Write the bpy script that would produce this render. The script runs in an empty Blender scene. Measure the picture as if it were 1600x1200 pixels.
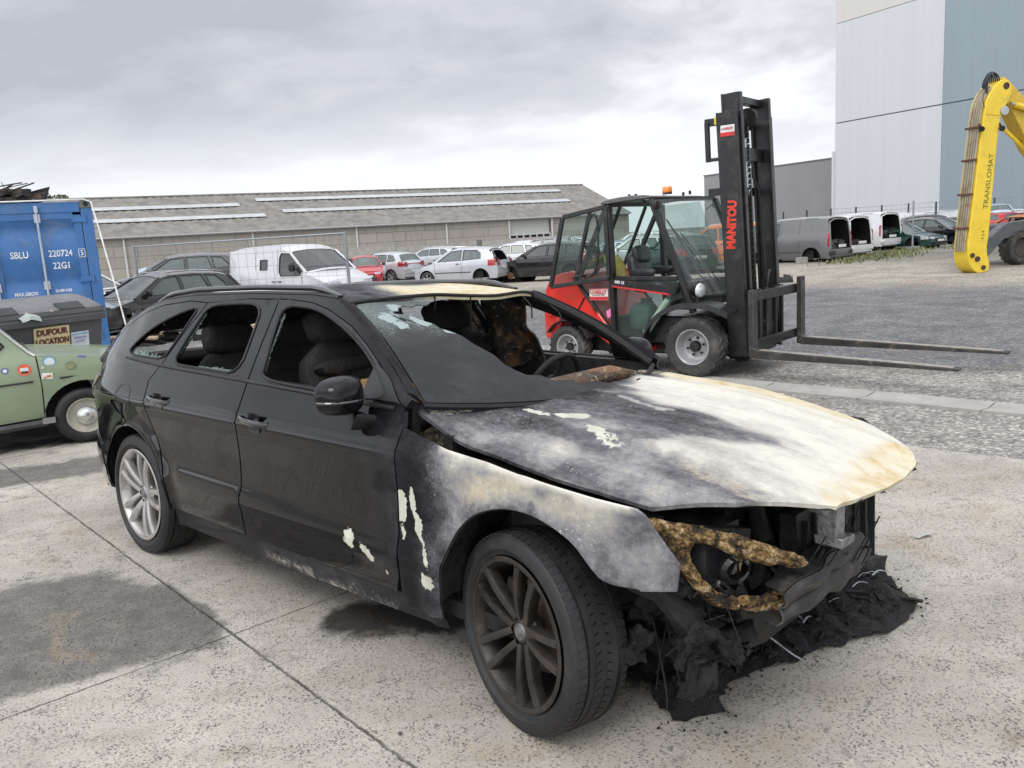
import bpy, bmesh, math, random
import numpy as np
from mathutils import Vector, Matrix, noise
from mathutils.geometry import delaunay_2d_cdt
R = math.radians
rnd = random.Random(7)
scene = bpy.context.scene
COL = scene.collection

# ------------------------------------------------------------------ camera
PITCH, ROLL, EYE = 0.17472, -0.06014, 1.606
cam_d = bpy.data.cameras.new('camera'); cam = bpy.data.objects.new('camera', cam_d); COL.objects.link(cam)
cam_d.sensor_width = 36; cam_d.lens = 36*1294/1600; cam_d.clip_end = 2000; cam_d.clip_start = .05
_f = Vector((0, math.cos(PITCH), -math.sin(PITCH))); _r = Vector((1, 0, 0)); _u = _r.cross(_f)
_c, _s = math.cos(ROLL), math.sin(ROLL)
_r2 = _c*_r+_s*_u; _u2 = -_s*_r+_c*_u
cam.matrix_world = Matrix(((_r2.x, _u2.x, -_f.x, 0), (_r2.y, _u2.y, -_f.y, 0), (_r2.z, _u2.z, -_f.z, EYE), (0, 0, 0, 1)))
scene.camera = cam
scene.view_settings.view_transform = 'Standard'; scene.view_settings.look = 'None'
scene.view_settings.gamma = 1; scene.view_settings.exposure = 0.04

# ------------------------------------------------------------------ world: overcast sky
world = bpy.data.worlds.new("World"); scene.world = world; world.use_nodes = True
SUN_EL, SUN_AZ = R(50), R(205)
def build_sky():
    nt = world.node_tree; N = nt.nodes; L = nt.links; N.clear()
    out = N.new('ShaderNodeOutputWorld'); bg = N.new('ShaderNodeBackground')
    sky = N.new('ShaderNodeTexSky'); sky.sky_type = 'NISHITA'; sky.sun_disc = False
    sky.sun_elevation = SUN_EL; sky.sun_rotation = SUN_AZ; sky.air_density = 1; sky.dust_density = 2
    tc = N.new('ShaderNodeTexCoord'); sp = N.new('ShaderNodeSeparateXYZ'); L.new(tc.outputs['Generated'], sp.inputs[0])
    def m(op, a, b=None, cl=False):
        n = N.new('ShaderNodeMath'); n.operation = op; n.use_clamp = cl
        for i, v in enumerate((a, b)):
            if v is None: continue
            if isinstance(v, (int, float)): n.inputs[i].default_value = v
            else: L.new(v, n.inputs[i])
        return n.outputs[0]
    zz = m('MAXIMUM', sp.outputs['Z'], 0.0); den = m('ADD', zz, .26)
    cx = m('DIVIDE', sp.outputs['X'], den); cy = m('DIVIDE', sp.outputs['Y'], den)
    cb = N.new('ShaderNodeCombineXYZ'); L.new(cx, cb.inputs[0]); L.new(cy, cb.inputs[1])
    def noi(scale, det, rough, off, dist=0., sx=1., sy=1.):
        mp = N.new('ShaderNodeMapping'); mp.inputs['Location'].default_value = off; mp.inputs['Scale'].default_value = (sx, sy, 1); L.new(cb.outputs[0], mp.inputs[0])
        n = N.new('ShaderNodeTexNoise'); n.inputs['Scale'].default_value = scale; n.inputs['Detail'].default_value = det
        n.inputs['Roughness'].default_value = rough; n.inputs['Distortion'].default_value = dist; L.new(mp.outputs[0], n.inputs[0]); return n.outputs['Fac']
    n1 = noi(1.0, 9, .56, (3.1, 1.7, 0), .35, .8, 1.0); n2 = noi(3.2, 8, .6, (.3, 8.7, 0), .25, .9, 1.0)
    fac = m('ADD', m('MULTIPLY', n1, .72), m('MULTIPLY', n2, .30))
    rp = N.new('ShaderNodeValToRGB'); L.new(fac, rp.inputs[0])
    e = rp.color_ramp.elements; e[0].position = .38; e[0].color = (.52, .545, .61, 1); e[1].position = .64; e[1].color = (1.10, 1.12, 1.15, 1)
    k = e.new(.52); k.color = (.73, .745, .79, 1)
    # bright band close to the horizon, as under a high overcast
    hz = N.new('ShaderNodeMapRange'); hz.inputs['From Min'].default_value = .0; hz.inputs['From Max'].default_value = .17
    hz.inputs['To Min'].default_value = 1; hz.inputs['To Max'].default_value = 0; hz.interpolation_type = 'SMOOTHSTEP'
    L.new(m('ADD', zz, m('MULTIPLY', m('SUBTRACT', n2, .5), .12)), hz.inputs['Value'])
    mx = N.new('ShaderNodeMix'); mx.data_type = 'RGBA'; L.new(hz.outputs[0], mx.inputs[0]); L.new(rp.outputs[0], mx.inputs[6]); mx.inputs[7].default_value = (1.12, 1.16, 1.22, 1)
    # zenith of an overcast sky is brighter than its flanks
    zr = N.new('ShaderNodeMapRange'); zr.inputs['From Min'].default_value = .42; zr.inputs['From Max'].default_value = .9
    zr.inputs['To Min'].default_value = 1; zr.inputs['To Max'].default_value = 1.7; L.new(zz, zr.inputs['Value'])
    sc = N.new('ShaderNodeVectorMath'); sc.operation = 'SCALE'; L.new(mx.outputs[2], sc.inputs[0]); L.new(zr.outputs[0], sc.inputs['Scale'])
    # sky glow added behind the camera, sun's side, to light ground and doors
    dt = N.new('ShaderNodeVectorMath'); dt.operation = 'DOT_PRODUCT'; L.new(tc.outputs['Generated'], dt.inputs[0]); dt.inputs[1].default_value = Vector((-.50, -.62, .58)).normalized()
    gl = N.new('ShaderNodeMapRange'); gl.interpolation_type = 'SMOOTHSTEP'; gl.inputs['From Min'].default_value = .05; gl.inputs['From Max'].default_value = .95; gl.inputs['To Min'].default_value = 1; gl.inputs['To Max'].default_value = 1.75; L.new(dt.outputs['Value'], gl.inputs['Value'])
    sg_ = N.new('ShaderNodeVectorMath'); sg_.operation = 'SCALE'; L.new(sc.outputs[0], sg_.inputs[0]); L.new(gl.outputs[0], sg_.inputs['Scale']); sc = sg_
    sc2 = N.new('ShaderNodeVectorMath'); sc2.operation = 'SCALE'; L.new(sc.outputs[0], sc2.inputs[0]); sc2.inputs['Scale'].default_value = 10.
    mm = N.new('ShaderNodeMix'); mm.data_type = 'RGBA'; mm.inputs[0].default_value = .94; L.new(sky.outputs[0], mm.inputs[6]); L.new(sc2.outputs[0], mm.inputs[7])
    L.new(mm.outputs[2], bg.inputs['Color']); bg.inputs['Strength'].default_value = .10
    L.new(bg.outputs[0], out.inputs['Surface'])
build_sky()
sun_d = bpy.data.lights.new('sun', 'SUN'); sun = bpy.data.objects.new('sun', sun_d); COL.objects.link(sun)
sun_d.energy = 1.1; sun_d.angle = R(25); sun_d.color = (1, .96, .9)
sun.rotation_euler = (R(90)-SUN_EL, 0, R(-25))

# ------------------------------------------------------------------ materials
def shader(name):
    m = bpy.data.materials.new(name); m.use_nodes = True; nt = m.node_tree
    return m, nt, nt.nodes, nt.links, nt.nodes['Principled BSDF']
class NB:
    """tiny node builder"""
    def __init__(s, nt): s.nt, s.N, s.L = nt, nt.nodes, nt.links
    def link(s, v, inp):
        if isinstance(v, (int, float)): inp.default_value = v
        elif isinstance(v, (tuple, list)): inp.default_value = tuple(v)+((1,) if len(v) == 3 and len(inp.default_value) == 4 else ())
        else: s.L.new(v, inp)
    def math(s, op, a, b=None, c=None, cl=False):
        n = s.N.new('ShaderNodeMath'); n.operation = op; n.use_clamp = cl
        for i, v in enumerate((a, b, c)):
            if v is not None: s.link(v, n.inputs[i])
        return n.outputs[0]
    def coord(s, kind='Object'): return s.N.new('ShaderNodeTexCoord').outputs[kind]
    def map(s, v, loc=(0, 0, 0), rot=(0, 0, 0), sc=(1, 1, 1)):
        n = s.N.new('ShaderNodeMapping'); n.inputs['Location'].default_value = loc; n.inputs['Rotation'].default_value = rot; n.inputs['Scale'].default_value = sc
        s.L.new(v, n.inputs[0]); return n.outputs[0]
    def noise(s, v, scale, det=4, rough=.55, dist=0.):
        n = s.N.new('ShaderNodeTexNoise'); n.inputs['Scale'].default_value = scale; n.inputs['Detail'].default_value = det
        n.inputs['Roughness'].default_value = rough; n.inputs['Distortion'].default_value = dist; s.L.new(v, n.inputs[0]); return n.outputs['Fac']
    def voro(s, v, scale, out='Distance', feat='F1', rand=1.):
        n = s.N.new('ShaderNodeTexVoronoi'); n.feature = feat; n.inputs['Scale'].default_value = scale; n.inputs['Randomness'].default_value = rand; s.L.new(v, n.inputs[0]); return n.outputs[out]
    def ramp(s, f, stops, interp='LINEAR'):
        n = s.N.new('ShaderNodeValToRGB'); n.color_ramp.interpolation = interp; e = n.color_ramp.elements
        for i, (p, c) in enumerate(stops):
            k = e[i] if i < 2 else e.new(p)
            k.position = p; k.color = tuple(c)+(1,) if len(c) == 3 else c
        s.L.new(f, n.inputs[0]); return n.outputs[0]
    def rng(s, f, a, b, c=0., d=1.):
        n = s.N.new('ShaderNodeMapRange'); n.interpolation_type = 'SMOOTHSTEP'
        for i, v in zip((0, 1, 2, 3, 4), (f, a, b, c, d)): s.link(v, n.inputs[i])
        return n.outputs[0]
    def mix(s, f, a, b, mode='MIX'):
        n = s.N.new('ShaderNodeMix'); n.data_type = 'RGBA'; n.blend_type = mode
        s.link(f, n.inputs[0]); s.link(a, n.inputs[6]); s.link(b, n.inputs[7]); return n.outputs[2]
    def attr(s, name): 
        n = s.N.new('ShaderNodeAttribute'); n.attribute_name = name; return n
    def bump(s, h, strength, dist, bs, prev=None):
        n = s.N.new('ShaderNodeBump'); n.inputs['Strength'].default_value = strength; n.inputs['Distance'].default_value = dist; s.L.new(h, n.inputs['Height'])
        if prev is not None: s.L.new(prev, n.inputs['Normal'])
        if bs is not None: s.L.new(n.outputs[0], bs.inputs['Normal'])
        return n.outputs[0]
MC = {}
def M(name, col, rough=.5, metal=0., var=.25, nscale=6., bump=0., bscale=60., coat=0., dirt=None, spec=.5, dirt_amt=.45):
    """varied painted or plain surface; dirt = colour of grime patches"""
    if name in MC: return MC[name]
    m, nt, N, L, bs = shader(name); nb = NB(nt); co = nb.coord()
    n = nb.noise(co, nscale, 6, .6)
    hi = tuple(min(1, c*(1+var)) for c in col); lo = tuple(c*(1-var) for c in col)
    c = nb.ramp(n, [(.3, lo), (.7, hi)])
    if dirt is not None:
        d = nb.rng(nb.noise(co, nscale*1.7, 8, .65, .4), .5, .72, 0., dirt_amt); c = nb.mix(d, c, dirt)
    L.new(c, bs.inputs['Base Color'])
    L.new(nb.rng(nb.noise(co, nscale*3, 5), .2, .8, max(.02, rough*.75), min(1, rough*1.25)), bs.inputs['Roughness'])
    bs.inputs['Metallic'].default_value = metal; bs.inputs['Coat Weight'].default_value = coat; bs.inputs['Coat Roughness'].default_value = .06
    bs.inputs['Specular IOR Level'].default_value = spec
    if bump: nb.bump(nb.noise(co, bscale, 5, .6), bump, .01, bs)
    MC[name] = m; return m
def GL(name, tint, alpha=.5, rough=.03):
    """window glass: a tinted see-through sheet with a glossy reflection"""
    if name in MC: return MC[name]
    m, nt, N, L, bs = shader(name)
    out = [n for n in N if n.type == 'OUTPUT_MATERIAL'][0]
    tr = N.new('ShaderNodeBsdfTransparent'); tr.inputs[0].default_value = tuple(tint)+(1,)
    bs.inputs['Base Color'].default_value = (tint[0]*.25, tint[1]*.25, tint[2]*.25, 1); bs.inputs['Roughness'].default_value = rough; bs.inputs['Coat Weight'].default_value = 1
    bs.inputs['Coat Roughness'].default_value = .02
    mx = N.new('ShaderNodeMixShader'); mx.inputs[0].default_value = alpha; L.new(tr.outputs[0], mx.inputs[1]); L.new(bs.outputs[0], mx.inputs[2]); L.new(mx.outputs[0], out.inputs[0])
    MC[name] = m; return m

# ------------------------------------------------------------------ object helpers
def props(o, label=None, cat=None, group=None, kind=None):
    if label: o['label'] = label
    if cat: o['category'] = cat
    if group: o['group'] = group
    if kind: o['kind'] = kind
    return o
def thing(name, label, cat, loc=(0, 0, 0), rz=0., group=None, rot=None):
    o = bpy.data.objects.new(name, None); COL.objects.link(o); o.location = loc; o.rotation_euler = rot or (0, 0, rz)
    o.empty_display_size = .2
    return props(o, label, cat, group)
def link_mesh(name, me, parent=None):
    o = bpy.data.objects.new(name, me); COL.objects.link(o)
    if parent: o.parent = parent
    return o
class MB:
    def __init__(s): s.v = []; s.f = []; s.m = []; s.cur = 0
    def add(s, vs, fs, mi=None):
        b = len(s.v); s.v += [tuple(p) for p in vs]; s.f += [tuple(b+i for i in f) for f in fs]; s.m += [s.cur if mi is None else mi]*len(fs); return s
    def box(s, c, d, rot=None, mi=None, taper=1.):
        hx, hy, hz = d[0]/2, d[1]/2, d[2]/2
        P = [Vector((x*hx*(taper if z > 0 else 1), y*hy*(taper if z > 0 else 1), z*hz)) for z in (-1, 1) for y in (-1, 1) for x in (-1, 1)]
        if rot is not None:
            Q = rot if isinstance(rot, Matrix) else Matrix.Rotation(rot, 3, 'Z'); P = [Q@p for p in P]
        P = [p+Vector(c) for p in P]
        return s.add(P, [(0, 2, 3, 1), (4, 5, 7, 6), (0, 1, 5, 4), (2, 6, 7, 3), (0, 4, 6, 2), (1, 3, 7, 5)], mi)
    def bar(s, a, b, w, h=None, up=(0, 0, 1), mi=None):
        """box running from a to b, w wide and h high"""
        a, b = Vector(a), Vector(b); h = h or w; d = b-a; l = d.length; d.normalize(); up = Vector(up)
        if abs(d.dot(up)) > .99: up = Vector((1, 0, 0))
        x = d.cross(up).normalized(); z = x.cross(d).normalized()
        P = [o+x*(i*w/2)+z*(j*h/2) for o in (a, b) for j in (-1, 1) for i in (-1, 1)]
        return s.add(P, [(0, 1, 3, 2), (4, 6, 7, 5), (0, 4, 5, 1), (2, 3, 7, 6), (0, 2, 6, 4), (1, 5, 7, 3)], mi)
    def tube(s, pts, r, n=8, closed=False, mi=None, flat=1.):
        pts = [Vector(p) for p in pts]; k = len(pts); rr = r if isinstance(r, (list, tuple)) else [r]*k
        prev = None; V = []
        for i, p in enumerate(pts):
            if closed: d = (pts[(i+1) % k]-pts[i-1])
            else: d = pts[min(i+1, k-1)]-pts[max(i-1, 0)]
            if d.length < 1e-9: d = Vector((0, 0, 1))
            d.normalize()
            if prev is None:
                a = Vector((0, 0, 1)) if abs(d.z) < .9 else Vector((1, 0, 0)); x = d.cross(a).normalized()
            else:
                x = prev-d*prev.dot(d); x = x.normalized() if x.length > 1e-6 else d.orthogonal().normalized()
            prev = x; y = d.cross(x)
            V += [p+(x*math.cos(2*math.pi*j/n)+y*math.sin(2*math.pi*j/n)*flat)*rr[i] for j in range(n)]
        F = []
        for i in range(k if closed else k-1):
            a = i*n; b = ((i+1) % k)*n
            F += [(a+j, a+(j+1) % n, b+(j+1) % n, b+j) for j in range(n)]
        if not closed: F += [tuple(range(n-1, -1, -1)), tuple((k-1)*n+j for j in range(n))]
        return s.add(V, F, mi)
    def cyl(s, a, b, r, n=20, mi=None): return s.tube([a, b], r, n, mi=mi)
    def lathe(s, prof, c, axis, n=32, mi=None, cap=False, a0=0., a1=2*math.pi):
        """prof = [(radius, height along axis)]"""
        ax = Vector(axis).normalized(); c = Vector(c); x = ax.orthogonal().normalized(); y = ax.cross(x)
        full = abs(a1-a0) > 6.28; m = n if full else n+1
        V = [c+ax*h+(x*math.cos(a0+(a1-a0)*j/n)+y*math.sin(a0+(a1-a0)*j/n))*r for r, h in prof for j in range(m)]
        F = []
        for i in range(len(prof)-1):
            for j in range(n):
                jj = (j+1) % m; F.append((i*m+j, i*m+jj, (i+1)*m+jj, (i+1)*m+j))
        if cap: F += [tuple(range(m-1, -1, -1)), tuple((len(prof)-1)*m+j for j in range(m))]
        return s.add(V, F, mi)
    def prism(s, poly, vec, mi=None):
        """extrude a planar 3D polygon along vec"""
        n = len(poly); P = [Vector(p) for p in poly]; vec = Vector(vec)
        nrm = Vector((0, 0, 0))
        for i in range(n): nrm += P[i].cross(P[(i+1) % n])
        if nrm.dot(vec) > 0: P = P[::-1]
        return s.add(P+[p+vec for p in P], [tuple(range(n))]+[tuple(2*n-1-i for i in range(n))]+[(i, n+i, n+(i+1) % n, (i+1) % n) for i in range(n)], mi)
    def grid(s, f, nu, nv, mi=None, flip=False):
        V = [f(i/nu, j/nv) for i in range(nu+1) for j in range(nv+1)]
        F = [(i*(nv+1)+j, (i+1)*(nv+1)+j, (i+1)*(nv+1)+j+1, i*(nv+1)+j+1) for i in range(nu) for j in range(nv)]
        if flip: F = [q[::-1] for q in F]
        return s.add(V, F, mi)
    def build(s, name, mats, parent=None, smooth=True, ang=38, bevel=0., solid=0., seg=2, off=-1.):
        me = bpy.data.meshes.new(name); me.from_pydata(s.v, [], s.f)
        mats = mats if isinstance(mats, (list, tuple)) else [mats]
        for m in mats: me.materials.append(m)
        me.polygons.foreach_set('material_index', s.m)
        if smooth:
            me.polygons.foreach_set('use_smooth', [True]*len(s.f)); me.set_sharp_from_angle(angle=R(ang))
        me.update()
        o = link_mesh(name, me, parent)
        if solid: md = o.modifiers.new('thickness', 'SOLIDIFY'); md.thickness = solid; md.offset = off
        if solid: es_ = o.modifiers.new('edge_split', 'EDGE_SPLIT'); es_.split_angle = R(42)
        if bevel: md = o.modifiers.new('bevel', 'BEVEL'); md.width = bevel; md.segments = seg; md.limit_method = 'ANGLE'; md.angle_limit = R(50); md.harden_normals = False
        return o
def dup(root, loc=None, rz=None, label=None):
    r = root.copy(); COL.objects.link(r)
    if loc is not None: r.location = loc
    if rz is not None: r.rotation_euler = (0, 0, rz)
    if label: r['label'] = label
    for ch in list(root.children):
        c = ch.copy(); COL.objects.link(c); c.parent = r
        for g in list(ch.children):
            d = g.copy(); COL.objects.link(d); d.parent = c
    return r
def inpoly(x, y, P):
    r = False; j = len(P)-1
    for i in range(len(P)):
        if (P[i][1] > y) != (P[j][1] > y) and x < (P[j][0]-P[i][0])*(y-P[i][1])/(P[j][1]-P[i][1])+P[i][0]: r = not r
        j = i
    return r
def resample(P, step, closed=True):
    out = []; n = len(P)
    for i in range(n if closed else n-1):
        a, b = P[i], P[(i+1) % n]; d = math.hypot(b[0]-a[0], b[1]-a[1]); k = max(1, int(round(d/step)))
        out += [(a[0]+(b[0]-a[0])*t/k, a[1]+(b[1]-a[1])*t/k) for t in range(k)]
    if not closed: out.append(P[-1])
    return out
def smoothpoly(P, closed=True, it=2, keep=()):
    for _ in range(it):
        Q = []; n = len(P)
        rng = range(n) if closed else range(n-1)
        if not closed: Q.append(P[0])
        for i in rng:
            a, b = P[i], P[(i+1) % n]
            Q += [tuple(a[k]*.75+b[k]*.25 for k in range(len(a))), tuple(a[k]*.25+b[k]*.75 for k in range(len(a)))]
        if not closed: Q.append(P[-1])
        P = Q
    return P
def esplit(o):
    e = o.modifiers.new('edge_split', 'EDGE_SPLIT'); e.split_angle = R(42)
def rbox(g, c, d, rot=None, n=3, mi=None):
    """box subdivided on every face, for roughening"""
    Q = rot if rot is not None else Matrix.Identity(3)
    for ax in range(3):
        for s_ in (-1, 1):
            def f(u, v):
                p = [0, 0, 0]; p[ax] = s_*.5; p[(ax+1) % 3] = (u-.5)*s_; p[(ax+2) % 3] = v-.5
                return Vector(c)+Q@Vector((p[0]*d[0], p[1]*d[1], p[2]*d[2]))
            g.grid(f, n, n, mi)
    return g
def panel_mesh(mb, outline, holes, surf, step=.05, flip=False, mi=None, estep=None):
    """triangulated sheet inside a 2D outline (with holes), mapped through surf(u, v)"""
    es = estep or step
    loops = [resample(outline, es)]+[resample(h, es) for h in holes]
    pts = []; edges = []
    for lp in loops:
        b = len(pts); pts += lp; n = len(lp); edges += [(b+i, b+(i+1) % n) for i in range(n)]
    us = [p[0] for p in loops[0]]; vs = [p[1] for p in loops[0]]
    bnd = np.array(pts)
    u = math.floor(min(us)/step)*step
    while u < max(us):
        v = math.floor(min(vs)/step)*step
        while v < max(vs):
            if inpoly(u, v, loops[0]) and not any(inpoly(u, v, h) for h in loops[1:]):
                if np.min((bnd[:, 0]-u)**2+(bnd[:, 1]-v)**2) > (step*.45)**2: pts.append((u, v))
            v += step
        u += step
    r = delaunay_2d_cdt([Vector(p) for p in pts], edges, [], 0, 1e-6)
    V = [surf(p.x, p.y) for p in r[0]]; F = []
    for t in r[2]:
        cx = sum(r[0][i].x for i in t)/3; cy = sum(r[0][i].y for i in t)/3
        if inpoly(cx, cy, loops[0]) and not any(inpoly(cx, cy, h) for h in loops[1:]):
            F.append(tuple(t[::-1]) if flip else tuple(t))
    mb.add(V, F, mi)
    return mb
def ellipse(cx, cy, rx, ry, n=24, a0=0, a1=2*math.pi): return [(cx+rx*math.cos(a0+(a1-a0)*i/n), cy+ry*math.sin(a0+(a1-a0)*i/n)) for i in range(n if abs(a1-a0) > 6.28 else n+1)]
FONT = None
def text_obj(s, size, mat, parent, loc, rot, name='lettering', ext=.002, sx=1., align='CENTER', bold=0.):
    cu = bpy.data.curves.new(name, 'FONT'); cu.body = s; cu.size = size; cu.extrude = ext; cu.align_x = align; cu.align_y = 'CENTER'; cu.offset = bold; cu.resolution_u = 3
    t = bpy.data.objects.new('tmp', cu); COL.objects.link(t)
    dg = bpy.context.evaluated_depsgraph_get(); dg.update()
    me = bpy.data.meshes.new_from_object(t.evaluated_get(dg)); bpy.data.objects.remove(t); me.name = name
    me.materials.clear(); me.materials.append(mat)
    o = link_mesh(name, me, parent); o.location = loc
    o.rotation_euler = rot.to_euler() if isinstance(rot, Matrix) else rot
    o.scale = (sx, 1, 1)
    return o
def basis(x, y):
    """rotation whose local x, y run along the given directions"""
    x = Vector(x).normalized(); y = Vector(y); y = (y-x*y.dot(x)).normalized(); z = x.cross(y)
    return Matrix(((x.x, y.x, z.x), (x.y, y.y, z.y), (x.z, y.z, z.z)))
def itp(x, xs, ys): return float(np.interp(x, xs, ys))
def sitp(x, xs, ys, w=.03): return (itp(x-w, xs, ys)+2*itp(x-w/2, xs, ys)+2*itp(x, xs, ys)+2*itp(x+w/2, xs, ys)+itp(x+w, xs, ys))/8
def fbm(p, sc, o=4): return noise.fractal(Vector(p)*sc, 1.0, 2.0, o)
def sdist(x, y, P):
    """signed distance to a polygon, positive inside"""
    d = 1e9; n = len(P)
    for i in range(n):
        ax, ay = P[i]; bx, by = P[(i+1) % n]; dx, dy = bx-ax, by-ay; t = max(0, min(1, ((x-ax)*dx+(y-ay)*dy)/(dx*dx+dy*dy+1e-12))); d = min(d, (x-ax-t*dx)**2+(y-ay-t*dy)**2)
    return math.sqrt(d)*(1 if inpoly(x, y, P) else -1)
def seg(p, a, b, r):
    """1 on the segment a-b falling smoothly to 0 at distance r"""
    ax, ay = a; bx, by = b; dx, dy = bx-ax, by-ay; l = dx*dx+dy*dy
    t = 0 if l == 0 else max(0, min(1, ((p[0]-ax)*dx+(p[1]-ay)*dy)/l))
    d = math.hypot(p[0]-ax-dx*t, p[1]-ay-dy*t)/r
    return max(0., 1-d*d)**2 if d < 1 else 0.

# ------------------------------------------------------------------ ground
def gz(x, y):
    """height of the yard: level here, easing down towards the far left"""
    bx = 1-min(1, max(0, (x-3)/9)); bx = bx*bx*(3-2*bx)
    return bx*itp(y, [24, 34, 50, 60, 400], [0, -.17, -.5, -.5, -.5])-.006*min(1, max(0, (y-9)/4))
def mat_ground():
    m, nt, N, L, bs = shader('gravel'); nb = NB(nt); co = nb.coord()
    sp = N.new('ShaderNodeSeparateXYZ'); L.new(co, sp.inputs[0])
    d = nb.math('ADD', nb.math('MULTIPLY', sp.outputs[0], .68), nb.math('MULTIPLY', sp.outputs[1], .733))   # distance across the strips
    big = nb.noise(co, .35, 6, .6); med = nb.noise(co, 1.6, 6, .6); 
    dd = nb.math('ADD', d, nb.math('MULTIPLY', nb.math('SUBTRACT', big, .5), 3.0))
    dn = nb.math('ADD', d, nb.math('MULTIPLY', nb.math('SUBTRACT', med, .5), .35))
    dark = nb.math('MULTIPLY', nb.rng(dn, 9.15, 9.55), nb.rng(dd, 18., 22., 1., 0.))
    far2 = nb.rng(dd, 27, 34)
    light = nb.mix(nb.rng(med, .3, .7), (.23, .22, .20), (.36, .34, .31))
    trk = nb.mix(nb.rng(nb.noise(co, .9, 6, .6), .35, .65), (.29, .265, .225), (.42, .385, .33))
    dk = nb.mix(nb.rng(med, .25, .75), (.11, .112, .12), (.21, .21, .215))
    dirt = nb.mix(nb.rng(big, .3, .7), (.13, .12, .10), (.24, .22, .19))
    c = nb.mix(nb.rng(dd, 14, 18), light, trk); c = nb.mix(dark, c, dk); c = nb.mix(far2, c, dirt)
    # brown sandy patches on the dark gravel
    c = nb.mix(nb.math('MULTIPLY', nb.rng(nb.noise(nb.map(co, (4, 0, 0), (0, 0, R(-40)), (.35, 1.2, 1)), .8, 5), .58, .7), .6), c, (.25, .2, .14))
    # the stones
    v1 = nb.voro(co, 42, 'Color'); v1f = N.new('ShaderNodeSeparateColor'); L.new(v1, v1f.inputs[0]); v1d = nb.voro(co, 42)
    c = nb.mix(1., c, nb.ramp(v1f.outputs[0], [(0, (.45, .45, .46)), (.5, (.85, .85, .85)), (.85, (1.15, 1.12, 1.08)), (1, (1.9, 1.85, 1.8))]), 'MULTIPLY')
    L.new(c, bs.inputs['Base Color']); bs.inputs['Roughness'].default_value = .85
    h = nb.math('ADD', nb.math('MULTIPLY', nb.math('SUBTRACT', 1, v1d), .8), nb.math('MULTIPLY', nb.noise(co, 9, 6), 1.2))
    nb.bump(h, .7, .02, bs)
    return m
def mat_concrete():
    m, nt, N, L, bs = shader('concrete'); nb = NB(nt); co = nb.coord()
    st = nb.attr('stain').outputs['Fac']; oil = nb.attr('oil').outputs['Fac']
    n1 = nb.noise(co, 1.1, 8, .62); n2 = nb.noise(co, 7, 8, .65, .3); n3 = nb.noise(nb.map(co, rot=(0, 0, R(-50)), sc=(.4, 2, 1)), 2.2, 8, .65)
    c = nb.mix(nb.rng(n1, .3, .7), (.355, .328, .288), (.49, .456, .402))
    c = nb.mix(nb.math('MULTIPLY', nb.rng(n3, .42, .7), .6), c, (.33, .295, .245))
    c = nb.mix(nb.math('MULTIPLY', nb.rng(nb.noise(nb.map(co, (7, 2, 0)), .8, 7, .65), .52, .68), .5), c, (.57, .535, .475))
    c = nb.mix(nb.math('MULTIPLY', nb.rng(nb.noise(nb.map(co, (1, 9, 0)), 3.5, 8, .7, .5), .56, .70), .7), c, (.20, .18, .152))
    c = nb.mix(nb.math('MULTIPLY', nb.rng(n2, .5, .75), .45), c, (.25, .235, .21))
    sf = nb.rng(nb.math('ADD', st, nb.math('MULTIPLY', nb.math('SUBTRACT', nb.math('ADD', n2, nb.math('MULTIPLY', nb.noise(co, 2.4, 8, .65), .9)), .95), 1.25)), .25, .72, 0., .80)
    c = nb.mix(sf, c, nb.mix(nb.rng(n2, .35, .65), (.05, .047, .043), (.13, .122, .11)))
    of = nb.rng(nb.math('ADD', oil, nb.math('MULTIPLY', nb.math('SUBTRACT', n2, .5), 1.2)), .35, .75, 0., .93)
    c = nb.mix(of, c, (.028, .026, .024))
    c = nb.mix(nb.math('MULTIPLY', nb.rng(nb.noise(nb.map(co, (5, 5, 0)), 1.3, 8, .7, .8), .56, .66), .35), c, (.36, .27, .17))
    # exposed aggregate: little stones, pits
    v = nb.voro(co, 150, 'Color'); vs = N.new('ShaderNodeSeparateColor'); L.new(v, vs.inputs[0]); vd = nb.voro(co, 150)
    msk = nb.rng(n2, .35, .62, .35, 1.); 
    ag = nb.ramp(vs.outputs[1], [(0, (.30, .30, .32)), (.16, (.42, .42, .43)), (.22, (.93, .93, .93)), (.8, (1.02, 1.02, 1.02)), (.93, (1.06, 1.04, 1.0)), (1, (1.35, 1.32, 1.26))])
    c = nb.mix(msk, c, nb.mix(1., c, ag, 'MULTIPLY'))
    sp2 = nb.voro(nb.map(co, (3, 5, 0)), 62, 'Color'); s2 = N.new('ShaderNodeSeparateColor'); L.new(sp2, s2.inputs[0]); s2d = nb.voro(nb.map(co, (3, 5, 0)), 62)
    c = nb.mix(nb.math('MULTIPLY', nb.rng(s2.outputs[0], .86, .89), nb.rng(s2d, .16, .25, .8, 0.)), c, (.10, .10, .105))
    # joints and a crack
    s = N.new('ShaderNodeSeparateXYZ'); L.new(co, s.inputs[0]); wob = nb.math('MULTIPLY', nb.math('SUBTRACT', nb.noise(co, 2, 6), .5), .012)
    wo2 = nb.math('MULTIPLY', nb.math('SUBTRACT', nb.noise(co, 30, 4), .5), .02)
    J = None
    for nx, ny, cc, w in ((.748, .665, 1.274, .0065), (-.661, .751, 3.338, .0055), (-.661, .751, -1.6, .008), (-.661, .751, 8.1, .008), (.748, .665, -3.6, .008)):
        q = nb.math('ABSOLUTE', nb.math('ADD', nb.math('ADD', nb.math('ADD', nb.math('MULTIPLY', s.outputs[0], nx), nb.math('MULTIPLY', s.outputs[1], ny)), -cc), nb.math('ADD', wob, wo2)))
        j = nb.rng(q, w*.4, w*1.3, 1., 0.); J = j if J is None else nb.math('MAXIMUM', J, j)
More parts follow.
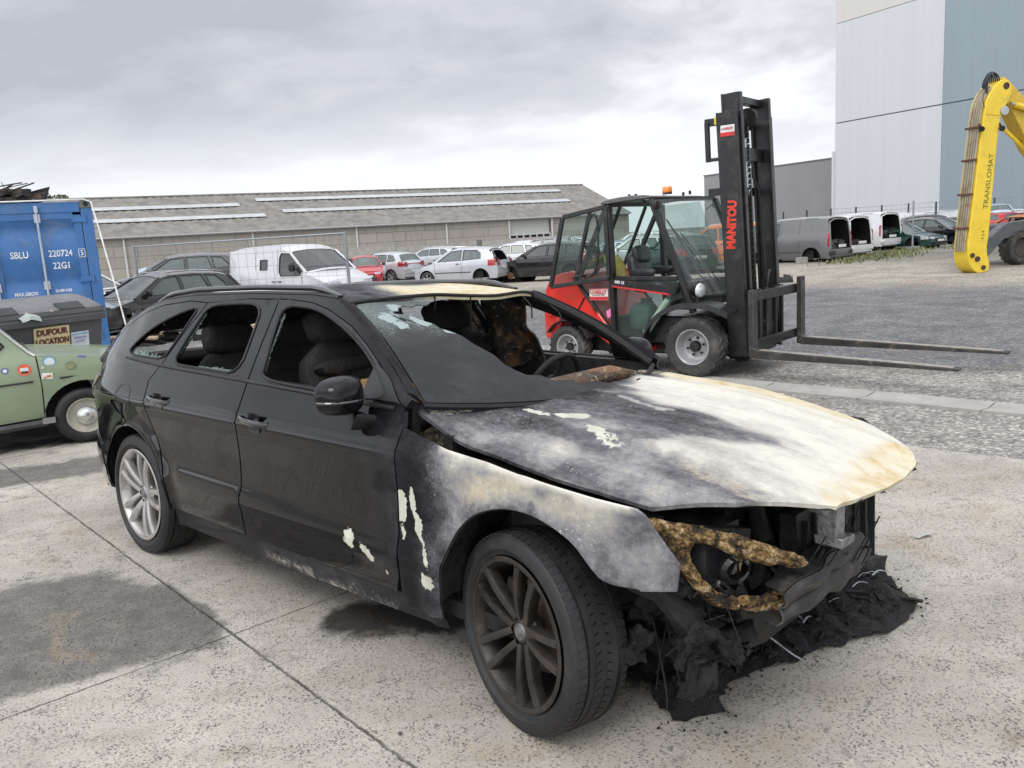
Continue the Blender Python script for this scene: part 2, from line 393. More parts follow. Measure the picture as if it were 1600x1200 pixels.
    c = nb.mix(nb.math('MULTIPLY', J, nb.rng(nb.noise(co, 6, 6), .3, .6, .45, .9)), c, (.055, .05, .043))
    L.new(c, bs.inputs['Base Color']); L.new(nb.math('SUBTRACT', .86, nb.math('MULTIPLY', of, .3)), bs.inputs['Roughness'])
    h = nb.math('SUBTRACT', nb.math('ADD', nb.math('MULTIPLY', nb.rng(vd, 0., .5, 1., 0.), .35), nb.math('MULTIPLY', n2, 1.4)), nb.math('MULTIPLY', J, 2.5))
    nb.bump(h, .55, .008, bs)
    return m
def axis(a, b, near0, near1, fine, coarse):
    v = [a]; 
    while v[-1] < b:
        x = v[-1]; d = 0 if near0 <= x <= near1 else min(abs(x-near0), abs(x-near1)); v.append(x+fine+min(coarse, d*.12))
    v[-1] = b; return v
xs = axis(-260, 260, -15, 25, 1.5, 30); ys = axis(-40, 420, -2, 60, 1.5, 30)
g = MB(); nx, ny = len(xs), len(ys)
g.add([(x, y, gz(x, y)-.004) for x in xs for y in ys], [(i*ny+j, (i+1)*ny+j, (i+1)*ny+j+1, i*ny+j+1) for i in range(nx-1) for j in range(ny-1)])
props(g.build('ground', mat_ground()), 'grey gravel yard with dark chippings, sandy track and dirt', kind='structure')
SL = [(2.62, 5.77), (7.5, 1.09), (3.8, -2.6), (-12, -2.6), (-12, 19.0), (-11, 18.9), (-5.0, 13.0)]   # slab outline
def stainf(x, y):
    b = max(seg((x, y), (-2.3, 3.75), (-1.65, 3.45), .62), seg((x, y), (-2.2, 3.1), (-1.75, 3.3), .45), seg((x, y), (-2.7, 3.3), (-2.1, 3.6), .5))
    b = max(b, seg((x, y), (-4.3, 6.1), (-3.2, 6.6), .5), .8*seg((x, y), (-5, 8.3), (-3.3, 7.6), .6), .6*seg((x, y), (.9, 1.2), (1.3, 1.4), .2))
    # keep the patch on its own side of the joint
    q = .748*x+.665*y-1.274
    if q > 0 and x > -3: b *= max(0, 1-q*14)
    return min(1, b*1.25)
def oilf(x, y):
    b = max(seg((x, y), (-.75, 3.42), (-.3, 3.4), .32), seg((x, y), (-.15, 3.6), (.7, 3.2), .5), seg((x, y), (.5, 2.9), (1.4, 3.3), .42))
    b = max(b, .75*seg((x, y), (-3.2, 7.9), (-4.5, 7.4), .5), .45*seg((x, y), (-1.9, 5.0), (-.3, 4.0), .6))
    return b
g = MB(); panel_mesh(g, SL, [], lambda u, v: (u, v, .0), step=.085, estep=.25)
sl = g.build('concrete_slab', mat_concrete(), smooth=False); props(sl, 'worn pale concrete paving with joints and dark oil stains', kind='structure')
def set_attr(o, **fs):
    me = o.data; n = len(me.vertices)
    for k, f in fs.items():
        a = me.attributes.new(k, 'FLOAT', 'POINT'); a.data.foreach_set('value', [float(f(v.co)) for v in me.vertices])
set_attr(sl, stain=lambda p: stainf(p.x, p.y), oil=lambda p: oilf(p.x, p.y))
# drainage gutter: dished concrete blocks
gm = M('gutter_concrete', (.36, .345, .315), .85, var=.18, nscale=3, bump=.4, bscale=70, dirt=(.2, .19, .17))
g = MB(); A = Vector((6.65, 3.72, 0)); D = Vector((-.69, .724, 0)); nrm = Vector((.724, .69, 0))
for k in range(16):
    a = A+D*(k*1.0+.006); b = A+D*(k*1.0+.992)
    prof = [(-.19, -.02), (-.19, .018), (-.12, .012), (0, -.001), (.12, .012), (.19, .018), (.19, -.02)]
    vs = [q+nrm*o+Vector((0, 0, z)) for q in (a, b) for o, z in prof]; n = len(prof)
    g.add(vs, [(i, i+1, n+i+1, n+i) for i in range(n-1)]+[tuple(range(n-1, -1, -1)), tuple(n+i for i in range(n))])
props(g.build('gutter', gm, smooth=False), 'shallow pale concrete drainage channel crossing the gravel', kind='structure')
# loose chippings and litter scattered on the slab
def scatter_stones():
    g = MB(); r2 = random.Random(3)
    for i in range(900):
        if i < 620: x = r2.uniform(-4.5, 3.2); y = r2.uniform(1.3, 7.5)
        else:
            t = r2.uniform(-5, 5); n_ = abs(r2.gauss(0, .9)); x = 2.87-.74*t+.68*(n_-.2); y = 5.79+.67*t+.73*(n_-.2)
        s_ = r2.uniform(.002, .006)*(1.7 if r2.random() < .05 else 1)
        P = []
        for k in range(6):
            v = ((1, 0, 0), (-1, 0, 0), (0, 1, 0), (0, -1, 0), (0, 0, 1), (0, 0, -1))[k]; q = r2.uniform(.6, 1.3)
            P.append((x+v[0]*s_*q+r2.uniform(-1, 1)*s_*.3, y+v[1]*s_*q, .002+max(0, v[2]*s_*q*.8)+s_*.3))
        g.add(P, [(0, 2, 4), (2, 1, 4), (1, 3, 4), (3, 0, 4), (2, 0, 5), (1, 2, 5), (3, 1, 5), (0, 3, 5)], r2.choice((0, 0, 1, 2)))
    o = g.build('loose_chippings', [M('chip_dark', (.07, .07, .075), .9), M('chip_grey', (.25, .24, .22), .9), M('chip_pale', (.45, .43, .39), .9)], smooth=False)
    props(o, 'tiny loose stone chippings scattered over the concrete paving', 'stones', kind='stuff')
scatter_stones()
# ------------------------------------------------------------------ the burnt estate car
def mat_bodypaint():
    """black gloss paint, charred, blistered down to ash, zinc white and rust where the fire was; attributes say where"""
    m, nt, N, L, bs = shader('fire_damaged_paint'); nb = NB(nt); co = nb.coord()
    ash = nb.attr('ash').outputs['Fac']; tan = nb.attr('tan').outputs['Fac']; peel = nb.attr('peel').outputs['Fac']; soot = nb.attr('soot').outputs['Fac']
    n1 = nb.noise(co, 9, 8, .68, .3); n2 = nb.noise(co, 38, 7, .7); n3 = nb.noise(nb.map(co, sc=(1.0, 3.2, 2)), 5, 8, .65, .6)
    crk = nb.voro(co, 26, 'Distance', 'DISTANCE_TO_EDGE')
    n4 = nb.noise(nb.map(co, (3, 1, 2)), 3.4, 9, .72, .8); n5 = nb.noise(co, 120, 5, .75)
    nn = nb.math('ADD', nb.math('ADD', nb.math('MULTIPLY', nb.math('SUBTRACT', n1, .5), .50), nb.math('MULTIPLY', nb.math('SUBTRACT', n2, .5), .42)), nb.math('MULTIPLY', nb.math('SUBTRACT', n3, .5), .50))
    nn = nb.math('ADD', nn, nb.math('ADD', nb.math('MULTIPLY', nb.math('SUBTRACT', n4, .5), .55), nb.math('MULTIPLY', nb.math('SUBTRACT', n5, .5), .22)))
    a = nb.math('ADD', ash, nb.math('MULTIPLY', nn, nb.math('MULTIPLY', nb.rng(ash, .04, .3), nb.rng(ash, .6, .85, 1., .38))), cl=True)
    c = nb.ramp(a, [(.0, (.002, .002, .0026)), (.10, (.010, .010, .012)), (.24, (.048, .047, .052)), (.42, (.125, .122, .130)), (.60, (.25, .245, .25)), (.76, (.36, .345, .31)), (.97, (.66, .635, .56))])
    tf = nb.rng(nb.math('ADD', tan, nb.math('MULTIPLY', nn, .6)), .2, .85, 0., .95)
    tc = nb.ramp(nb.noise(co, 13, 8, .65, .4), [(.25, (.40, .27, .12)), (.42, (.58, .47, .28)), (.56, (.64, .58, .43)), (.75, (.68, .64, .53))])
    c = nb.mix(nb.math('MULTIPLY', tf, nb.rng(a, .25, .55)), c, tc)
    # fine flecks of ash
    fl = nb.math('MULTIPLY', nb.rng(nb.noise(co, 85, 5, .7), .60, .68), nb.math('MULTIPLY', nb.rng(ash, .12, .3), nb.rng(nb.noise(co, 4, 4), .42, .6)))
    c = nb.mix(nb.math('MULTIPLY', fl, .7), c, (.66, .65, .63))
    # crackle in the grey scale
    c = nb.mix(nb.math('MULTIPLY', nb.math('MULTIPLY', nb.rng(crk, .0, .03, .6, 0.), nb.rng(n1, .5, .62)), nb.math('MULTIPLY', nb.rng(ash, .2, .35), nb.rng(ash, .6, .75, .5, 0.))), c, (.05, .048, .05))
    # paint peeled away to the pale primer, with crisp edges
    pe = nb.math('ADD', peel, nb.math('MULTIPLY', nb.math('ADD', nb.math('SUBTRACT', nb.noise(co, 21, 8, .68, .5), .5), nb.math('MULTIPLY', nb.math('SUBTRACT', n2, .5), .7)), 1.15))
    pm = nb.rng(pe, .50, .525)
    pm = nb.math('MULTIPLY', pm, nb.rng(peel, .05, .2))
    c = nb.mix(pm, c, nb.ramp(nb.noise(co, 22, 5), [(.3, (.42, .43, .34)), (.7, (.60, .60, .52))]))
    # dust on the sound paint
    dust = nb.math('MULTIPLY', nb.rng(nb.noise(co, 3.2, 8, .65), .35, .8, .1, 1.), .003)
    c = nb.mix(dust, c, (.38, .36, .33))
    L.new(c, bs.inputs['Base Color'])
    dull = nb.math('MAXIMUM', nb.rng(ash, .03, .22), soot)
    rough = nb.math('ADD', nb.math('ADD', nb.math('MULTIPLY', dull, .5), .02), nb.math('MULTIPLY', nb.noise(co, 5, 7, .65), .035)); rough = nb.math('MAXIMUM', rough, nb.math('MULTIPLY', pm, .6))
    L.new(rough, bs.inputs['Roughness']); L.new(nb.math('MULTIPLY', nb.math('SUBTRACT', 1, nb.math('MAXIMUM', dull, pm), cl=True), .72), bs.inputs['Coat Weight']); bs.inputs['Coat Roughness'].default_value = .02; bs.inputs['Specular IOR Level'].default_value = .08
    h = nb.math('ADD', nb.math('MULTIPLY', nn, nb.math('ADD', nb.math('MULTIPLY', dull, 1.), .02)), nb.math('MULTIPLY', pm, -.12))
    nb.bump(h, .35, .012, bs)
    return m
PAINT = mat_bodypaint()
def mat_char(name='charred', lo=(.006, .006, .006), hi=(.035, .033, .031), rust=0., rc=(.16, .07, .025), pale=0.):
    if name in MC: return MC[name]
    m, nt, N, L, bs = shader(name); nb = NB(nt); co = nb.coord()
    n = nb.noise(co, 12, 8, .7, .4); n2 = nb.noise(co, 5, 7, .65, .5)
    c = nb.mix(nb.rng(n, .3, .75), lo, hi)
    if rust: c = nb.mix(nb.rng(n2, .62-rust*.3, .72-rust*.25), c, nb.ramp(nb.noise(co, 30, 6, .7), [(.3, rc), (.7, tuple(min(1, x*2.6) for x in rc))]))
    if pale: c = nb.mix(nb.math('MULTIPLY', nb.rng(nb.noise(co, 21, 8, .7, .6), .60-pale*.2, .70-pale*.15), .8), c, (.50, .44, .32))
    L.new(c, bs.inputs['Base Color']); L.new(nb.rng(n, .2, .8, .35, .85), bs.inputs['Roughness'])
    nb.bump(nb.math('ADD', n, nb.math('MULTIPLY', nb.noise(co, 60, 6, .7), .5)), .8, .02, bs)
    MC[name] = m; return m
CHAR = mat_char(lo=(.003, .003, .003), hi=(.013, .0125, .012)); CHAR_R = mat_char('charred_rusty', rust=.25, rc=(.07, .035, .016)); CHAR_P = mat_char('charred_ashen', (.02, .018, .015), (.07, .06, .05), rust=.35, rc=(.22, .12, .03), pale=.75)
def mat_gold():
    m, nt, N, L, bs = shader('melted_plastic'); nb = NB(nt); co = nb.coord(); n = nb.noise(co, 13, 9, .70, .8); n2 = nb.noise(co, 60, 7, .72); v = nb.voro(co, 90)
    c = nb.ramp(nb.math('ADD', nb.math('MULTIPLY', n, .6), nb.math('MULTIPLY', n2, .4)), [(.40, (.008, .007, .006)), (.46, (.05, .032, .014)), (.51, (.22, .13, .04)), (.56, (.38, .27, .13)), (.62, (.60, .52, .38))])
    c = nb.mix(nb.rng(v, .05, .35, .8, 0.), c, (.010, .008, .006)); L.new(c, bs.inputs['Base Color']); L.new(nb.rng(n2, .3, .7, .25, .7), bs.inputs['Roughness'])
    nb.bump(nb.math('ADD', nb.math('ADD', n, n2), v), .9, .012, bs); return m
GOLD = mat_gold()
TRIM = M('black_trim', (.012, .012, .013), .42, var=.3); RUB = M('rubber_seal', (.010, .010, .010), .6)
WX = [-3.95, -3.85, -3.75, -3.65, -3.5, -3.3, -3.0, -2.6, -2.2, -.2, .2, .45, .6, .75, .9]
WY = [.52, .62, .70, .762, .835, .887, .912, .921, .921, .921, .905, .885, .86, .80, .70]
ZX = [.10, .27, .36, .45, .50, .57, .70, .80, .868, .885, .95, 1.0, 1.06, 1.43]
ZY = [.09, .05, .022, .008, .000, .012, .014, .007, .000, .007, .042, .066, .094, .335]
def hw(x, z):
    w = sitp(x, WX, WY, .12)-sitp(z, ZX, ZY, .012)
    for cx_, rr in ((0., .42), (-2.80, .42)):
        d = math.hypot(x-cx_, z-.33)
        if z > .2: w += .016*math.exp(-((d-rr)/.035)**2)
    # crease low on the doors
    if -2.3 < x < -.6: w += .010*math.exp(-((z-(.50-.035*(x+1.4)))/.03)**2)
    return w
RTX = [-3.62, -3.5, -3.3, -3.1, -2.9, -2.6, -2, -1.5, -1.3, -1.2, -1.0, -.9, -.8, -.64, -.55]
RTZ = [1.0, 1.12, 1.27, 1.35, 1.39, 1.415, 1.425, 1.42, 1.405, 1.385, 1.305, 1.255, 1.205, 1.115, 1.06]
def rtop(x): return itp(x, RTX, RTZ)
def rlow(x): return itp(x, [-2.45, -2.0, -1.65, -1.45, -1.3, -1.1, -.95, -.8, -.66, -.58], [1.375, 1.40, 1.40, 1.385, 1.355, 1.295, 1.23, 1.155, 1.075, 1.02])
HERO = thing('burnt_estate_car', 'black estate car with a burnt-out white and grey bonnet, smashed windows and melted front end', 'car', (0, 0, 0))
a_, cr = -0.74872, -0.052576
HERO.matrix_world = Matrix.Translation((0.56379, 3.14278, 0)) @ Matrix.Rotation(a_, 4, 'Z') @ Matrix.Translation((0, -.89, 0)) @ Matrix.Rotation(cr, 4, 'X') @ Matrix.Translation((0, .89, 0))
def paintattrs(o, ash=None, tan=None, peel=None, soot=None):
    z = lambda p: 0.
    set_attr(o, ash=ash or z, tan=tan or z, peel=peel or z, soot=soot or z)
def side_panel(name, outline, holes=(), sgn=-1, step=.045, off=0., solid=.022, ash=None, tan=None, peel=None, soot=None, mats=None, label=None, arch=False, parent=None):
    g = MB(); panel_mesh(g, outline, list(holes), lambda x, z: (x, sgn*(hw(x, z)+off), z), step, flip=(sgn > 0))
    o = g.build(name, mats or [PAINT, CHAR], parent or HERO, ang=50)
    if solid:
        md = o.modifiers.new('thickness', 'SOLIDIFY'); md.thickness = solid; md.offset = -1; md.material_offset = 1; md.material_offset_rim = 0
        md.use_even_offset = False; esplit(o)
    paintattrs(o, ash, tan, peel, soot)
    if label: o['label'] = label
    return o
ARF = smoothpoly([(.46, .60), (.35, .595), (.295, .645), (.24, .70), (.15, .745), (.05, .768), (-.06, .76), (-.17, .715), (-.25, .64), (-.31, .55), (-.345, .46), (-.36, .36)], False, 2)
FENDER = [(-.365, .30), (-.585, .30)][::-1]
FENDER = [(-.583, .285), (-.37, .285)]+ARF[::-1][0:-1]+[(.46, .595), (.565, .615), (.572, .69), (.51, .77), (.475, .82), (.45, .835), (.31, .845), (.13, .865), (-.11, .90), (-.30, .915), (-.546, .96), (-.548, .88), (-.553, .72), (-.553, .56), (-.565, .40)]
FDOOR = [(-1.675, .335), (-.605, .335), (-.575, .40), (-.563, .56), (-.562, .72), (-.556, .88), (-.553, .965), (-.575, 1.02)]+[(x, rlow(x)) for x in (-.62, -.66, -.72, -.8, -.95, -1.1, -1.3, -1.45, -1.65)]+[(-1.735, 1.398), (-1.705, 1.22), (-1.672, 1.06), (-1.668, .95), (-1.655, .82), (-1.655, .60)]
FWIN = smoothpoly([(-1.575, 1.055), (-1.605, 1.13), (-1.645, 1.24), (-1.685, 1.375), (-1.45, 1.368), (-1.3, 1.338), (-1.1, 1.275), (-.92, 1.20), (-.78, 1.12), (-.70, 1.06), (-.74, 1.04), (-.84, 1.04), (-1.15, 1.045)], it=2)
RDOOR = [(-2.375, .335), (-1.685, .335), (-1.665, .60), (-1.665, .82), (-1.678, .95), (-1.682, 1.06), (-1.715, 1.22), (-1.745, 1.398), (-2.0, 1.40), (-2.2, 1.392), (-2.40, 1.378), (-2.50, 1.20), (-2.55, 1.07), (-2.63, .98), (-2.61, .92), (-2.58, .84), (-2.52, .745), (-2.46, .66), (-2.42, .56), (-2.385, .45)]
RWIN = smoothpoly([(-2.44, 1.075), (-2.435, 1.16), (-2.405, 1.28), (-2.37, 1.365), (-2.15, 1.378), (-1.86, 1.38), (-1.82, 1.24), (-1.775, 1.065), (-2.03, 1.068), (-2.25, 1.07)], it=2)
QWIN = smoothpoly([(-3.05, 1.095), (-3.0, 1.165), (-2.87, 1.25), (-2.70, 1.31), (-2.56, 1.345), (-2.47, 1.355), (-2.50, 1.27), (-2.535, 1.17), (-2.565, 1.09), (-2.77, 1.09)], it=2)
ARR = [(-2.80+.405*math.cos(t), .33+.405*math.sin(t)) for t in [R(v) for v in range(172, 3, -6)]]
QUARTER = [(-3.30, .30)]+[(-3.205, .32)]+ARR+[(-2.385, .335), (-2.395, .45), (-2.43, .56), (-2.47, .66), (-2.53, .745), (-2.59, .84), (-2.62, .92), (-2.64, .98), (-2.56, 1.07), (-2.51, 1.20), (-2.41, 1.378)]+[(-2.6, 1.385), (-2.9, 1.36), (-3.1, 1.315), (-3.28, 1.235), (-3.46, 1.11), (-3.60, .99), (-3.66, .96), (-3.64, .86), (-3.68, .74), (-3.70, .62), (-3.50, .605), (-3.32, .56), (-3.27, .42)]
BUMP_R = [(-3.295, .29), (-3.262, .42), (-3.31, .555), (-3.50, .60), (-3.70, .615), (-3.82, .60), (-3.84, .46), (-3.80, .34), (-3.6, .27)]
SILL = [(-2.40, .235), (-2.38, .328), (-1.68, .328), (-.60, .328), (-.585, .28), (-.37, .28), (-.36, .245), (-.6, .235), (-1.4, .225)]
CANT = [(x, rlow(x)+.004) for x in (-2.40, -2.0, -1.65, -1.45, -1.3, -1.1, -.95, -.8, -.66, -.60)]+[(-.57, 1.025), (-.55, 1.055)]+[(x, rtop(x)) for x in (-.64, -.8, -.9, -1.0, -1.1, -1.2, -1.3, -1.5, -2, -2.6, -2.9, -3.1, -3.3, -3.5, -3.62)]+[(-3.60, .995), (-3.46, 1.115), (-3.28, 1.24), (-3.1, 1.32), (-2.9, 1.365), (-2.6, 1.39)]
# where the fire reached, in the car's own x-z
def warp(p, k=.05, sc=6.): 
    w_ = noise.noise_vector(Vector(p)*sc)+noise.noise_vector(Vector(p)*sc*2.7)*.5; return Vector(p)+w_*k
def f_ash(p0):
    p = warp(p0, .035, 8); q = (p.x, p.z)
    v = .21+.17*itp(p.x, [-.55, -.3, .5], [0, .55, 1])
    v -= .13*seg(q, (-.5, .35), (-.47, .9), .17)
    v += .25*max(min(1, 1.3*seg(q, (-.21, .80), (.02, .84), .13)), .95*seg(q, (0, .83), (.34, .79), .09), .75*seg(q, (-.26, .64), (-.23, .84), .10))
    v += .16*seg(q, (-.32, .87), (.35, .81), .12)+.55*seg((p0.x, p0.z), (-.33, .915), (.44, .838), .016)+.12*seg(q, (.2, .72), (.5, .66), .12)
    return max(0, min(1, v))
def f_tan(p):
    q = (p.x, p.z)
    return .46*max(seg(q, (-.18, .78), (.0, .83), .12), .8*seg(q, (0, .82), (.28, .79), .09))
def f_peel(p):
    q = (p.x, p.z)
    return max(1.0*seg(q, (-.542, .64), (-.535, .72), .048), .9*seg(q, (-.53, .575), (-.528, .58), .036), .9*seg(q, (-.472, .75), (-.475, .68), .026), .95*seg(q, (-.448, .60), (-.45, .64), .042), .8*seg(q, (-.42, .555), (-.415, .54), .028), .8*seg(q, (-.39, .52), (-.385, .50), .024), 1.*seg(q, (-.405, .43), (-.39, .425), .052))
def d_peel(p):
    q = (p.x, p.z)
    return max(1.0*seg(q, (-.85, .505), (-.84, .49), .060), .95*seg(q, (-.76, .468), (-.71, .455), .042), .85*seg(q, (-.64, .40), (-.62, .38), .03))
def d_ash(p): return .10*itp(p.x, [-.8, -.56], [0, 1])+.05*seg((p.x, p.z), (-.6, .9), (-.56, .5), .2)
BLK = lambda p: 0.
def interior_soot(p): return 1.
for sg in (-1, 1):
    nr = sg < 0
    side_panel('front_wing', FENDER, sgn=sg, step=.028, solid=.012, ash=f_ash if nr else None, tan=f_tan if nr else None, peel=f_peel if nr else None, soot=lambda p: .9, label='scorched grey and cream front wing with peeling paint' if nr else None)
    fd = side_panel('front_door', FDOOR, [FWIN], sg, step=.04 if nr else .09, ash=d_ash if nr else None, peel=d_peel if nr else None, label='black front door with pale peeled patches and empty window' if nr else None)
    rd = side_panel('rear_door', RDOOR, [RWIN], sg, step=.04 if nr else .09)
    qp = side_panel('rear_quarter_panel', QUARTER, [QWIN], sg, step=.04 if nr else .09)
    side_panel('sill', SILL, sgn=sg, step=.05, ash=lambda p: .12+.22*seg((p.x, p.z), (-1.55, .255), (-.65, .255), .06) if sg < 0 else 0, tan=lambda p: 1.3*seg((p.x, p.z), (-1.6, .255), (-.65, .255), .08), soot=lambda p: .7, off=-.012)
    side_panel('roof_frame', CANT, sgn=sg, step=.04, ash=lambda p: .13*itp(p.x, [-1.3, -.6], [0, 1]), soot=lambda p: itp(p.x, [-1.4, -.9], [0, .8]), solid=.025)
    side_panel('rear_bumper', BUMP_R, sgn=sg, step=.05, off=.008)
    # door handles with their dished black recess
    for dr, hx, hz in ((fd, -1.515, .883), (rd, -2.44, .895)):
        g = MB(); g.grid(lambda u, v: (hx-.115+.23*u, sg*(hw(hx, hz)+.034*math.sin(math.pi*min(1, max(0, u)))**.45*(1-.25*abs(2*v-1)**2)), hz+.012*(.5-u)-.015+.030*v), 12, 5, flip=(sg > 0))
        g.build('door_handle', M('handle_gloss', (.012, .012, .013), .10, coat=.8, var=.1), dr, solid=.01)
        g = MB(); g.grid(lambda u, v: (hx-.03+.09*u, sg*(hw(hx, hz-.02)+.0015-.016*math.sin(math.pi*u)*math.sin(math.pi*v)), hz-.045+.085*v), 8, 6, flip=(sg > 0))
        g.build('handle_recess', TRIM, dr)
    # window trims and sealing strips
    for dr, loop, r_ in ((fd, FWIN, .007), (rd, RWIN, .007), (qp, QWIN, .006)):
        lp = resample(loop, .05); g = MB(); g.tube([(x, sg*(hw(x, z)+.001), z) for x, z in lp], r_, 6, closed=True); g.build('window_seal', RUB, dr)
    # belt line strip
    g = MB(); g.tube([(x, sg*(hw(x, z)+.004), z) for x, z in [(-3.02+.1*i, itp(-3.02+.1*i, [-3.0, -2.5, -1.7, -.62], [1.078, 1.06, 1.043, 1.018])) for i in range(25)]], .0085, 6); g.build('belt_trim', TRIM, HERO)
    # shards of green tempered glass left in the frames
    if nr:
        gm_ = GL('shard_glass', (.42, .62, .56), .75, .25); r2 = random.Random(5)
        for dr, base in ((qp, [(-3.03+.047*i, 1.09+.0*i) for i in range(10)]), (rd, [(-2.45+.008*i, 1.10+.028*i) for i in range(9)]), (rd, [(-2.38+.03*i, 1.374) for i in range(7)]), (rd, [(-2.2+.06*i, 1.07) for i in range(7)]), (fd, [(-1.60-.0075*i, 1.07+.033*i) for i in range(9)])):
            g = MB(); up = base[0][1] < 1.2
            vert = abs(base[-1][0]-base[0][0]) < abs(base[-1][1]-base[0][1])
            for i in range(len(base)-1):
                a, b = base[i], base[i+1]
                for k in range(3):
                    t0, t1 = k/3, (k+1)/3; p0 = (a[0]+(b[0]-a[0])*t0, a[1]+(b[1]-a[1])*t0); p1 = (a[0]+(b[0]-a[0])*t1, a[1]+(b[1]-a[1])*t1)
                    h0 = r2.uniform(.006, .022) if vert else r2.uniform(.006, .045 if dr is qp and i < 7 else .014)
                    d = (h0*(1 if sg else 1), 0) if vert else ((0, h0) if up else (0, -h0))
                    q = [p0, p1, (p1[0]+d[0], p1[1]+d[1]), (p0[0]+d[0]*r2.uniform(.2, 1), p0[1]+d[1]*r2.uniform(.2, 1))]
                    g.add([(x, sg*(hw(x, z)-.014), z) for x, z in q], [(0, 1, 2, 3)])
            g.build('glass_shards', gm_, dr, smooth=False, solid=.003)
    # fuel cap and swage on the near quarter
    if nr:
        lp = smoothpoly([(-2.98, .945), (-2.79, .935), (-2.78, .80), (-2.86, .775), (-2.97, .80)], it=2); g = MB(); g.tube([(x, sg*(hw(x, z)+.0002), z) for x, z in lp], .0022, 4, closed=True); g.build('fuel_flap', TRIM, qp)
        g = MB(); g.tube([(x, sg*(hw(x, .868)+.0008), .868-.004*x) for x in [-2.62-.05*i for i in range(17)]], .0018, 4); g.build('panel_seam', TRIM, qp)
    # tail lamp wrapping the corner
    g = MB(); panel_mesh(g, [(-3.42, .90), (-3.36, .955), (-3.50, .965), (-3.66, .955), (-3.80, .93), (-3.84, .84), (-3.72, .80), (-3.55, .815)], [], lambda x, z: (x, sg*(hw(x, z)+.006), z), .04, flip=(sg > 0))
    g.build('tail_lamp', M('lamp_red_dark', (.10, .012, .014), .12, coat=1), HERO, solid=.02)
    # roof rail
    pts = []
    for i in range(25):
        t = i/24; x = -1.30-1.78*t; up = .022*min(1, math.sin(math.pi*t)*3.2); pts.append((x, sg*(hw(x, rtop(x))-.035), rtop(x)+.010+up))
    g = MB(); g.tube(pts, [.008+.010*min(1, math.sin(math.pi*i/24)*4) for i in range(25)], 10, flat=.8); g.build('roof_rail', M('rail_gloss', (.012, .012, .014), .12, coat=1), HERO)
    g = MB(); g.tube([(p[0], p[1]+sg*.012, rtop(p[0])+.004) for p in pts], .012, 6); g.build('rail_gutter', TRIM, HERO)
# roof sheet
def roofP(u, v):
    x = -1.2-2.22*u; s = 2*v-1; x += .105*(1-s*s)*(1-u)**4
    xe = min(-1.2, x); ze = rtop(xe); ye = hw(xe, ze)-.002
    cr_ = .036*itp(x, [-3.4, -2.8, -1.4, -1.1], [.8, 1.1, 1.0, .7])
    return (x, s*ye, ze+cr_*(1-abs(s)**2.6)-.02*seg((x, s), (-1.15, .3), (-1.3, .1), .5))
g = MB(); g.grid(roofP, 46, 34, flip=True); ro = g.build('roof', [PAINT, CHAR], HERO, ang=60)
md = ro.modifiers.new('thickness', 'SOLIDIFY'); md.thickness = .02; md.offset = -1; md.material_offset = 1; esplit(ro)
paintattrs(ro, ash=lambda p: min(1, .14*itp(p.x, [-2.2, -1.6], [0, 1])+.16*seg((p.x, p.y), (-1.5, -.1), (-1.2, -.3), .5)+.75*min(1, 1.6*seg((p.x, p.y), (-1.22, .5), (-1.25, .0), .42))+.62*min(1, 1.4*seg((p.x, p.y), (-1.4, .5), (-2.1, .45), .3))),
           tan=lambda p: min(1, 1.3*seg((p.x, p.y), (-1.25, .5), (-1.28, -.05), .4)+.9*seg((p.x, p.y), (-1.3, .5), (-2.1, .4), .32)), soot=lambda p: itp(p.x, [-2.2, -1.4], [.02, .6]))
ro['label'] = 'roof skin burnt cream above the windscreen'
g = MB(); g.tube([roofP(0, j/30) for j in range(31)], .008, 8); g.build('roof_header', CHAR, HERO)
# tailgate
TG = lambda u, v: (itp(v, [0, .25, .5, .55, 1], [-3.85, -3.86, -3.80, -3.74, -3.44])-.05*(1-(2*u-1)**2), (2*u-1)*(itp(v, [0, .25, .5, .55, 1], [.62, .62, .66, .66, .53])), itp(v, [0, .25, .5, .55, 1], [.30, .6, .93, 1.0, 1.30]))
g = MB(); g.grid(lambda u, v: TG(u, v*.60), 16, 12, flip=True); o = g.build('tailgate', [PAINT, CHAR], HERO, solid=.02); paintattrs(o)
g = MB(); g.grid(lambda u, v: TG(u, .92+v*.08), 16, 3, flip=True); o = g.build('tailgate_spoiler', [PAINT, CHAR], HERO, solid=.02); paintattrs(o)
for sg in (-1, 1):
    g = MB(); g.tube([TG(.5+sg*.49, v) for v in np.linspace(.55, 1, 8)], .035, 8); o = g.build('tailgate_frame', [PAINT], HERO); paintattrs(o)
# wheel arch lips and inner arches
for sg in (-1, 1):
    for nm, lp in (('f', ARF), ('r', [(-2.80+.40*math.cos(t), .33+.40*math.sin(t)) for t in [R(v) for v in range(180, -1, -10)]])):
        lp = resample(lp, .06, closed=False) if nm == 'r' else resample(lp, .06, closed=False)
        g = MB(); n = len(lp)
        V = [(x+(0), sg*(hw(x, z)-.006-d), z+(.015 if d else 0)) for d in (0, .04, .32) for x, z in lp]
        g.add(V, [(k*n+i, k*n+i+1, (k+1)*n+i+1, (k+1)*n+i) if sg > 0 else (k*n+i, (k+1)*n+i, (k+1)*n+i+1, k*n+i+1) for k in (0, 1) for i in range(n-1)])
        g.build('arch_liner', CHAR if nm == 'f' else TRIM, HERO, solid=.006)
        if nm == 'r':
            g = MB(); g.tube([(x, sg*(hw(x, z)+.002), z) for x, z in lp], .007, 6); o = g.build('arch_lip', [PAINT], HERO); paintattrs(o)
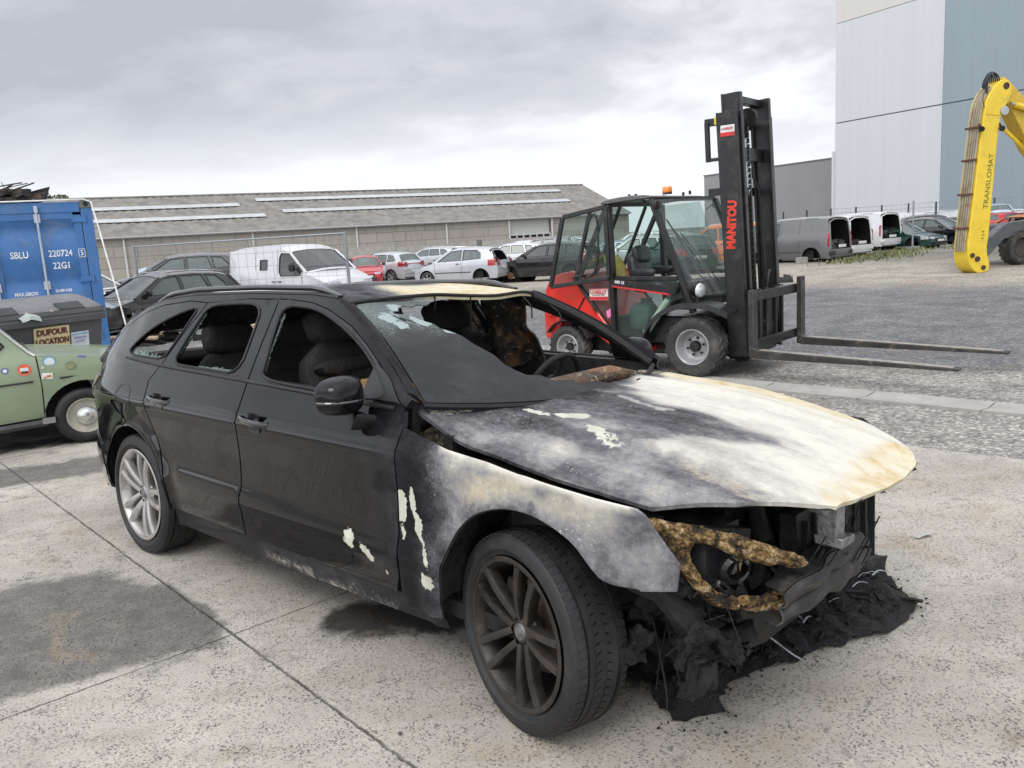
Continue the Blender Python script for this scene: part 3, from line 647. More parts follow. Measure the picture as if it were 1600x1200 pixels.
# floor, firewall, bulkheads: the dark shell inside
g = MB(); g.box((-1.75, 0, .30), (3.4, 1.62, .06)); g.box((-.42, 0, .62), (.05, 1.56, .62)); g.box((-3.0, 0, .45), (1.2, 1.5, .35)); g.box((-1.5, 0, .38), (2.2, .26, .22))
g.build('floor_pan', CHAR, HERO)
for sg in (-1, 1):
    g = MB()
    for x0, x1 in ((-1.66, -.58), (-2.52, -1.68)):
        g.add([(x0, sg*.84, .33), (x1, sg*.84, .33), (x1, sg*.80, 1.03), (x0, sg*.80, 1.05), (x0, sg*.78, .33), (x1, sg*.78, .33), (x1, sg*.765, 1.03), (x0, sg*.765, 1.05)], [(0, 1, 2, 3), (4, 7, 6, 5), (0, 3, 7, 4), (1, 5, 6, 2), (3, 2, 6, 7), (0, 4, 5, 1)])
    g.build('door_lining', CHAR, HERO)
    g = MB(); g.bar((-1.71, sg*.79, 1.0), (-1.78, sg*.585, 1.40), .10, .03, up=(0, sg, 0)); g.build('door_pillar', CHAR_P if sg > 0 else CHAR, HERO)
# seats
def rough_mesh(g, amp, sc, seed=0.):
    g.v = [tuple(Vector(p)+noise.noise_vector(Vector(p)*sc+Vector((seed, seed*2, 0)))*amp) for p in g.v]; return g
def pillow(g, c, d, rot=None, p=3.2, n=14):
    """rounded cushion"""
    Q = rot or Matrix.Identity(3)
    def f(u, v):
        t = (u*2-1)*math.pi/2*.999; a = v*2*math.pi
        e = 2/p; sg_ = lambda x, k: math.copysign(abs(x)**k, x)
        q = Vector((d[0]/2*sg_(math.cos(t), e)*sg_(math.cos(a), e), d[1]/2*sg_(math.cos(t), e)*sg_(math.sin(a), e), d[2]/2*sg_(math.sin(t), e)))
        return Q@q+Vector(c)
    g.grid(f, n, 2*n); return g
for sy in (-.38, .38):
    tilt = Matrix.Rotation(R(-17), 3, 'Y')
    g = MB(); pillow(g, (-1.18, sy, .60), (.56, .50, .20)); rough_mesh(g, .03, 9, sy)
    s0 = g.build('front_seat', CHAR_P if sy < 0 else CHAR, HERO)
    g = MB(); pillow(g, (-1.52, sy, .90), (.17, .50, .62), tilt)
    for k in range(5): pillow(g, (-1.42-.02*k, sy, .68+.1*k), (.10, .40, .07), tilt, n=6)
    rough_mesh(g, .035, 8, sy); g.build('seat_back', CHAR, s0)
    g = MB(); pillow(g, (-1.64, sy, 1.26), (.13, .30, .19), tilt); rough_mesh(g, .015, 8, sy); g.cyl((-1.6, sy-.07, 1.15), (-1.62, sy-.07, 1.22), .008, 6); g.cyl((-1.6, sy+.07, 1.15), (-1.62, sy+.07, 1.22), .008, 6); g.build('headrest', CHAR, s0)
g = MB(); pillow(g, (-2.15, 0, .58), (.55, 1.3, .22)); pillow(g, (-2.50, 0, .86), (.18, 1.34, .62), Matrix.Rotation(R(-20), 3, 'Y')); rough_mesh(g, .02, 7); rb = g.build('rear_bench', CHAR, HERO)
for sy in (-.42, 0, .42):
    g = MB(); pillow(g, (-2.58, sy, 1.17), (.14, .30, .19), Matrix.Rotation(R(-14), 3, 'Y')); g.build('headrest', CHAR, rb)
# rusty springs and scorched foam on the front seat seen through the near window
g = MB(); r2 = random.Random(2)
for k in range(9):
    a = (-1.42+.06*k, -.52+.03*(k % 3), 1.0+.025*math.sin(k)); rbox(g, (a[0], a[1], a[2]-.03), (.09, .16, .04+.02*r2.random()), Matrix.Rotation(r2.uniform(-1, 1), 3, 'Z'))
rough_mesh(g, .04, 12, 3); g.build('burnt_foam', mat_char('scorched_foam', (.03, .016, .008), (.12, .07, .03), rust=.7, rc=(.3, .16, .05), pale=.6), HERO)
# dashboard, melted
def dashP(u, v):
    y = -.70+1.4*u; x = -.42-.50*v+.05*math.sin(5*y); z = .93-.10*v+.05*fbm((x, y, 0), 5)+.03*math.exp(-((y-.36)/.2)**2)-.25*max(0, v-.75)*4*.8
    return (x, y, z)
g = MB(); g.grid(dashP, 40, 16); g.build('dashboard', CHAR_P, HERO, solid=.04)
g = MB(); g.tube([(-.62, -.25, .98), (-.5, 0, 1.02), (-.48, .3, 1.03), (-.52, .6, .99)], [.04, .06, .055, .03], 12, flat=.5); rough_mesh(g, .05, 9, 1); g.build('dash_top', mat_char('rusty_dash', (.03, .02, .012), (.14, .08, .04), rust=.35, rc=(.13, .06, .025), pale=.35), HERO)
g = MB(); tl = Matrix.Rotation(R(-64), 3, 'Y'); c0 = Vector((-.88, .36, .93))
ring = [c0+tl@Vector((.185*math.cos(t), .185*math.sin(t), 0)) for t in np.linspace(0, 2*math.pi, 28, endpoint=False)]
g.tube(ring, .015, 8, closed=True); g.lathe([(0, .03), (.06, .028), (.075, 0), (0, -.02)], c0, tl@Vector((0, 0, 1)), 16)
for t in (0, 2.4, 3.9): g.bar(c0, c0+tl@Vector((.18*math.cos(t), .18*math.sin(t), 0)), .03, .012)
g.cyl(c0, c0+Vector((.35, 0, -.1)), .04, 10); g.build('steering_wheel', CHAR, HERO)
# charred sheet hanging from the far door frame, wires below the header
def hang(u, v):
    x = -1.58+.30*u+.12*v*u; y = .60+.10*v-.10*math.sin(u*7+v)*.35; z = 1.39-.34*v-.05*math.sin(6*u)*v-.09*u*v
    return (x, y-.05*math.sin(9*v+4*u)*.5, z)
g = MB(); g.grid(hang, 16, 14); rough_mesh(g, .03, 9, 6); g.build('hanging_lining', mat_char('rusty_lining', rust=.45, rc=(.10, .055, .025), pale=.25), HERO, solid=.008)
g = MB()
for pts in ([(-1.02, -.05, 1.40), (-1.05, -.02, 1.30), (-1.1, .02, 1.2), (-1.15, .02, 1.12)], [(-1.05, .35, 1.38), (-1.0, .36, 1.33), (-1.01, .37, 1.27)], [(-1.0, .5, 1.33), (-.95, .52, 1.29), (-.93, .5, 1.25)], [(-1.1, -.2, 1.4), (-1.12, -.18, 1.34)]): g.tube(smoothpoly(pts, False, 2), .004, 5)
g.build('loose_wire', CHAR, HERO)
# windscreen surface
E0, E1 = Vector((-.57, .765, 1.03)), Vector((-1.2, .59, 1.38)); C0, C1 = Vector((-.36, 0, .985)), Vector((-1.10, 0, 1.405))
def WS(u, v):
    e = E0+(E1-E0)*v+Vector((0, 0, .03))*math.sin(math.pi*v); c = C0+(C1-C0)*v+Vector((.02, 0, .03))*math.sin(math.pi*v)
    w_ = 1-u*u; p = e*(1-w_)+c*w_; p.y = u*e.y; return p
def sagP(u, v):
    p = WS(u, v); edge = min(1, (1+u)*3)*min(1, v*4); p.z -= .035*edge*itp(u, [-1, -.4, 0, .6], [0, .5, 1, 1.4]); return p
r2 = random.Random(4)
out = [(-.985, .0), (-.985, .97), (-.9, .985), (-.7, .985), (-.5, .975), (-.42, .95), (-.47, .925), (-.55, .935), (-.60, .91), (-.66, .925), (-.72, .90), (-.74, .86), (-.80, .85), (-.79, .82), (-.71, .80), (-.64, .72), (-.60, .69), (-.59, .64), (-.55, .61), (-.50, .56), (-.47, .47), (-.41, .38), (-.40, .30), (-.36, .25), (-.32, .21), (-.22, .20), (-.17, .15), (-.05, .14), (.1, .12), (.22, .06), (.3, .02), (.3, 0)]
slit = [(-.83, .80), (-.80, .80), (-.70, .69), (-.68, .65), (-.72, .66), (-.80, .75)]
def mat_screen():
    m, nt, N, L, bs = shader('smoked_laminated_glass'); nb = NB(nt); co = nb.coord(); up = nb.attr('tan').outputs['Fac']; pl = nb.attr('peel').outputs['Fac']
    n = nb.noise(co, 14, 8, .65, .4)
    c = nb.mix(nb.rng(nb.math('ADD', up, nb.math('MULTIPLY', nb.math('SUBTRACT', n, .5), .7)), .3, .8), (.022, .023, .026), (.11, .135, .13))
    sp = nb.rng(nb.math('ADD', pl, nb.math('MULTIPLY', nb.math('SUBTRACT', nb.noise(co, 32, 6, .62), .5), 1.3)), .56, .60)
    c = nb.mix(nb.math('MULTIPLY', nb.rng(nb.noise(co, 5, 8, .7, .5), .45, .75), .5), c, (.06, .062, .066)); ck = nb.voro(nb.map(co, sc=(1, 1, 1.4)), 34, 'Distance', 'DISTANCE_TO_EDGE'); c = nb.mix(nb.math('MULTIPLY', nb.rng(ck, 0., .05, .55, 0.), nb.rng(nb.math('ADD', up, nb.noise(co, 6, 5)), .75, 1.1)), c, (.28, .34, .33)); c = nb.mix(sp, c, (.30, .36, .355)); L.new(c, bs.inputs['Base Color']); L.new(nb.rng(n, .2, .8, .34, .52), bs.inputs['Roughness']); bs.inputs['Specular IOR Level'].default_value = .2
    nb.bump(nb.math('ADD', n, sp), .10, .01, bs); return m
g = MB(); panel_mesh(g, out, [slit], lambda u, v: tuple(sagP(u, v)), .04, flip=True)
o = g.build('windscreen_remains', mat_screen(), HERO, solid=.006, ang=60); o['label'] = 'smoked sagging remains of the windscreen'
uvs = {}
set_attr(o, tan=lambda p: min(1, max(0, (p.z-1.17)*4.5)), peel=lambda p: max(seg((p.x, p.y), a, a, r) for a, r in (((-1.02, -.54), .09), ((-.94, -.53), .05), ((-.95, -.42), .10), ((-.90, -.33), .10), ((-.84, -.36), .06), ((-1.08, -.45), .08), ((-.8, -.2), .05))))
# screen surround rubber
g = MB(); g.tube([WS(-1.0, i/16)+Vector((0, -.004, .006)) for i in range(17)], .008, 6); g.tube([WS(1.0, i/16) for i in range(17)], .02, 6)
g.tube([WS(-1+2*i/30, -.02) for i in range(31)], .012, 6); g.build('windscreen_surround', CHAR, HERO)
g = MB()
for sg in (-1, 1):
    n = 18
    V = []
    for i in range(n+1):
        v = i/n; p = WS(sg, v); x = itp(v, [0, 1], [-.56, -1.22]); q = Vector((x-.02, sg*(hw(x, rtop(x))), rtop(x)))
        V += [p+Vector((0, sg*.004, -.004)), (p+q)/2+Vector((0, sg*.012, .012)), q]
    F = [(3*i+k, 3*i+k+1, 3*i+k+4, 3*i+k+3) if sg < 0 else (3*i+k, 3*i+k+3, 3*i+k+4, 3*i+k+1) for i in range(n) for k in (0, 1)]
    gg = MB(); gg.add(V, F); o = gg.build('windscreen_pillar', [PAINT, CHAR], HERO, solid=.012); paintattrs(o, ash=(lambda p: .12) if sg < 0 else (lambda p: .05), soot=lambda p: .9)
# wing mirrors
for sg in (-1, 1):
    mm = M('mirror_gloss', (.006, .006, .007), .16, coat=.45, var=.2, spec=.1)
    g = MB(); c = (-.80, sg*.970, 1.066)
    def mf(u, v):
        t = (u*2-1)*math.pi/2*.999; a = v*2*math.pi; e = .72; sp = lambda x: math.copysign(abs(x)**e, x)
        X = .075*sp(math.cos(t))*sp(math.cos(a)); Y = .098*sp(math.sin(t)); Z = .074*sp(math.cos(t))*sp(math.sin(a))
        k = 1-.25*max(0, X/.085)*abs(Y/.115); Z *= 1-.15*(sg*Y/.115) if Z > 0 else (1-.1*(sg*Y/.115)); X *= (1.1 if X > 0 else .55)
        return (c[0]+X, c[1]+Y*k, c[2]+Z*k)
    g.grid(mf, 18, 28); mo = g.build('wing_mirror', mm, HERO)
    g = MB(); g.tube([(-.80+.02, sg*.90, .985), (-.765, sg*.93, .965), (-.74, sg*.86, .955)], [.04, .045, .04], 10, flat=.5); g.build('mirror_arm', TRIM, mo)
    g = MB(); g.tube([(-.80+.083*math.cos(a)-.0, sg*(.970)+.099*math.sin(a), 1.05) for a in np.linspace(-1.5, 1.5, 12)], .005, 6); g.build('mirror_indicator', M('indicator_strip', (.05, .05, .052), .15, coat=1), mo)
    g = MB(); panel_mesh(g, [(-.62, 1.035), (-.60, 1.03), (-.70, 1.105), (-.83, 1.165), (-.84, 1.045), (-.70, 1.035)][::-1], [], lambda x, z: (x, sg*(hw(x, z)-.006), z), .05, flip=(sg < 0)); g.build('mirror_triangle', TRIM, HERO, solid=.01)
# ------------------------------------------------------------------ bonnet
def hood_z(x, y):
    zc = sitp(x, [-.7, -.45, -.1, .2, .5, .7, .83, .9], [1.01, 1.005, .985, .96, .91, .855, .80, .77], .08)
    zr = sitp(x, [-.75, -.66, -.36, .04, .42, .6, .83, .9], [1.06, 1.035, .912, .848, .80, .79, .79, .77], .05)
    zl = sitp(x, [-.7, -.6, 0, .3, .45, .8, .9], [1.01, 1.0, .955, .90, .86, .80, .77], .08)
    ze = zr if y < 0 else zl
    t = min(1, abs(y)/.77); z = zc-(zc-ze)*t**2.2
    # two soft power creases and heat buckling
    for c in (-1, 1): z += .010*math.exp(-((y-c*(.50-.10*(x+.5)))/.05)**2)
    return z+.006*fbm((x, y, 0), 3.2, 3)*min(1, (x+.7)*2)
HOOD = [(-.665, -.775), (-.36, -.775), (.04, -.770), (.42, -.750), (.62, -.61), (.83, -.40), (.855, -.1), (.86, .1), (.84, .30), (.77, .45), (.60, .60), (.45, .70), (.0, .755), (-.55, .765), (-.59, .70), (-.50, .45), (-.43, .1), (-.43, -.1), (-.50, -.4), (-.60, -.68)]
g = MB(); panel_mesh(g, HOOD, [], lambda x, y: (x, y, hood_z(x, y)), .024)
hood = g.build('bonnet', [PAINT, CHAR], HERO, ang=70)
md = hood.modifiers.new('thickness', 'SOLIDIFY'); md.thickness = .014; md.offset = -1; md.material_offset = 1; esplit(hood)
WHITE = [(-.45, .40), (-.37, .25), (-.13, .01), (.07, -.05), (.24, -.06), (.48, -.12), (.40, -.19), (.25, -.30), (.19, -.45), (.27, -.52), (.45, -.54), (.61, -.56), (.75, -.62), (1.2, -.6), (1.2, 1.2), (-.45, 1.2)]
def h_ash(p0):
    st = .05*fbm((p0.x*1.5, p0.y*7, 2), 2.2, 4); p = warp(p0, .035, 5); q = (p.x+st, p.y+st*.4)
    v = .35+.08*itp(q[0], [-.6, .3], [0, 1])+.06*fbm((p0.x*1.2, p0.y*5, 0), 2.5, 4)
    v -= .13*seg(q, (-.45, -.1), (.25, -.18), .15)+.10*seg(q, (-.5, .2), (-.35, -.5), .2)
    v += .20*seg(q, (-.33, -.68), (.0, -.62), .12)+.17*seg(q, (.0, -.64), (.55, -.64), .10)+.14*seg(q, (-.05, -.42), (.2, -.5), .12)
    d = sdist(q[0], q[1], WHITE); t = min(1, max(0, (d+.015)/.07)); t = t*t*(3-2*t)
    w_ = .86+.10*min(1, max(0, d/.2))
    w_ -= .30*seg(q, (.36, -.50), (.62, -.52), .09)+.12*seg(q, (.3, -.35), (.6, -.40), .09)+.10*max(0, fbm((p0.x*1.1, p0.y*6, 4), 3, 4))
    v = v+(w_-v)*t
    v = max(v, .8*min(1, 2.2*seg(q, (-.22, -.015), (.05, -.085), .022)))
    return max(.02, min(1, v))
def h_tan(p0):
    p = warp(p0, .04, 6); q = (p.x, p.y)
    return min(1, max(1.1*seg(q, (-.5, .74), (.45, .68), .19), .45*seg(q, (-.1, .5), (.6, .42), .20), 1.2*seg(q, (.86, -.05), (.80, .38), .17), .7*seg(q, (.83, -.35), (.80, .0), .16), .45*seg(q, (.40, -.51), (.66, -.54), .10), .20*seg(q, (.3, -.2), (.8, -.25), .38), .20*seg(q, (.4, .2), (.8, .2), .35)))
def h_peel(p):
    q = (p.x, p.y)
    return max(.8*seg(q, (-.20, -.39), (-.14, -.36), .07), .75*seg(q, (-.36, -.42), (-.25, -.43), .05), .6*seg(q, (-.55, -.72), (-.5, -.6), .05), .62*seg(q, (-.02, -.45), (.12, -.5), .08))
paintattrs(hood, h_ash, h_tan, h_peel, lambda p: .9)
hood['label'] = 'burnt bonnet, bare zinc white and ochre at the front, grey at the back'
# ------------------------------------------------------------------ burnt front end
r2 = random.Random(11)
g = MB()
rbox(g, (.18, -.02, .60), (.52, .62, .26), n=8); rbox(g, (.10, .05, .74), (.36, .40, .10), n=6); rbox(g, (-.22, 0, .70), (.25, 1.3, .22), n=8); rbox(g, (.20, .0, .34), (.7, 1.0, .16), n=8)
for k in range(4): g.tube([(.42, -.25+.15*k, .75), (.50, -.25+.15*k, .72), (.52, -.25+.15*k, .60)], .028, 8)
for c, r_ in (((.50, -.12, .62), .085), ((.52, .06, .55), .07), ((.50, -.28, .50), .065)):
    g.lathe([(0, 0), (r_*.35, 0), (r_*.4, .02), (r_*.8, .015), (r_, .03), (r_, .0), (r_*.86, -.01), (r_, -.02), (r_, -.05), (0, -.05)], c, (1, 0, 0), 20)
rough_mesh(g, .02, 11, 2); g.build('engine', CHAR, HERO)
g = MB()
rbox(g, (.60, .14, .52), (.05, .72, .34), n=6)
for k in range(8): g.box((.63, -.16+.09*k, .52), (.02, .012, .30))
rough_mesh(g, .025, 7, 1); g.build('radiator', CHAR, HERO)
for sg in (-1, 1):
    g = MB(); g.box((.10, sg*.58, .46), (.70, .06, .12)); rbox(g, (.05, sg*.64, .60), (.4, .2, .24), n=4); g.lathe([(0, .12), (.10, .10), (.13, 0), (.13, -.15)], (-.02, sg*.60, .72), (0, 0, 1), 18)
    g.bar((-.3, sg*.72, .84), (.40, sg*.70, .74), .05, .03)
    rough_mesh(g, .02, 9, 4); g.build('chassis_rail', CHAR_R, HERO)
g = MB(); g.bar((.44, -.68, .72), (.60, -.50, .70), .04, .03); rough_mesh(g, .01, 9, 4); g.build('lamp_bracket', CHAR, HERO)
g = MB(); g.box((.775, -.30, .715), (.06, .05, .14)); g.box((.78, -.28, .66), (.09, .09, .03)); g.box((.76, -.12, .775), (.05, .5, .02)); rough_mesh(g, .012, 14, 2)
g.build('lock_bracket', M('sooty_alloy', (.22, .22, .22), .5, .6, var=.5, nscale=12, bump=.5, dirt=(.03, .03, .03), dirt_amt=.8), HERO, bevel=.004)
# melted headlamp surround
def melt(pts, rr, name, mat, seed, flat=.6, sub=9, amp=.010):
    P = smoothpoly(pts, False, 2); P = [Vector(p) for p in P]; Q = []; 
    for i in range(len(P)-1): Q += [P[i].lerp(P[i+1], t/sub) for t in range(sub)]
    Q.append(P[-1]); n = len(Q)
    rad = [itp(i/(n-1), np.linspace(0, 1, len(rr)), rr)*(1+.35*fbm((Q[i].x, Q[i].y, Q[i].z+seed), 16, 3)) for i in range(n)]
    g = MB(); g.tube(Q, rad, 20, flat=flat); rough_mesh(g, amp, 46, seed); rough_mesh(g, amp*.7, 95, seed+3); rough_mesh(g, amp*1.5, 11, seed+1)
    return g.build(name, mat, HERO, ang=80)
CS = [(.075, .775), (.206, .757), (.331, .733), (.453, .697), (.53, .672), (.555, .645), (.535, .628), (.503, .633), (.405, .644), (.319, .672), (.262, .695), (.222, .698), (.212, .652), (.244, .599), (.282, .553), (.334, .537), (.407, .540), (.456, .560), (.504, .583), (.547, .576), (.540, .530), (.482, .497), (.408, .492), (.321, .497), (.25, .527), (.199, .594), (.146, .66), (.088, .735)]
CS = [(u+.006*fbm((u, v, 1), 22, 3), v+.006*fbm((u, v, 4), 22, 3)) for u, v in resample(smoothpoly(CS, it=1), .012)]
_lx, _ly = .52/.6268, .35/.6268
def lampP(u, v, d=0.):
    e = abs(sdist(u, v, CS)); h = .020*min(1, e/.012)+.010*fbm((u, v, 0), 30, 4)+.008*fbm((u, v, 3), 70, 3)+d
    return (.33+_lx*u+_ly*h, -.80+_ly*u-_lx*h, v+.004*fbm((u, v, 8), 50, 2))
g = MB(); panel_mesh(g, CS, [], lambda u, v: lampP(u, v), .0075, estep=.012); n0 = len(g.v)
o = g.build('headlamp_surround', GOLD, HERO, ang=80, solid=.022)
melt([(.62, -.61, .69), (.628, -.606, .66), (.632, -.603, .62)], [.014, .009, .004], 'melted_drip', GOLD, 3., sub=3, amp=.004)
g = MB(); g.lathe([(.002, -.09), (.05, -.08), (.085, -.03), (.095, .02), (.09, .035), (.08, .02), (.05, -.03), (0, -.04)], (.50, -.60, .62), (.75, -.65, 0), 24)
g.lathe([(.03, .03), (.045, .02), (.05, -.01), (.05, -.06)], (.58, -.55, .60), (.75, -.65, 0), 20); g.box((.42, -.55, .62), (.25, .2, .2)); rough_mesh(g, .012, 15, 3)
g.build('headlamp', M('burnt_lamp', (.018, .018, .02), .22, var=.5, coat=.5), HERO)
# warped bumper beam
BX = [((.775, -.68, .52), (.775, -.63, .585)), ((.785, -.51, .505), (.785, -.50, .60)), ((.765, -.30, .48), (.76, -.30, .595)), ((.745, -.08, .45), (.74, -.10, .585)), ((.715, .10, .435), (.705, .10, .555)), ((.695, .22, .43), (.695, .18, .545)), ((.69, .27, .455), (.69, .25, .49))]
g = MB(); bt = smoothpoly([a for a, b in BX], False, 2); tp = smoothpoly([b for a, b in BX], False, 2)
def beamP(u, v):
    k = u*(len(bt)-1); i = min(len(bt)-2, int(k)); t = k-i; a = Vector(bt[i]).lerp(Vector(bt[i+1]), t); b = Vector(tp[i]).lerp(Vector(tp[i+1]), t)
    bul = [0, .014, .010, -.006, .010, .014, 0][min(6, int(v*6.01))]
    p = a.lerp(b, v); p.x += bul; p.y -= bul*.3; return p
g.grid(beamP, 44, 6, flip=True); g.grid(lambda u, v: beamP(u, 1)+Vector((-.07*v, .03*v, .004)), 44, 1, flip=True); g.grid(lambda u, v: beamP(u, 0)+Vector((-.07*v, .03*v, 0)), 44, 1)
rough_mesh(g, .012, 8, 5)
def mat_beam():
    m, nt, N, L, bs = shader('scorched_beam'); nb = NB(nt); co = nb.coord()
    n = nb.noise(nb.map(co, sc=(1, .5, 3)), 10, 8, .7, .4); n2 = nb.noise(co, 4.5, 7, .65)
    c = nb.ramp(nb.math('ADD', nb.math('MULTIPLY', n, .65), nb.math('MULTIPLY', n2, .4)), [(.44, (.008, .008, .008)), (.58, (.022, .021, .022)), (.68, (.07, .06, .05)), (.80, (.30, .30, .30))])
    L.new(c, bs.inputs['Base Color']); bs.inputs['Roughness'].default_value = .5; bs.inputs['Metallic'].default_value = .25; nb.bump(n, .5, .01, bs); return m
g.build('bumper_beam', mat_beam(), HERO, solid=.006, ang=60)
# hanging wiring and scraps under the lamp
g = MB()
for k in range(34):
    a = Vector((r2.uniform(.25, .66), r2.uniform(-.72, -.25), r2.uniform(.42, .62))); b = a+Vector((r2.uniform(-.12, .12), r2.uniform(-.12, .12), -r2.uniform(.06, .26)))
    b.z = max(.04, b.z); m_ = (a+b)/2+Vector((r2.uniform(-.08, .08), r2.uniform(-.08, .08), -r2.uniform(0, .08)))
    g.tube(smoothpoly([tuple(a), tuple(m_), tuple(b)], False, 2), r2.choice((.0015, .002, .003, .006)), 5)
for k in range(14):
    a = (r2.uniform(.75, .8), r2.uniform(-.4, .1), r2.uniform(.55, .74)); g.tube(smoothpoly([a, (a[0]-.05, a[1]+r2.uniform(-.1, .1), a[2]-.12), (a[0]-.08, a[1]+r2.uniform(-.1, .1), a[2]-.22)], False, 2), .0025, 5)
g.build('burnt_wiring', CHAR, HERO)
g = MB()
for k in range(30):
    c = Vector((r2.uniform(.05, .50), r2.uniform(-.66, .3), r2.uniform(.20, .46))); s_ = r2.uniform(.05, .14)
    rbox(g, c, (s_*r2.uniform(.6, 1.6), s_, s_*r2.uniform(.4, 1.3)), Matrix.Rotation(r2.uniform(0, 3), 3, Vector((r2.uniform(-1, 1), r2.uniform(-1, 1), 1)).normalized()), n=9)
g.tube([(.40, -.80, .60), (.44, -.77, .56), (.50, -.74, .50), (.53, -.72, .46), (.56, -.68, .38)], [.02, .028, .018, .03, .012], 10)
for k in range(16): rbox(g, (r2.uniform(.36, .62), r2.uniform(-.78, -.5), r2.uniform(.32, .56)), (r2.uniform(.02, .08), r2.uniform(.02, .07), r2.uniform(.02, .09)), n=6)
g.tube([(.2, -.5, .25), (.45, -.6, .3), (.62, -.5, .42)], .035, 8); g.tube([(.25, -.75, .22), (.1, -.4, .26), (.1, .4, .26)], .03, 8)
rough_mesh(g, .06, 9, 8); rough_mesh(g, .035, 24, 9); rough_mesh(g, .018, 60, 4); g.build('front_wreckage', CHAR, HERO, ang=60)
# ------------------------------------------------------------------ wheels
def mat_tyre(name='tyre', col=(.016, .016, .017), dust=.25):
    m, nt, N, L, bs = shader(name); nb = NB(nt); co = nb.coord()
    n = nb.noise(co, 6, 8, .65, .3)
    L.new(nb.mix(nb.math('MULTIPLY', nb.rng(n, .42, .75), dust), col, (.17, .16, .145)), bs.inputs['Base Color']); L.new(nb.rng(n, .2, .8, .45, .75), bs.inputs['Roughness'])
    nb.bump(nb.noise(co, 70, 4), .15, .004, bs); return m
TYRE = mat_tyre(col=(.011, .011, .012), dust=.14); TYRE_D = mat_tyre('dusty_tyre', (.03, .03, .03), .7)
def tyre_mesh(R_, W, rimr, n=96, lugs=72, grooves=4, deep=.007):
    """tyre lathe along local y (outer face at -y) with real tread grooves and side lugs"""
    g = MB(); h = W/2
    prof = [(rimr-.004, -h*.72), (rimr+.006, -h*.86), (rimr+.018, -h*.90), (rimr+.020, -h*.93), ((rimr+R_)/2-.01, -h*1.0), (R_-.035, -h*.985), (R_-.018, -h*.93), (R_-.006, -h*.84), (R_-.001, -h*.72)]
    ts = []; 
    for k in range(grooves):
        c = -h*.72+(2*h*.72)*(k+.5)/grooves*1.0; w_ = .0055
        ts += [(R_, c-w_), (R_-deep, c-w_*.7), (R_-deep, c+w_*.7), (R_, c+w_)]
    prof += ts+[(r, -y) for r, y in prof[::-1]]
    m = len(prof); V = []; F = []
    for j in range(n):
        a = 2*math.pi*j/n
        for r, y in prof:
            V.append((r*math.cos(a), y, r*math.sin(a)))
    for j in range(n):
        jj = (j+1) % n
        F += [(j*m+i, jj*m+i, jj*m+i+1, j*m+i+1) for i in range(m-1)]
    g.add(V, F)
    # sipes: thin dark cuts across shoulders built as raised blocks
    for j in range(lugs):
        a = 2*math.pi*j/lugs
        for y0, y1, sk in ((-h*.86, -h*.60, .02), (-h*.30, -h*.08, .03), (h*.08, h*.30, -.03), (h*.60, h*.86, -.02)):
            da = 2*math.pi/lugs*.40; q = []
            for aa, yy in ((a-da, y0), (a+da, y0), (a+da+sk, y1), (a-da+sk, y1)):
                edge = .006 if abs(yy) > h*.8 else 0
                for rr in (R_-.006-edge, R_+.0028-edge): q.append((rr*math.cos(aa), yy, rr*math.sin(aa)))
            g.add(q, [(1, 3, 5, 7), (0, 1, 7, 6), (2, 4, 5, 3), (0, 2, 3, 1), (4, 6, 7, 5)])
    return g
def spoke(g, a, r0, r1, w0, w1, y0, y1, th=.028, skew=0., off0=0.):
    """one tapered spoke from the hub to the rim at angle a (radius along local x-z, outer face -y)"""
    ca, sa = math.cos(a), math.sin(a); n = 7; V = []
    for i in range(n):
        t = i/(n-1); r = r0+(r1-r0)*t; w_ = w0+(w1-w0)*t; y = y0+(y1-y0)*t**1.5-.012*math.sin(math.pi*t); off = off0+skew*t
        for s_, yy in ((-1, .0), (-.72, -.011), (.0, -.014), (.72, -.011), (1, 0), (.8, th), (-.8, th)):
            p = off+s_*w_/2; V.append((r*ca-p*sa, y+yy, r*sa+p*ca))
    k = 7; F = [(i*k+j, i*k+(j+1) % k, (i+1)*k+(j+1) % k, (i+1)*k+j) for i in range(n-1) for j in range(k)]
    g.add(V, F)
def alloy_rim(Rr, W):
    g = MB(); h = W/2
    g.lathe([(Rr, -h*.90), (Rr+.004, -h*.93), (Rr-.004, -h*.96), (Rr-.014, -h*.93), (Rr-.018, -h*.84), (Rr-.030, -h*.70), (Rr-.034, -h*.3), (Rr-.034, h*.8), (Rr, h*.88)], (0, 0, 0), (0, 1, 0), 64)
    for k in range(5):
        a = R(90)+2*math.pi*k/5
        for s_ in (-1, 1): spoke(g, a, .040, Rr-.020, .030, .036, -h*.60, -h*.82, skew=s_*.024, off0=s_*.021)
    g.lathe([(0, -h*.66), (.030, -h*.67), (.034, -h*.70), (.040, -h*.66), (.062, -h*.60), (.075, -h*.50), (.075, -h*.3)], (0, 0, 0), (0, 1, 0), 30)
    for k in range(5):
        a = R(90+36)+2*math.pi*k/5; c = (.056*math.cos(a), -h*.60, .056*math.sin(a)); g.lathe([(0, -.006), (.007, -.006), (.008, .0), (.010, .006)], c, (0, 1, 0), 8)
    return g
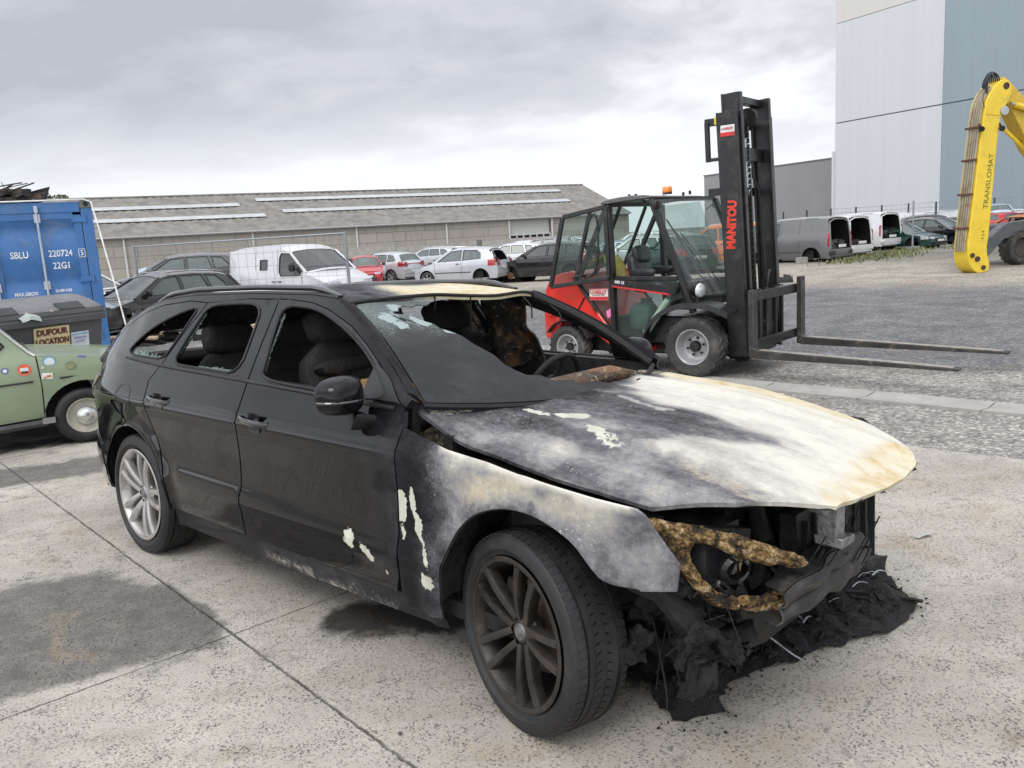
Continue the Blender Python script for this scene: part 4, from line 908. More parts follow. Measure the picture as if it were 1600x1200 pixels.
def hero_wheel(x, y, z, steer, rim_mat, flip, lab):
    w = MB(); w.lathe([(.0, .0), (.155, .0), (.158, .008), (.155, .018), (.07, .02), (.07, .06), (0, .06)], (0, 0, 0), (0, 1, 0), 40); w.cyl((0, .02, 0), (0, .14, 0), .05, 14); w.box((-.12, .0, .03), (.08, .07, .14))
    d = w.build('wheel', mat_char('rusty_disc', (.03, .022, .017), (.08, .055, .04), rust=.5, rc=(.10, .055, .028)), HERO); d.location = (x, y, z); d.rotation_euler = (0, R(17) if not flip else R(-25), steer+(math.pi if flip else 0))
    if lab: d['label'] = lab
    tyre_mesh(.333, .225, .252).build('tyre', TYRE, d, ang=30)
    alloy_rim(.252, .225).build('rim', rim_mat, d, ang=45)
    g = MB(); g.lathe([(0, -.082), (.026, -.081), (.030, -.077), (.030, -.06)], (0, 0, 0), (0, 1, 0), 24); g.build('hub_cap', M('hub_cap_grey', (.16, .16, .16), .35, .5, var=.6, nscale=40), d)
    return d
RIM_B = M('baked_rim', (.040, .034, .030), .36, .45, var=.7, nscale=7, dirt=(.085, .06, .042), bump=.3, bscale=40, dirt_amt=.6)
RIM_S = M('brake_dusty_rim', (.50, .485, .47), .32, .75, var=.15, nscale=5, dirt=(.17, .10, .06), dirt_amt=.75)
hero_wheel(0, -.785, .333, R(-13), RIM_B, False, 'front wheel with soot-brown rim')
hero_wheel(-2.815, -.785, .333, 0, RIM_S, False, 'rear wheel with silver rim stained by brake dust')
hero_wheel(0, .785, .42, R(-13), RIM_B, True, None); hero_wheel(-2.815, .785, .42, 0, RIM_S, True, None)
g = MB(); g.cyl((-2.815, -.7, .333), (-2.815, .7, .40), .035, 10); g.box((-2.815, 0, .34), (.3, .9, .12)); g.cyl((0, -.7, .333), (.05, .7, .36), .03, 10); g.bar((-.25, -.45, .25), (.05, -.72, .27), .05, .03); g.box((-1.5, 0, .24), (2.0, .3, .08))
g.build('axle', CHAR, HERO)
# ------------------------------------------------------------------ burnt debris
def mat_debris():
    m, nt, N, L, bs = shader('burnt_debris'); nb = NB(nt); co = nb.coord(); n = nb.noise(co, 16, 8, .75, .6); n2 = nb.noise(co, 60, 6, .7)
    c = nb.ramp(n, [(.3, (.006, .006, .006)), (.55, (.018, .018, .018)), (.72, (.05, .05, .052))])
    c = nb.mix(nb.math('MULTIPLY', nb.rng(n2, .64, .70), nb.rng(nb.noise(co, 5, 5), .5, .6)), c, (.40, .41, .42))
    L.new(c, bs.inputs['Base Color']); L.new(nb.rng(n2, .3, .7, .3, .9), bs.inputs['Roughness']); nb.bump(nb.math('ADD', n, n2), .9, .02, bs); return m
DEB = mat_debris()
outl = smoothpoly([(.30, 3.0), (.40, 2.72), (.45, 2.52), (.52, 2.46), (.63, 2.52), (.66, 2.66), (.80, 2.72), (1.02, 2.86), (1.26, 2.93), (1.46, 3.06), (1.66, 3.18), (1.62, 3.32), (1.66, 3.55), (1.45, 3.60), (1.2, 3.45), (.9, 3.4), (.5, 3.4)], it=1)
outl = [(x+.05*fbm((x, y, 5), 6, 4), y+.05*fbm((x, y, 9), 6, 4)) for x, y in resample(outl, .04)]
def debP(x, y):
    e = min(math.hypot(x-a, y-b) for a, b in outl[::3]); h = min(1, e/.10)
    n = fbm((x, y, 0), 7, 5); n2 = fbm((x, y, 3), 22, 4)+.6*fbm((x, y, 7), 60, 3)
    return (x+.01*n2, y, .004+h*max(.004, .022+.030*n+.020*n2+.03*seg((x, y), (1.0, 3.15), (1.5, 3.35), .35)+.05*seg((x, y), (.5, 2.7), (.6, 3.0), .25)))
g = MB(); panel_mesh(g, outl, [], debP, .016)
deb = thing('burnt_debris', 'heap of black melted debris on the concrete under the burnt front end', 'debris', (0, 0, 0))
g.build('melted_mass', DEB, deb, ang=50)
g = MB(); r2 = random.Random(21)
for k in range(230):
    x = r2.uniform(.45, 1.6); y = 2.62+(x-.5)*.50+r2.uniform(0, .42); s_ = r2.uniform(.006, .03); z = debP(x, y)[2]
    rbox(g, (x, y, z+s_*.15), (s_*r2.uniform(1, 3), s_, s_*.4), Matrix.Rotation(r2.uniform(0, 6), 3, 'Z') @ Matrix.Rotation(r2.uniform(-.6, .6), 3, 'X'), n=2)
rough_mesh(g, .015, 40, 3); g.build('charred_flakes', DEB, deb)
g = MB(); r2 = random.Random(8)
for k in range(26):
    x = r2.uniform(.8, 1.55); y = 2.85+(x-.8)*.5+r2.uniform(0, .35); z = debP(x, y)[2]+.012; a = r2.uniform(0, 3)
    pts = [(x+t*math.cos(a)*.03+.008*math.sin(3*t), y+t*math.sin(a)*.03, z+.012*math.sin(t*1.3)) for t in range(4)]; g.tube(smoothpoly(pts, False, 1), r2.uniform(.002, .005), 4, flat=.5)
g.tube(smoothpoly([(.80, 2.90, .16), (.90, 2.86, .09), (.96, 2.80, .05), (1.0, 2.78, .03)], False, 2), .0035, 5)
g.build('ashy_strips', M('ash_strip', (.36, .37, .38), .7, var=.5, nscale=20), deb)
g = MB(); r2 = random.Random(77)
for k in range(130):
    i = r2.randrange(len(outl)); x, y = outl[i]; d = abs(r2.gauss(0, .06)); a = r2.uniform(0, 6.28); x += d*math.cos(a); y += d*math.sin(a); s_ = r2.uniform(.002, .007)
    rbox(g, (x, y, s_*.4), (s_*r2.uniform(1, 2), s_, s_*.7), Matrix.Rotation(a, 3, 'Z'), n=1)
g.build('crumbs', DEB, deb, smooth=False)
g = MB(); rbox(g, (1.52, 3.50, .07), (.30, .10, .07), Matrix.Rotation(R(40), 3, 'Z')@Matrix.Rotation(R(12), 3, 'Y'), n=6); rough_mesh(g, .03, 12, 2); g.build('charred_block', DEB, deb)
# debris that has dropped beneath the sill and the rear axle
db2 = thing('dropped_underbody_scrap', 'crumpled dark scrap lying under the sill behind the rear wheel of the burnt car', 'debris', (-1.15, 4.35, 0), 0)
g = MB(); r2 = random.Random(31)
for k in range(26):
    t = r2.random(); c = (-.35+.7*t+r2.uniform(-.06, .06), .30-.62*t+r2.uniform(-.05, .12), .03+r2.uniform(0, .10)); s_ = r2.uniform(.03, .10)
    rbox(g, c, (s_, s_*1.5, s_*.8), Matrix.Rotation(r2.uniform(0, 3), 3, Vector((1, r2.random(), 1)).normalized()))
rough_mesh(g, .04, 12, 8); rough_mesh(g, .02, 30, 8); g.build('crumpled_lining', CHAR_P, db2, ang=60)
# ------------------------------------------------------------------ other vehicles
STYLES = {
 # profile from the front bumper over the roof to the rear bumper (x from front, z); w = indices: screen base, screen top, rear glass top, rear glass base
 'hatch': dict(L=3.85, W=1.66, prof=[(.03, .28), (.0, .42), (.03, .58), (.14, .70), (.45, .80), (.85, .90), (1.0, .94), (1.65, 1.38), (1.95, 1.45), (2.6, 1.47), (3.25, 1.43), (3.48, 1.38), (3.70, 1.02), (3.80, .90), (3.85, .60), (3.84, .42), (3.80, .28)], w=(6, 7, 11, 12), belt=(.93, 1.0), wheels=(.70, 3.15), r=.29,
     win=[[(1.22, .96), (1.78, 1.35), (2.28, 1.385), (2.28, .98)], [(2.36, .98), (2.36, 1.385), (2.95, 1.36), (3.12, 1.25), (3.16, 1.03)]], cuts=[1.10, 2.32], handle=[(2.15, .86)]),
 'fivedoor': dict(L=4.15, W=1.74, prof=[(.03, .28), (.0, .42), (.03, .58), (.16, .72), (.5, .82), (1.0, .93), (1.15, .97), (1.90, 1.40), (2.2, 1.46), (2.8, 1.47), (3.5, 1.42), (3.72, 1.36), (3.98, 1.02), (4.08, .90), (4.15, .60), (4.14, .42), (4.10, .28)], w=(6, 7, 11, 12), belt=(.95, 1.02), wheels=(.80, 3.35), r=.30,
     win=[[(1.40, .98), (1.98, 1.36), (2.35, 1.39), (2.35, 1.0)], [(2.42, 1.0), (2.42, 1.39), (2.98, 1.385), (3.10, 1.02)], [(3.18, 1.03), (3.08, 1.37), (3.38, 1.34), (3.58, 1.12), (3.55, 1.05)]], cuts=[1.28, 2.38, 3.14], handle=[(2.25, .87), (3.02, .89)]),
 'suv': dict(L=4.6, W=1.86, prof=[(.04, .32), (.0, .50), (.03, .72), (.18, .86), (.6, .97), (1.15, 1.05), (1.32, 1.08), (2.0, 1.52), (2.35, 1.61), (3.0, 1.63), (3.8, 1.58), (4.12, 1.50), (4.42, 1.12), (4.52, 1.0), (4.60, .72), (4.58, .48), (4.53, .32)], w=(6, 7, 11, 12), belt=(1.07, 1.14), wheels=(.88, 3.72), r=.35,
     win=[[(1.60, 1.10), (2.12, 1.48), (2.62, 1.53), (2.62, 1.12)], [(2.70, 1.12), (2.70, 1.53), (3.32, 1.52), (3.42, 1.14)], [(3.50, 1.15), (3.42, 1.51), (3.80, 1.46), (4.02, 1.24), (4.0, 1.17)]], cuts=[1.45, 2.66, 3.46], handle=[(2.5, .98), (3.34, 1.0)]),
 'saloon': dict(L=4.5, W=1.78, prof=[(.03, .28), (.0, .42), (.03, .58), (.16, .70), (.6, .80), (1.15, .90), (1.30, .93), (2.0, 1.34), (2.3, 1.41), (2.9, 1.42), (3.4, 1.36), (3.6, 1.29), (4.05, .98), (4.40, .95), (4.5, .65), (4.49, .42), (4.45, .28)], w=(6, 7, 11, 12), belt=(.92, .98), wheels=(.85, 3.5), r=.31,
     win=[[(1.55, .95), (2.10, 1.30), (2.45, 1.34), (2.45, .97)], [(2.53, .97), (2.53, 1.34), (3.10, 1.32), (3.25, .99)], [(3.32, 1.0), (3.24, 1.27), (3.45, 1.20), (3.62, 1.02)]], cuts=[1.42, 2.49, 3.28], handle=[(2.35, .84), (3.15, .86)]),
 'compact_van': dict(L=4.38, W=1.82, prof=[(.04, .30), (.0, .48), (.03, .70), (.16, .86), (.5, .98), (.85, 1.08), (.98, 1.12), (1.65, 1.68), (1.95, 1.79), (2.8, 1.82), (3.9, 1.80), (4.22, 1.76), (4.32, 1.30), (4.36, 1.0), (4.38, .60), (4.38, .45), (4.36, .30)], w=(6, 7, 11, 12), belt=(1.08, 1.14), wheels=(.88, 3.62), r=.31,
     win=[[(1.22, 1.13), (1.72, 1.60), (2.18, 1.64), (2.18, 1.14)]], cuts=[1.12, 2.26, 3.1], handle=[(2.08, .98)], emboss=[[(2.45, 1.16), (2.45, 1.60), (3.95, 1.60), (3.95, 1.16)]]),
 'family_van': dict(L=4.2, W=1.8, prof=[(.04, .30), (.0, .48), (.03, .70), (.16, .84), (.5, .95), (.85, 1.05), (.98, 1.09), (1.65, 1.64), (1.95, 1.76), (2.8, 1.80), (3.7, 1.78), (4.04, 1.72), (4.14, 1.20), (4.18, 1.0), (4.2, .60), (4.2, .45), (4.18, .30)], w=(6, 7, 11, 12), belt=(1.06, 1.1), wheels=(.85, 3.5), r=.31,
     win=[[(1.22, 1.10), (1.72, 1.58), (2.10, 1.61), (2.10, 1.11)], [(2.2, 1.11), (2.2, 1.61), (2.95, 1.61), (2.95, 1.12)], [(3.05, 1.12), (3.05, 1.61), (3.85, 1.60), (3.92, 1.14)]], cuts=[1.12, 2.15, 3.0], handle=[(2.0, .95), (2.3, .95)]),
 'panel_van': dict(L=4.8, W=1.90, prof=[(.04, .30), (.0, .50), (.03, .74), (.16, .92), (.45, 1.06), (.75, 1.15), (.86, 1.20), (1.62, 1.78), (1.95, 1.90), (2.8, 1.94), (4.3, 1.92), (4.70, 1.88), (4.76, 1.30), (4.78, 1.0), (4.80, .60), (4.80, .45), (4.78, .30)], w=(6, 7, 11, 12), belt=(1.12, 1.2), wheels=(.93, 3.95), r=.32,
     win=[[(1.08, 1.10), (1.02, 1.22), (1.62, 1.70), (1.98, 1.72), (2.06, 1.60), (2.06, 1.20), (1.95, 1.10)], [(2.62, 1.28), (2.62, 1.56), (2.98, 1.56), (2.98, 1.28)]], cuts=[1.0, 2.14, 3.2], handle=[(2.0, .95), (2.28, .95)], emboss=[[(3.3, 1.25), (3.3, 1.68), (4.5, 1.68), (4.5, 1.25)]]),
}
WGL = GL('car_glass', (.55, .68, .66), .62); WGD = GL('dark_car_glass', (.08, .09, .10), .88)
WHEEL_CACHE = {}
PLASTIC = M('grey_plastic', (.03, .03, .032), .55)
CABIN = M('cabin_dark', (.012, .012, .013), .8)
LAMP = M('lamp_clear', (.55, .57, .60), .08, .2, coat=1, var=.3, nscale=30); LAMPR = M('lamp_red', (.35, .02, .02), .12, coat=1)
PLATE = M('plate_white', (.70, .70, .68), .4)
STEELR = M('sooty_steel', (.10, .095, .09), .55, .5, var=.4, dirt=(.16, .08, .04))
SILV = M('wheel_silver', (.45, .45, .46), .35, .7, dirt=(.12, .10, .08))
def generic_wheel(parent, x, y, z, r, side, rim=True, bare=False):
    key = (r, bare)
    if key not in WHEEL_CACHE:
        if bare:
            g = MB(); g.lathe([(0, -.02), (.05, -.02), (.05, .0), (.13, .0), (.135, .012), (.05, .02), (.05, .1)], (0, 0, 0), (0, 1, 0), 20)
            WHEEL_CACHE[key] = (g.build('wheel', M('rusty_drum', (.16, .07, .035), .8, var=.5), None), None)
        else:
            g = MB(); h = .10; g.lathe([(r*.66, -h*.8), (r*.70, -h*.95), (r*.85, -h), (r*.96, -h*.85), (r, -h*.6), (r, h*.6), (r*.9, h), (r*.66, h*.8)], (0, 0, 0), (0, 1, 0), 28)
            t = g.build('wheel', TYRE_D, None)
            g = MB(); g.lathe([(r*.68, -h*.8), (r*.66, -h*.86), (r*.62, -h*.6), (r*.60, 0), (r*.6, h*.8)], (0, 0, 0), (0, 1, 0), 28)
            g.lathe([(0, -h*.6), (r*.16, -h*.6), (r*.2, -h*.4), (r*.2, -h*.2)], (0, 0, 0), (0, 1, 0), 14)
            for k in range(5): spoke(g, 2*math.pi*k/5+.3, r*.15, r*.64, .055, .075, -h*.45, -h*.6, th=.02)
            q = g.build('rim', SILV, None); WHEEL_CACHE[key] = (t, q)
            COL.objects.unlink(q)
        COL.objects.unlink(WHEEL_CACHE[key][0])
    t, q = WHEEL_CACHE[key]
    a = t.copy(); COL.objects.link(a); a.name = 'wheel'; a.parent = parent; a.location = (x, y, z); a.rotation_euler = (0, rnd.uniform(0, 3), math.pi if side > 0 else 0)
    if q and rim: b = q.copy(); COL.objects.link(b); b.name = 'rim'; b.parent = a
    return a
def car_paint(name, col, rough=.18, metal=0., dirt=(.20, .18, .15), da=.4, coat=.8): return M('paint_'+name, col, rough, metal, var=.06, nscale=2.5, coat=coat, dirt=dirt, dirt_amt=da)
def make_car(name, label, cat, x, y, hd, style, paint, z=None, opts=(), glass=None, group=None, anchor='c', scale=1., tilt=0.):
    """opts: rear_open (load bay opened), rear_hole (rear glass gone), no_glass, nose_off (bumper, lamps, grille stripped), wheels 'off' / 'bare', rails, trunk_up"""
    S_ = STYLES[style]; L_, W_ = S_['L'], S_['W']; prof = S_['prof']; iw = S_['w']; b0, b1 = S_['belt']; glass = glass or WGL
    z0 = gz(x, y) if z is None else z
    low = 'off' in opts
    if low: z0 -= S_['r']*.45
    root = thing(name, label, cat, (x, y, z0), R(hd), group); root.scale = (scale,)*3
    if tilt: root.rotation_euler = (R(tilt), 0, R(hd))
    H_ = max(p[1] for p in prof)
    def plan(u):   # u from front
        return W_/2*itp(u/L_, [0, .03, .10, .25, .7, .9, .97, 1], [.70, .86, .95, 1, 1, .965, .91, .80])
    tall = H_ > 1.7
    def w(u, z):
        bz = b0+(b1-b0)*u/L_; ins = 0 if z < bz else (z-bz)/(H_-bz)*(.13 if tall else .24)
        if z > bz: ins += .015
        return plan(u)-ins-itp(z, [.2, .35, .55, .8, bz-.02, bz], [.06, .02, .0, .004, .02, .035])
    X = lambda u: L_/2-u     # local x, front at +
    P = smoothprof = prof
    DROP = .045
    # side outline: below the profile by DROP, with wheel arches
    up = [(u, z-DROP*(1 if 2 < i < len(prof)-3 else 0)) for i, (u, z) in enumerate(prof)]
    up = [(min(max(u, .02), L_-.02), z) for u, z in up]
    arches = []
    for wx in S_['wheels'][::-1]:
        rr = S_['r']+.075; arches += [(wx+rr*math.cos(t), max(.24, S_['r']+rr*math.sin(t))) for t in np.linspace(-.12, math.pi+.12, 15)]
    outline = up+[(L_-.03, .24)]+arches+[(.03, .24)]
    wins = S_['win']
    body = MB()
    for sg in (-1, 1): panel_mesh(body, outline, wins, lambda u, z: (X(u), sg*w(u, z), z), .13, flip=(sg < 0), estep=.09)
    # top strips
    n = len(prof); SW = 9
    skip = set(); skip.add(iw[0]); 
    if 'rear_open' in opts: skip |= set(range(iw[2], len(prof)-(3 if style in ('compact_van', 'panel_van') else 4)))
    else: skip.add(iw[2])
    if 'nose_off' in opts: skip |= {0, 1, 2}
    def strip(mb, i, inset=0., k=1, uv=(0., 1.), lr=1.):
        (u0, z0_), (u1, z1_) = prof[i], prof[i+1]
        sub = max(1, int(math.hypot(u1-u0, z1_-z0_)/.25)); V = []
        crown = .035 if z0_ > .65 else .0
        for a in range(sub+1):
            t = uv[0]+(uv[1]-uv[0])*a/sub; u = u0+(u1-u0)*t; z = z0_+(z1_-z0_)*t; dr0 = DROP if 2 < i < n-3 else 0; 
            du = 0
            ze = z-(DROP if (2 < i or (i == 2 and t > .99)) and i < n-4 else (DROP*t if i == 2 else (DROP*(1-t) if i == n-4 else 0)))
            we = w(min(max(u, .02), L_-.02), ze)*lr
            for b in range(SW):
                s_ = 2*b/(SW-1)-1; c_ = (1-abs(s_)**3)
                # plan curvature of nose and tail
                bow = .10*(1-s_*s_) if (i < 3) else (-.05*(1-s_*s_) if i >= n-5 else 0)
                if i == iw[0]: bow = .10*(1-s_*s_)*(1-t)
                V.append((X(u)+bow*(.7 if i < 3 else 1)-inset*.6, s_*we, ze+(z-ze)*c_+crown*(1-s_*s_)-inset))
        F = [(a*SW+b, a*SW+b+1, (a+1)*SW+b+1, (a+1)*SW+b) for a in range(sub) for b in range(SW-1)]
        mb.add(V, F)
    for i in range(n-1):
        if i not in skip: strip(body, i)
    # underside and inner shell
    body.add([(X(.2), -W_/2*.8, .24), (X(L_-.2), -W_/2*.8, .24), (X(L_-.2), W_/2*.8, .24), (X(.2), W_/2*.8, .24)], [(0, 1, 2, 3)])
    bo = body.build('body', [paint, CABIN], root, ang=35); md = bo.modifiers.new('thickness', 'SOLIDIFY'); md.thickness = .03; md.offset = -1; md.material_offset = 1; esplit(bo)
    # windscreen and rear glass framed by the pillars
    if 'no_glass' not in opts:
        g = MB(); strip(g, iw[0], .006, uv=(.05, .97), lr=.93); g.build('windscreen', glass, root)
        if 'rear_hole' not in opts and 'rear_open' not in opts: g = MB(); strip(g, iw[2], .004, uv=(.06, .92), lr=.86); g.build('rear_window', glass, root)
    g = MB(); strip(g, iw[0], -.001, uv=(-.02, .05)); strip(g, iw[0], -.001, uv=(.97, 1.0))
    if 'rear_open' not in opts: strip(g, iw[2], -.001, uv=(0, .06)); strip(g, iw[2], -.001, uv=(.92, 1.0))
    (u0, z0_), (u1, z1_) = prof[iw[0]], prof[iw[0]+1]
    for sg in (-1, 1):
        g.tube([(X(u0+(u1-u0)*t), sg*(w(u0+(u1-u0)*t, z0_+(z1_-z0_)*t-DROP)-.02), z0_+(z1_-z0_)*t-DROP*.6) for t in np.linspace(0, 1, 6)], .032, 6)
        if 'rear_open' not in opts:
            (a0, c0_), (a1, c1_) = prof[iw[2]], prof[iw[2]+1]
            g.tube([(X(a0+(a1-a0)*t), sg*(w(a0+(a1-a0)*t, c0_+(c1_-c0_)*t-DROP)-.035), c0_+(c1_-c0_)*t-DROP*.5) for t in np.linspace(0, 1, 5)], .05, 6)
    g.build('screen_frame', paint, root)
    for wi, wn in enumerate(wins):
        for sg in (-1, 1):
            if 'no_glass' in opts: continue
            g = MB(); panel_mesh(g, wn, [], lambda u, z: (X(u), sg*(w(u, z)-.015), z), .25, flip=(sg > 0)); g.build('side_window', glass, root)
    for wn in wins:
        for sg in (-1, 1): g = MB(); g.tube([(X(u), sg*(w(u, z)+.001), z) for u, z in resample(wn, .15)], .012, 5, closed=True); g.build('window_seal', PLASTIC, root)
    # cabin block: seats and floor
    g = MB(); cz = (b0+b1)/2
    g.box((X(L_*.52), 0, .42), (L_*.62, W_*.80, .34)); g.box((X(L_*.30), 0, .68), (.3, W_*.78, cz-.42-.12))
    if not tall or style == 'family_van':
        for sy in (-.37, .37):
            pillow(g, (X(L_*.54), sy, cz-.08), (.16, .45, .62), Matrix.Rotation(R(-14), 3, 'Y'), n=6); pillow(g, (X(L_*.57), sy, cz+.26), (.12, .24, .17), n=5)
        pillow(g, (X(L_*.77), 0, cz-.1), (.18, 1.2, .55), Matrix.Rotation(R(-16), 3, 'Y'), n=6)
    else:
        g.box((X(L_*.47), 0, cz), (.05, W_*.84, .9)); g.box((X(L_*.45), -.35, cz-.05), (.14, .45, .6)); g.box((X(L_*.45), .35, cz-.05), (.14, .45, .6))
    g.tube([(X(L_*.38)+.0, .36+.17*math.cos(t), cz+.02+.17*math.sin(t)) for t in np.linspace(0, 6.28, 14, endpoint=False)], .014, 5, closed=True)
    g.build('cabin', CABIN, root)
    # wheels
    for wx in S_['wheels']:
        for sg in (-1, 1):
            if 'off' in opts or ('front_off' in opts and wx < 2) or ('rear_off' in opts and wx > 2): continue
            generic_wheel(root, X(wx), sg*(W_/2-.115), S_['r'], S_['r'], sg, bare=('bare' in opts))
    for wx in S_['wheels']:
        for sg in (-1, 1):
            g = MB(); rr = S_['r']+.07; g.lathe([(rr, -.15), (rr, .12), (rr*.3, .14)], (X(wx), sg*(W_/2-.20), S_['r']), (0, -sg, 0), 16, a0=0, a1=6.284); g.build('arch_liner', CABIN, root)
    if 'bare' in opts or 'off' in opts:
        pass
    # doors: gaps as dark seams, handles, sill and bumper strips
    g = MB()
    for cx_ in S_['cuts']:
        for sg in (-1, 1):
            zt = itp(cx_, [p[0] for p in prof[5:-3]], [p[1] for p in prof[5:-3]])-DROP-.02
            inwin = any(inpoly(cx_, b1+.12, wn) for wn in wins)
            g.tube([(X(cx_), sg*(w(cx_, z)+.001), z) for z in np.linspace(.34, (b0 if inwin else zt), 8)], .006, 4)
    for sg in (-1, 1): g.tube([(X(u), sg*(w(u, .52)+.004), .52) for u in np.linspace(S_['wheels'][0]+.42, S_['wheels'][1]-.42, 8)], .018, 4)
    g.tube([(X(.95 if 'suv' != style else 1.2)+.12*(1-(s_)**2), s_*W_*.40, itp(1.0, [p[0] for p in prof[3:8]], [p[1] for p in prof[3:8]])+.012) for s_ in np.linspace(-1, 1, 9)], .008, 4)
    g.build('trim_lines', PLASTIC, root)
    for hx, hz in S_['handle']:
        for sg in (-1, 1): g = MB(); g.bar((X(hx+.07), sg*(w(hx, hz)+.022), hz), (X(hx-.07), sg*(w(hx, hz)+.022), hz), .03, .025); g.build('door_handle', paint if 'suv' == style else PLASTIC, root)
    for sg in (-1, 1):
        if 'no_mirror' in opts: break
        mu, mz = wins[0][0][0]+.06, wins[0][0][1]+.05
        if style == 'panel_van': mu, mz = 1.30, 1.30
        g = MB(); k_ = 1.7 if style == 'panel_van' else 1.
        pillow(g, (X(mu), sg*(w(mu, mz)+.13), mz+.02*k_), (.10, .19, .14*k_), n=7); g.bar((X(mu), sg*(w(mu, mz)-.02), mz-.03), (X(mu), sg*(w(mu, mz)+.1), mz-.01), .05, .04); g.build('wing_mirror', PLASTIC if tall or 'blackmirror' in opts else paint, root)
    # nose
    zl = prof[3][1]
    if 'nose_off' not in opts:
        for sg in (-1, 1):
            g = MB()
            def hl(u, v): 
                uu = .10+.34*u; zz = zl-.13+.0*u+(.10+.05*u)*v; return (X(uu)+.012, sg*(w(uu, zz)+.008-.02*(1-u)*0), zz)
            g.grid(hl, 6, 3, flip=(sg < 0)); 
            g.grid(lambda u, v: (X(.03+.07*u**2)+.045-.02*v, sg*(plan(.06)-.02-.30*(1-u)), zl-.13+.11*v), 5, 3, flip=(sg < 0))
            g.build('headlamp', LAMP, root)
        g = MB(); 
        for k in range(3): g.bar((X(.0)+.075, -.36, zl-.10-.035*k), (X(.0)+.075, .36, zl-.10-.035*k), .02, .022)
        g.box((X(.0)+.062, 0, .38), (.03, W_*.55, .12)); g.build('grille', PLASTIC, root)
        g = MB(); g.box((X(.0)+.085, 0, .50), (.012, .50, .10)); g.build('number_plate', PLATE, root)
    else:
        g = MB(); rr_ = random.Random(int(abs(x*100)))
        rbox(g, (X(.35), 0, .52), (.42, W_*.62, .40), n=5); rbox(g, (X(.14), 0, .44), (.05, W_*.72, .10), n=5); rbox(g, (X(.18), 0, .70), (.06, W_*.75, .07), n=5)
        for k in range(9): rbox(g, (X(rr_.uniform(.06, .4)), rr_.uniform(-.6, .6), rr_.uniform(.3, .72)), (rr_.uniform(.05, .2), rr_.uniform(.05, .25), rr_.uniform(.05, .2)), n=2)
        rough_mesh(g, .05, 6, x); g.build('engine_bay', STEELR, root)
    # tail
    ub = S_['prof'][iw[2]+1]
    for sg in (-1, 1):
        g = MB(); zt = b1+.02
        def tl(u, v):
            uu = L_-.36+.30*u; zz = (zt-.28+.26*v) if not tall else (.62+.42*v); return (X(uu), sg*(w(uu, zz)+.006), zz)
        if tall: g.grid(lambda u, v: (X(L_-.14+.11*u), sg*(w(L_-.1, .8+.4*v)+.006), .72+.5*v), 3, 6, flip=(sg < 0))
        else: g.grid(tl, 5, 4, flip=(sg < 0))
        if not tall: g.grid(lambda u, v: (X(L_)-.045+.01+.0*u+.02*v, sg*(plan(L_-.03)-.01-.22*u), zt-.28+.22*v), 3, 3, flip=(sg > 0))
        g.build('tail_lamp', LAMPR, root)
    g = MB(); g.box((X(L_)-.035, 0, .66 if not tall else .70), (.02, .5, .11)); g.build('number_plate', PLATE, root)
    if 'rear_open' in opts:
        g = MB(); rr_ = random.Random(int(abs(x*77)))
        for k in range(16): rbox(g, (X(L_-rr_.uniform(.2, 1.0)), rr_.uniform(-.55, .55), .58+rr_.uniform(0, .32)), (rr_.uniform(.1, .35), rr_.uniform(.1, .35), rr_.uniform(.08, .25)), Matrix.Rotation(rr_.uniform(0, 3), 3, 'Z'), n=2)
        rough_mesh(g, .06, 6, y); g.build('load', M('scrap_mixed', (.05, .05, .05), .7, var=.8, nscale=9, dirt=(.2, .17, .14), dirt_amt=.6), root)
        g = MB(); z1_ = prof[iw[2]][1]-DROP; ul = prof[iw[2]][0]
        pts = [(X(L_-.03), s_*(plan(L_-.05)-.06), .62) for s_ in (-1,)]+[(X(prof[iw[2]+1][0]-.02), -(w(prof[iw[2]+1][0]-.05, prof[iw[2]+1][1])-.05), prof[iw[2]+1][1]), (X(ul+.02), -(w(ul, z1_)-.06), z1_)]
        pts2 = [(p[0], -p[1], p[2]) for p in pts[::-1]]
        g.tube(smoothpoly(pts+pts2, False, 1), .03, 6, closed=False); g.build('door_frame', paint, root)
        if tall:
            g = MB(); g.box((X(L_-.02), 0, .46), (.10, W_*.86, .16)); g.build('rear_bumper', PLASTIC if 'greybumper' in opts else paint, root, bevel=.03)
    if 'rails' in opts:
        for sg in (-1, 1):
            g = MB(); g.tube([(X(u), sg*(w(u, itp(u, [p[0] for p in prof[6:12]], [p[1] for p in prof[6:12]])-DROP)-.08), itp(u, [p[0] for p in prof[6:12]], [p[1] for p in prof[6:12]])+.03) for u in np.linspace(prof[7][0]+.25, prof[11][0]-.1, 9)], .02, 6)
            g.build('roof_rail', PLASTIC if 'darkrails' in opts else SILV, root)
    if 'bonnet_up' in opts:
        g = MB(); g.grid(lambda u, v: (X(prof[5][0]+.05)+.12*u+.05*math.sin(u*3), (2*v-1)*W_*.40, prof[5][1]+.02+.85*u), 5, 6); g.build('raised_bonnet', paint, root, solid=.03)
    if 'hatch_up' in opts:
        g = MB(); hu, hz = prof[iw[2]]; g.grid(lambda u, v: (X(hu)-.75*u, (2*v-1)*W_*(.36-.02*u), hz+.02+.10*math.sin(u*2.5)+.05*u), 6, 6); g.build('raised_tailgate', paint, root, solid=.04)
    if 'block' in opts:
        pass
    return root
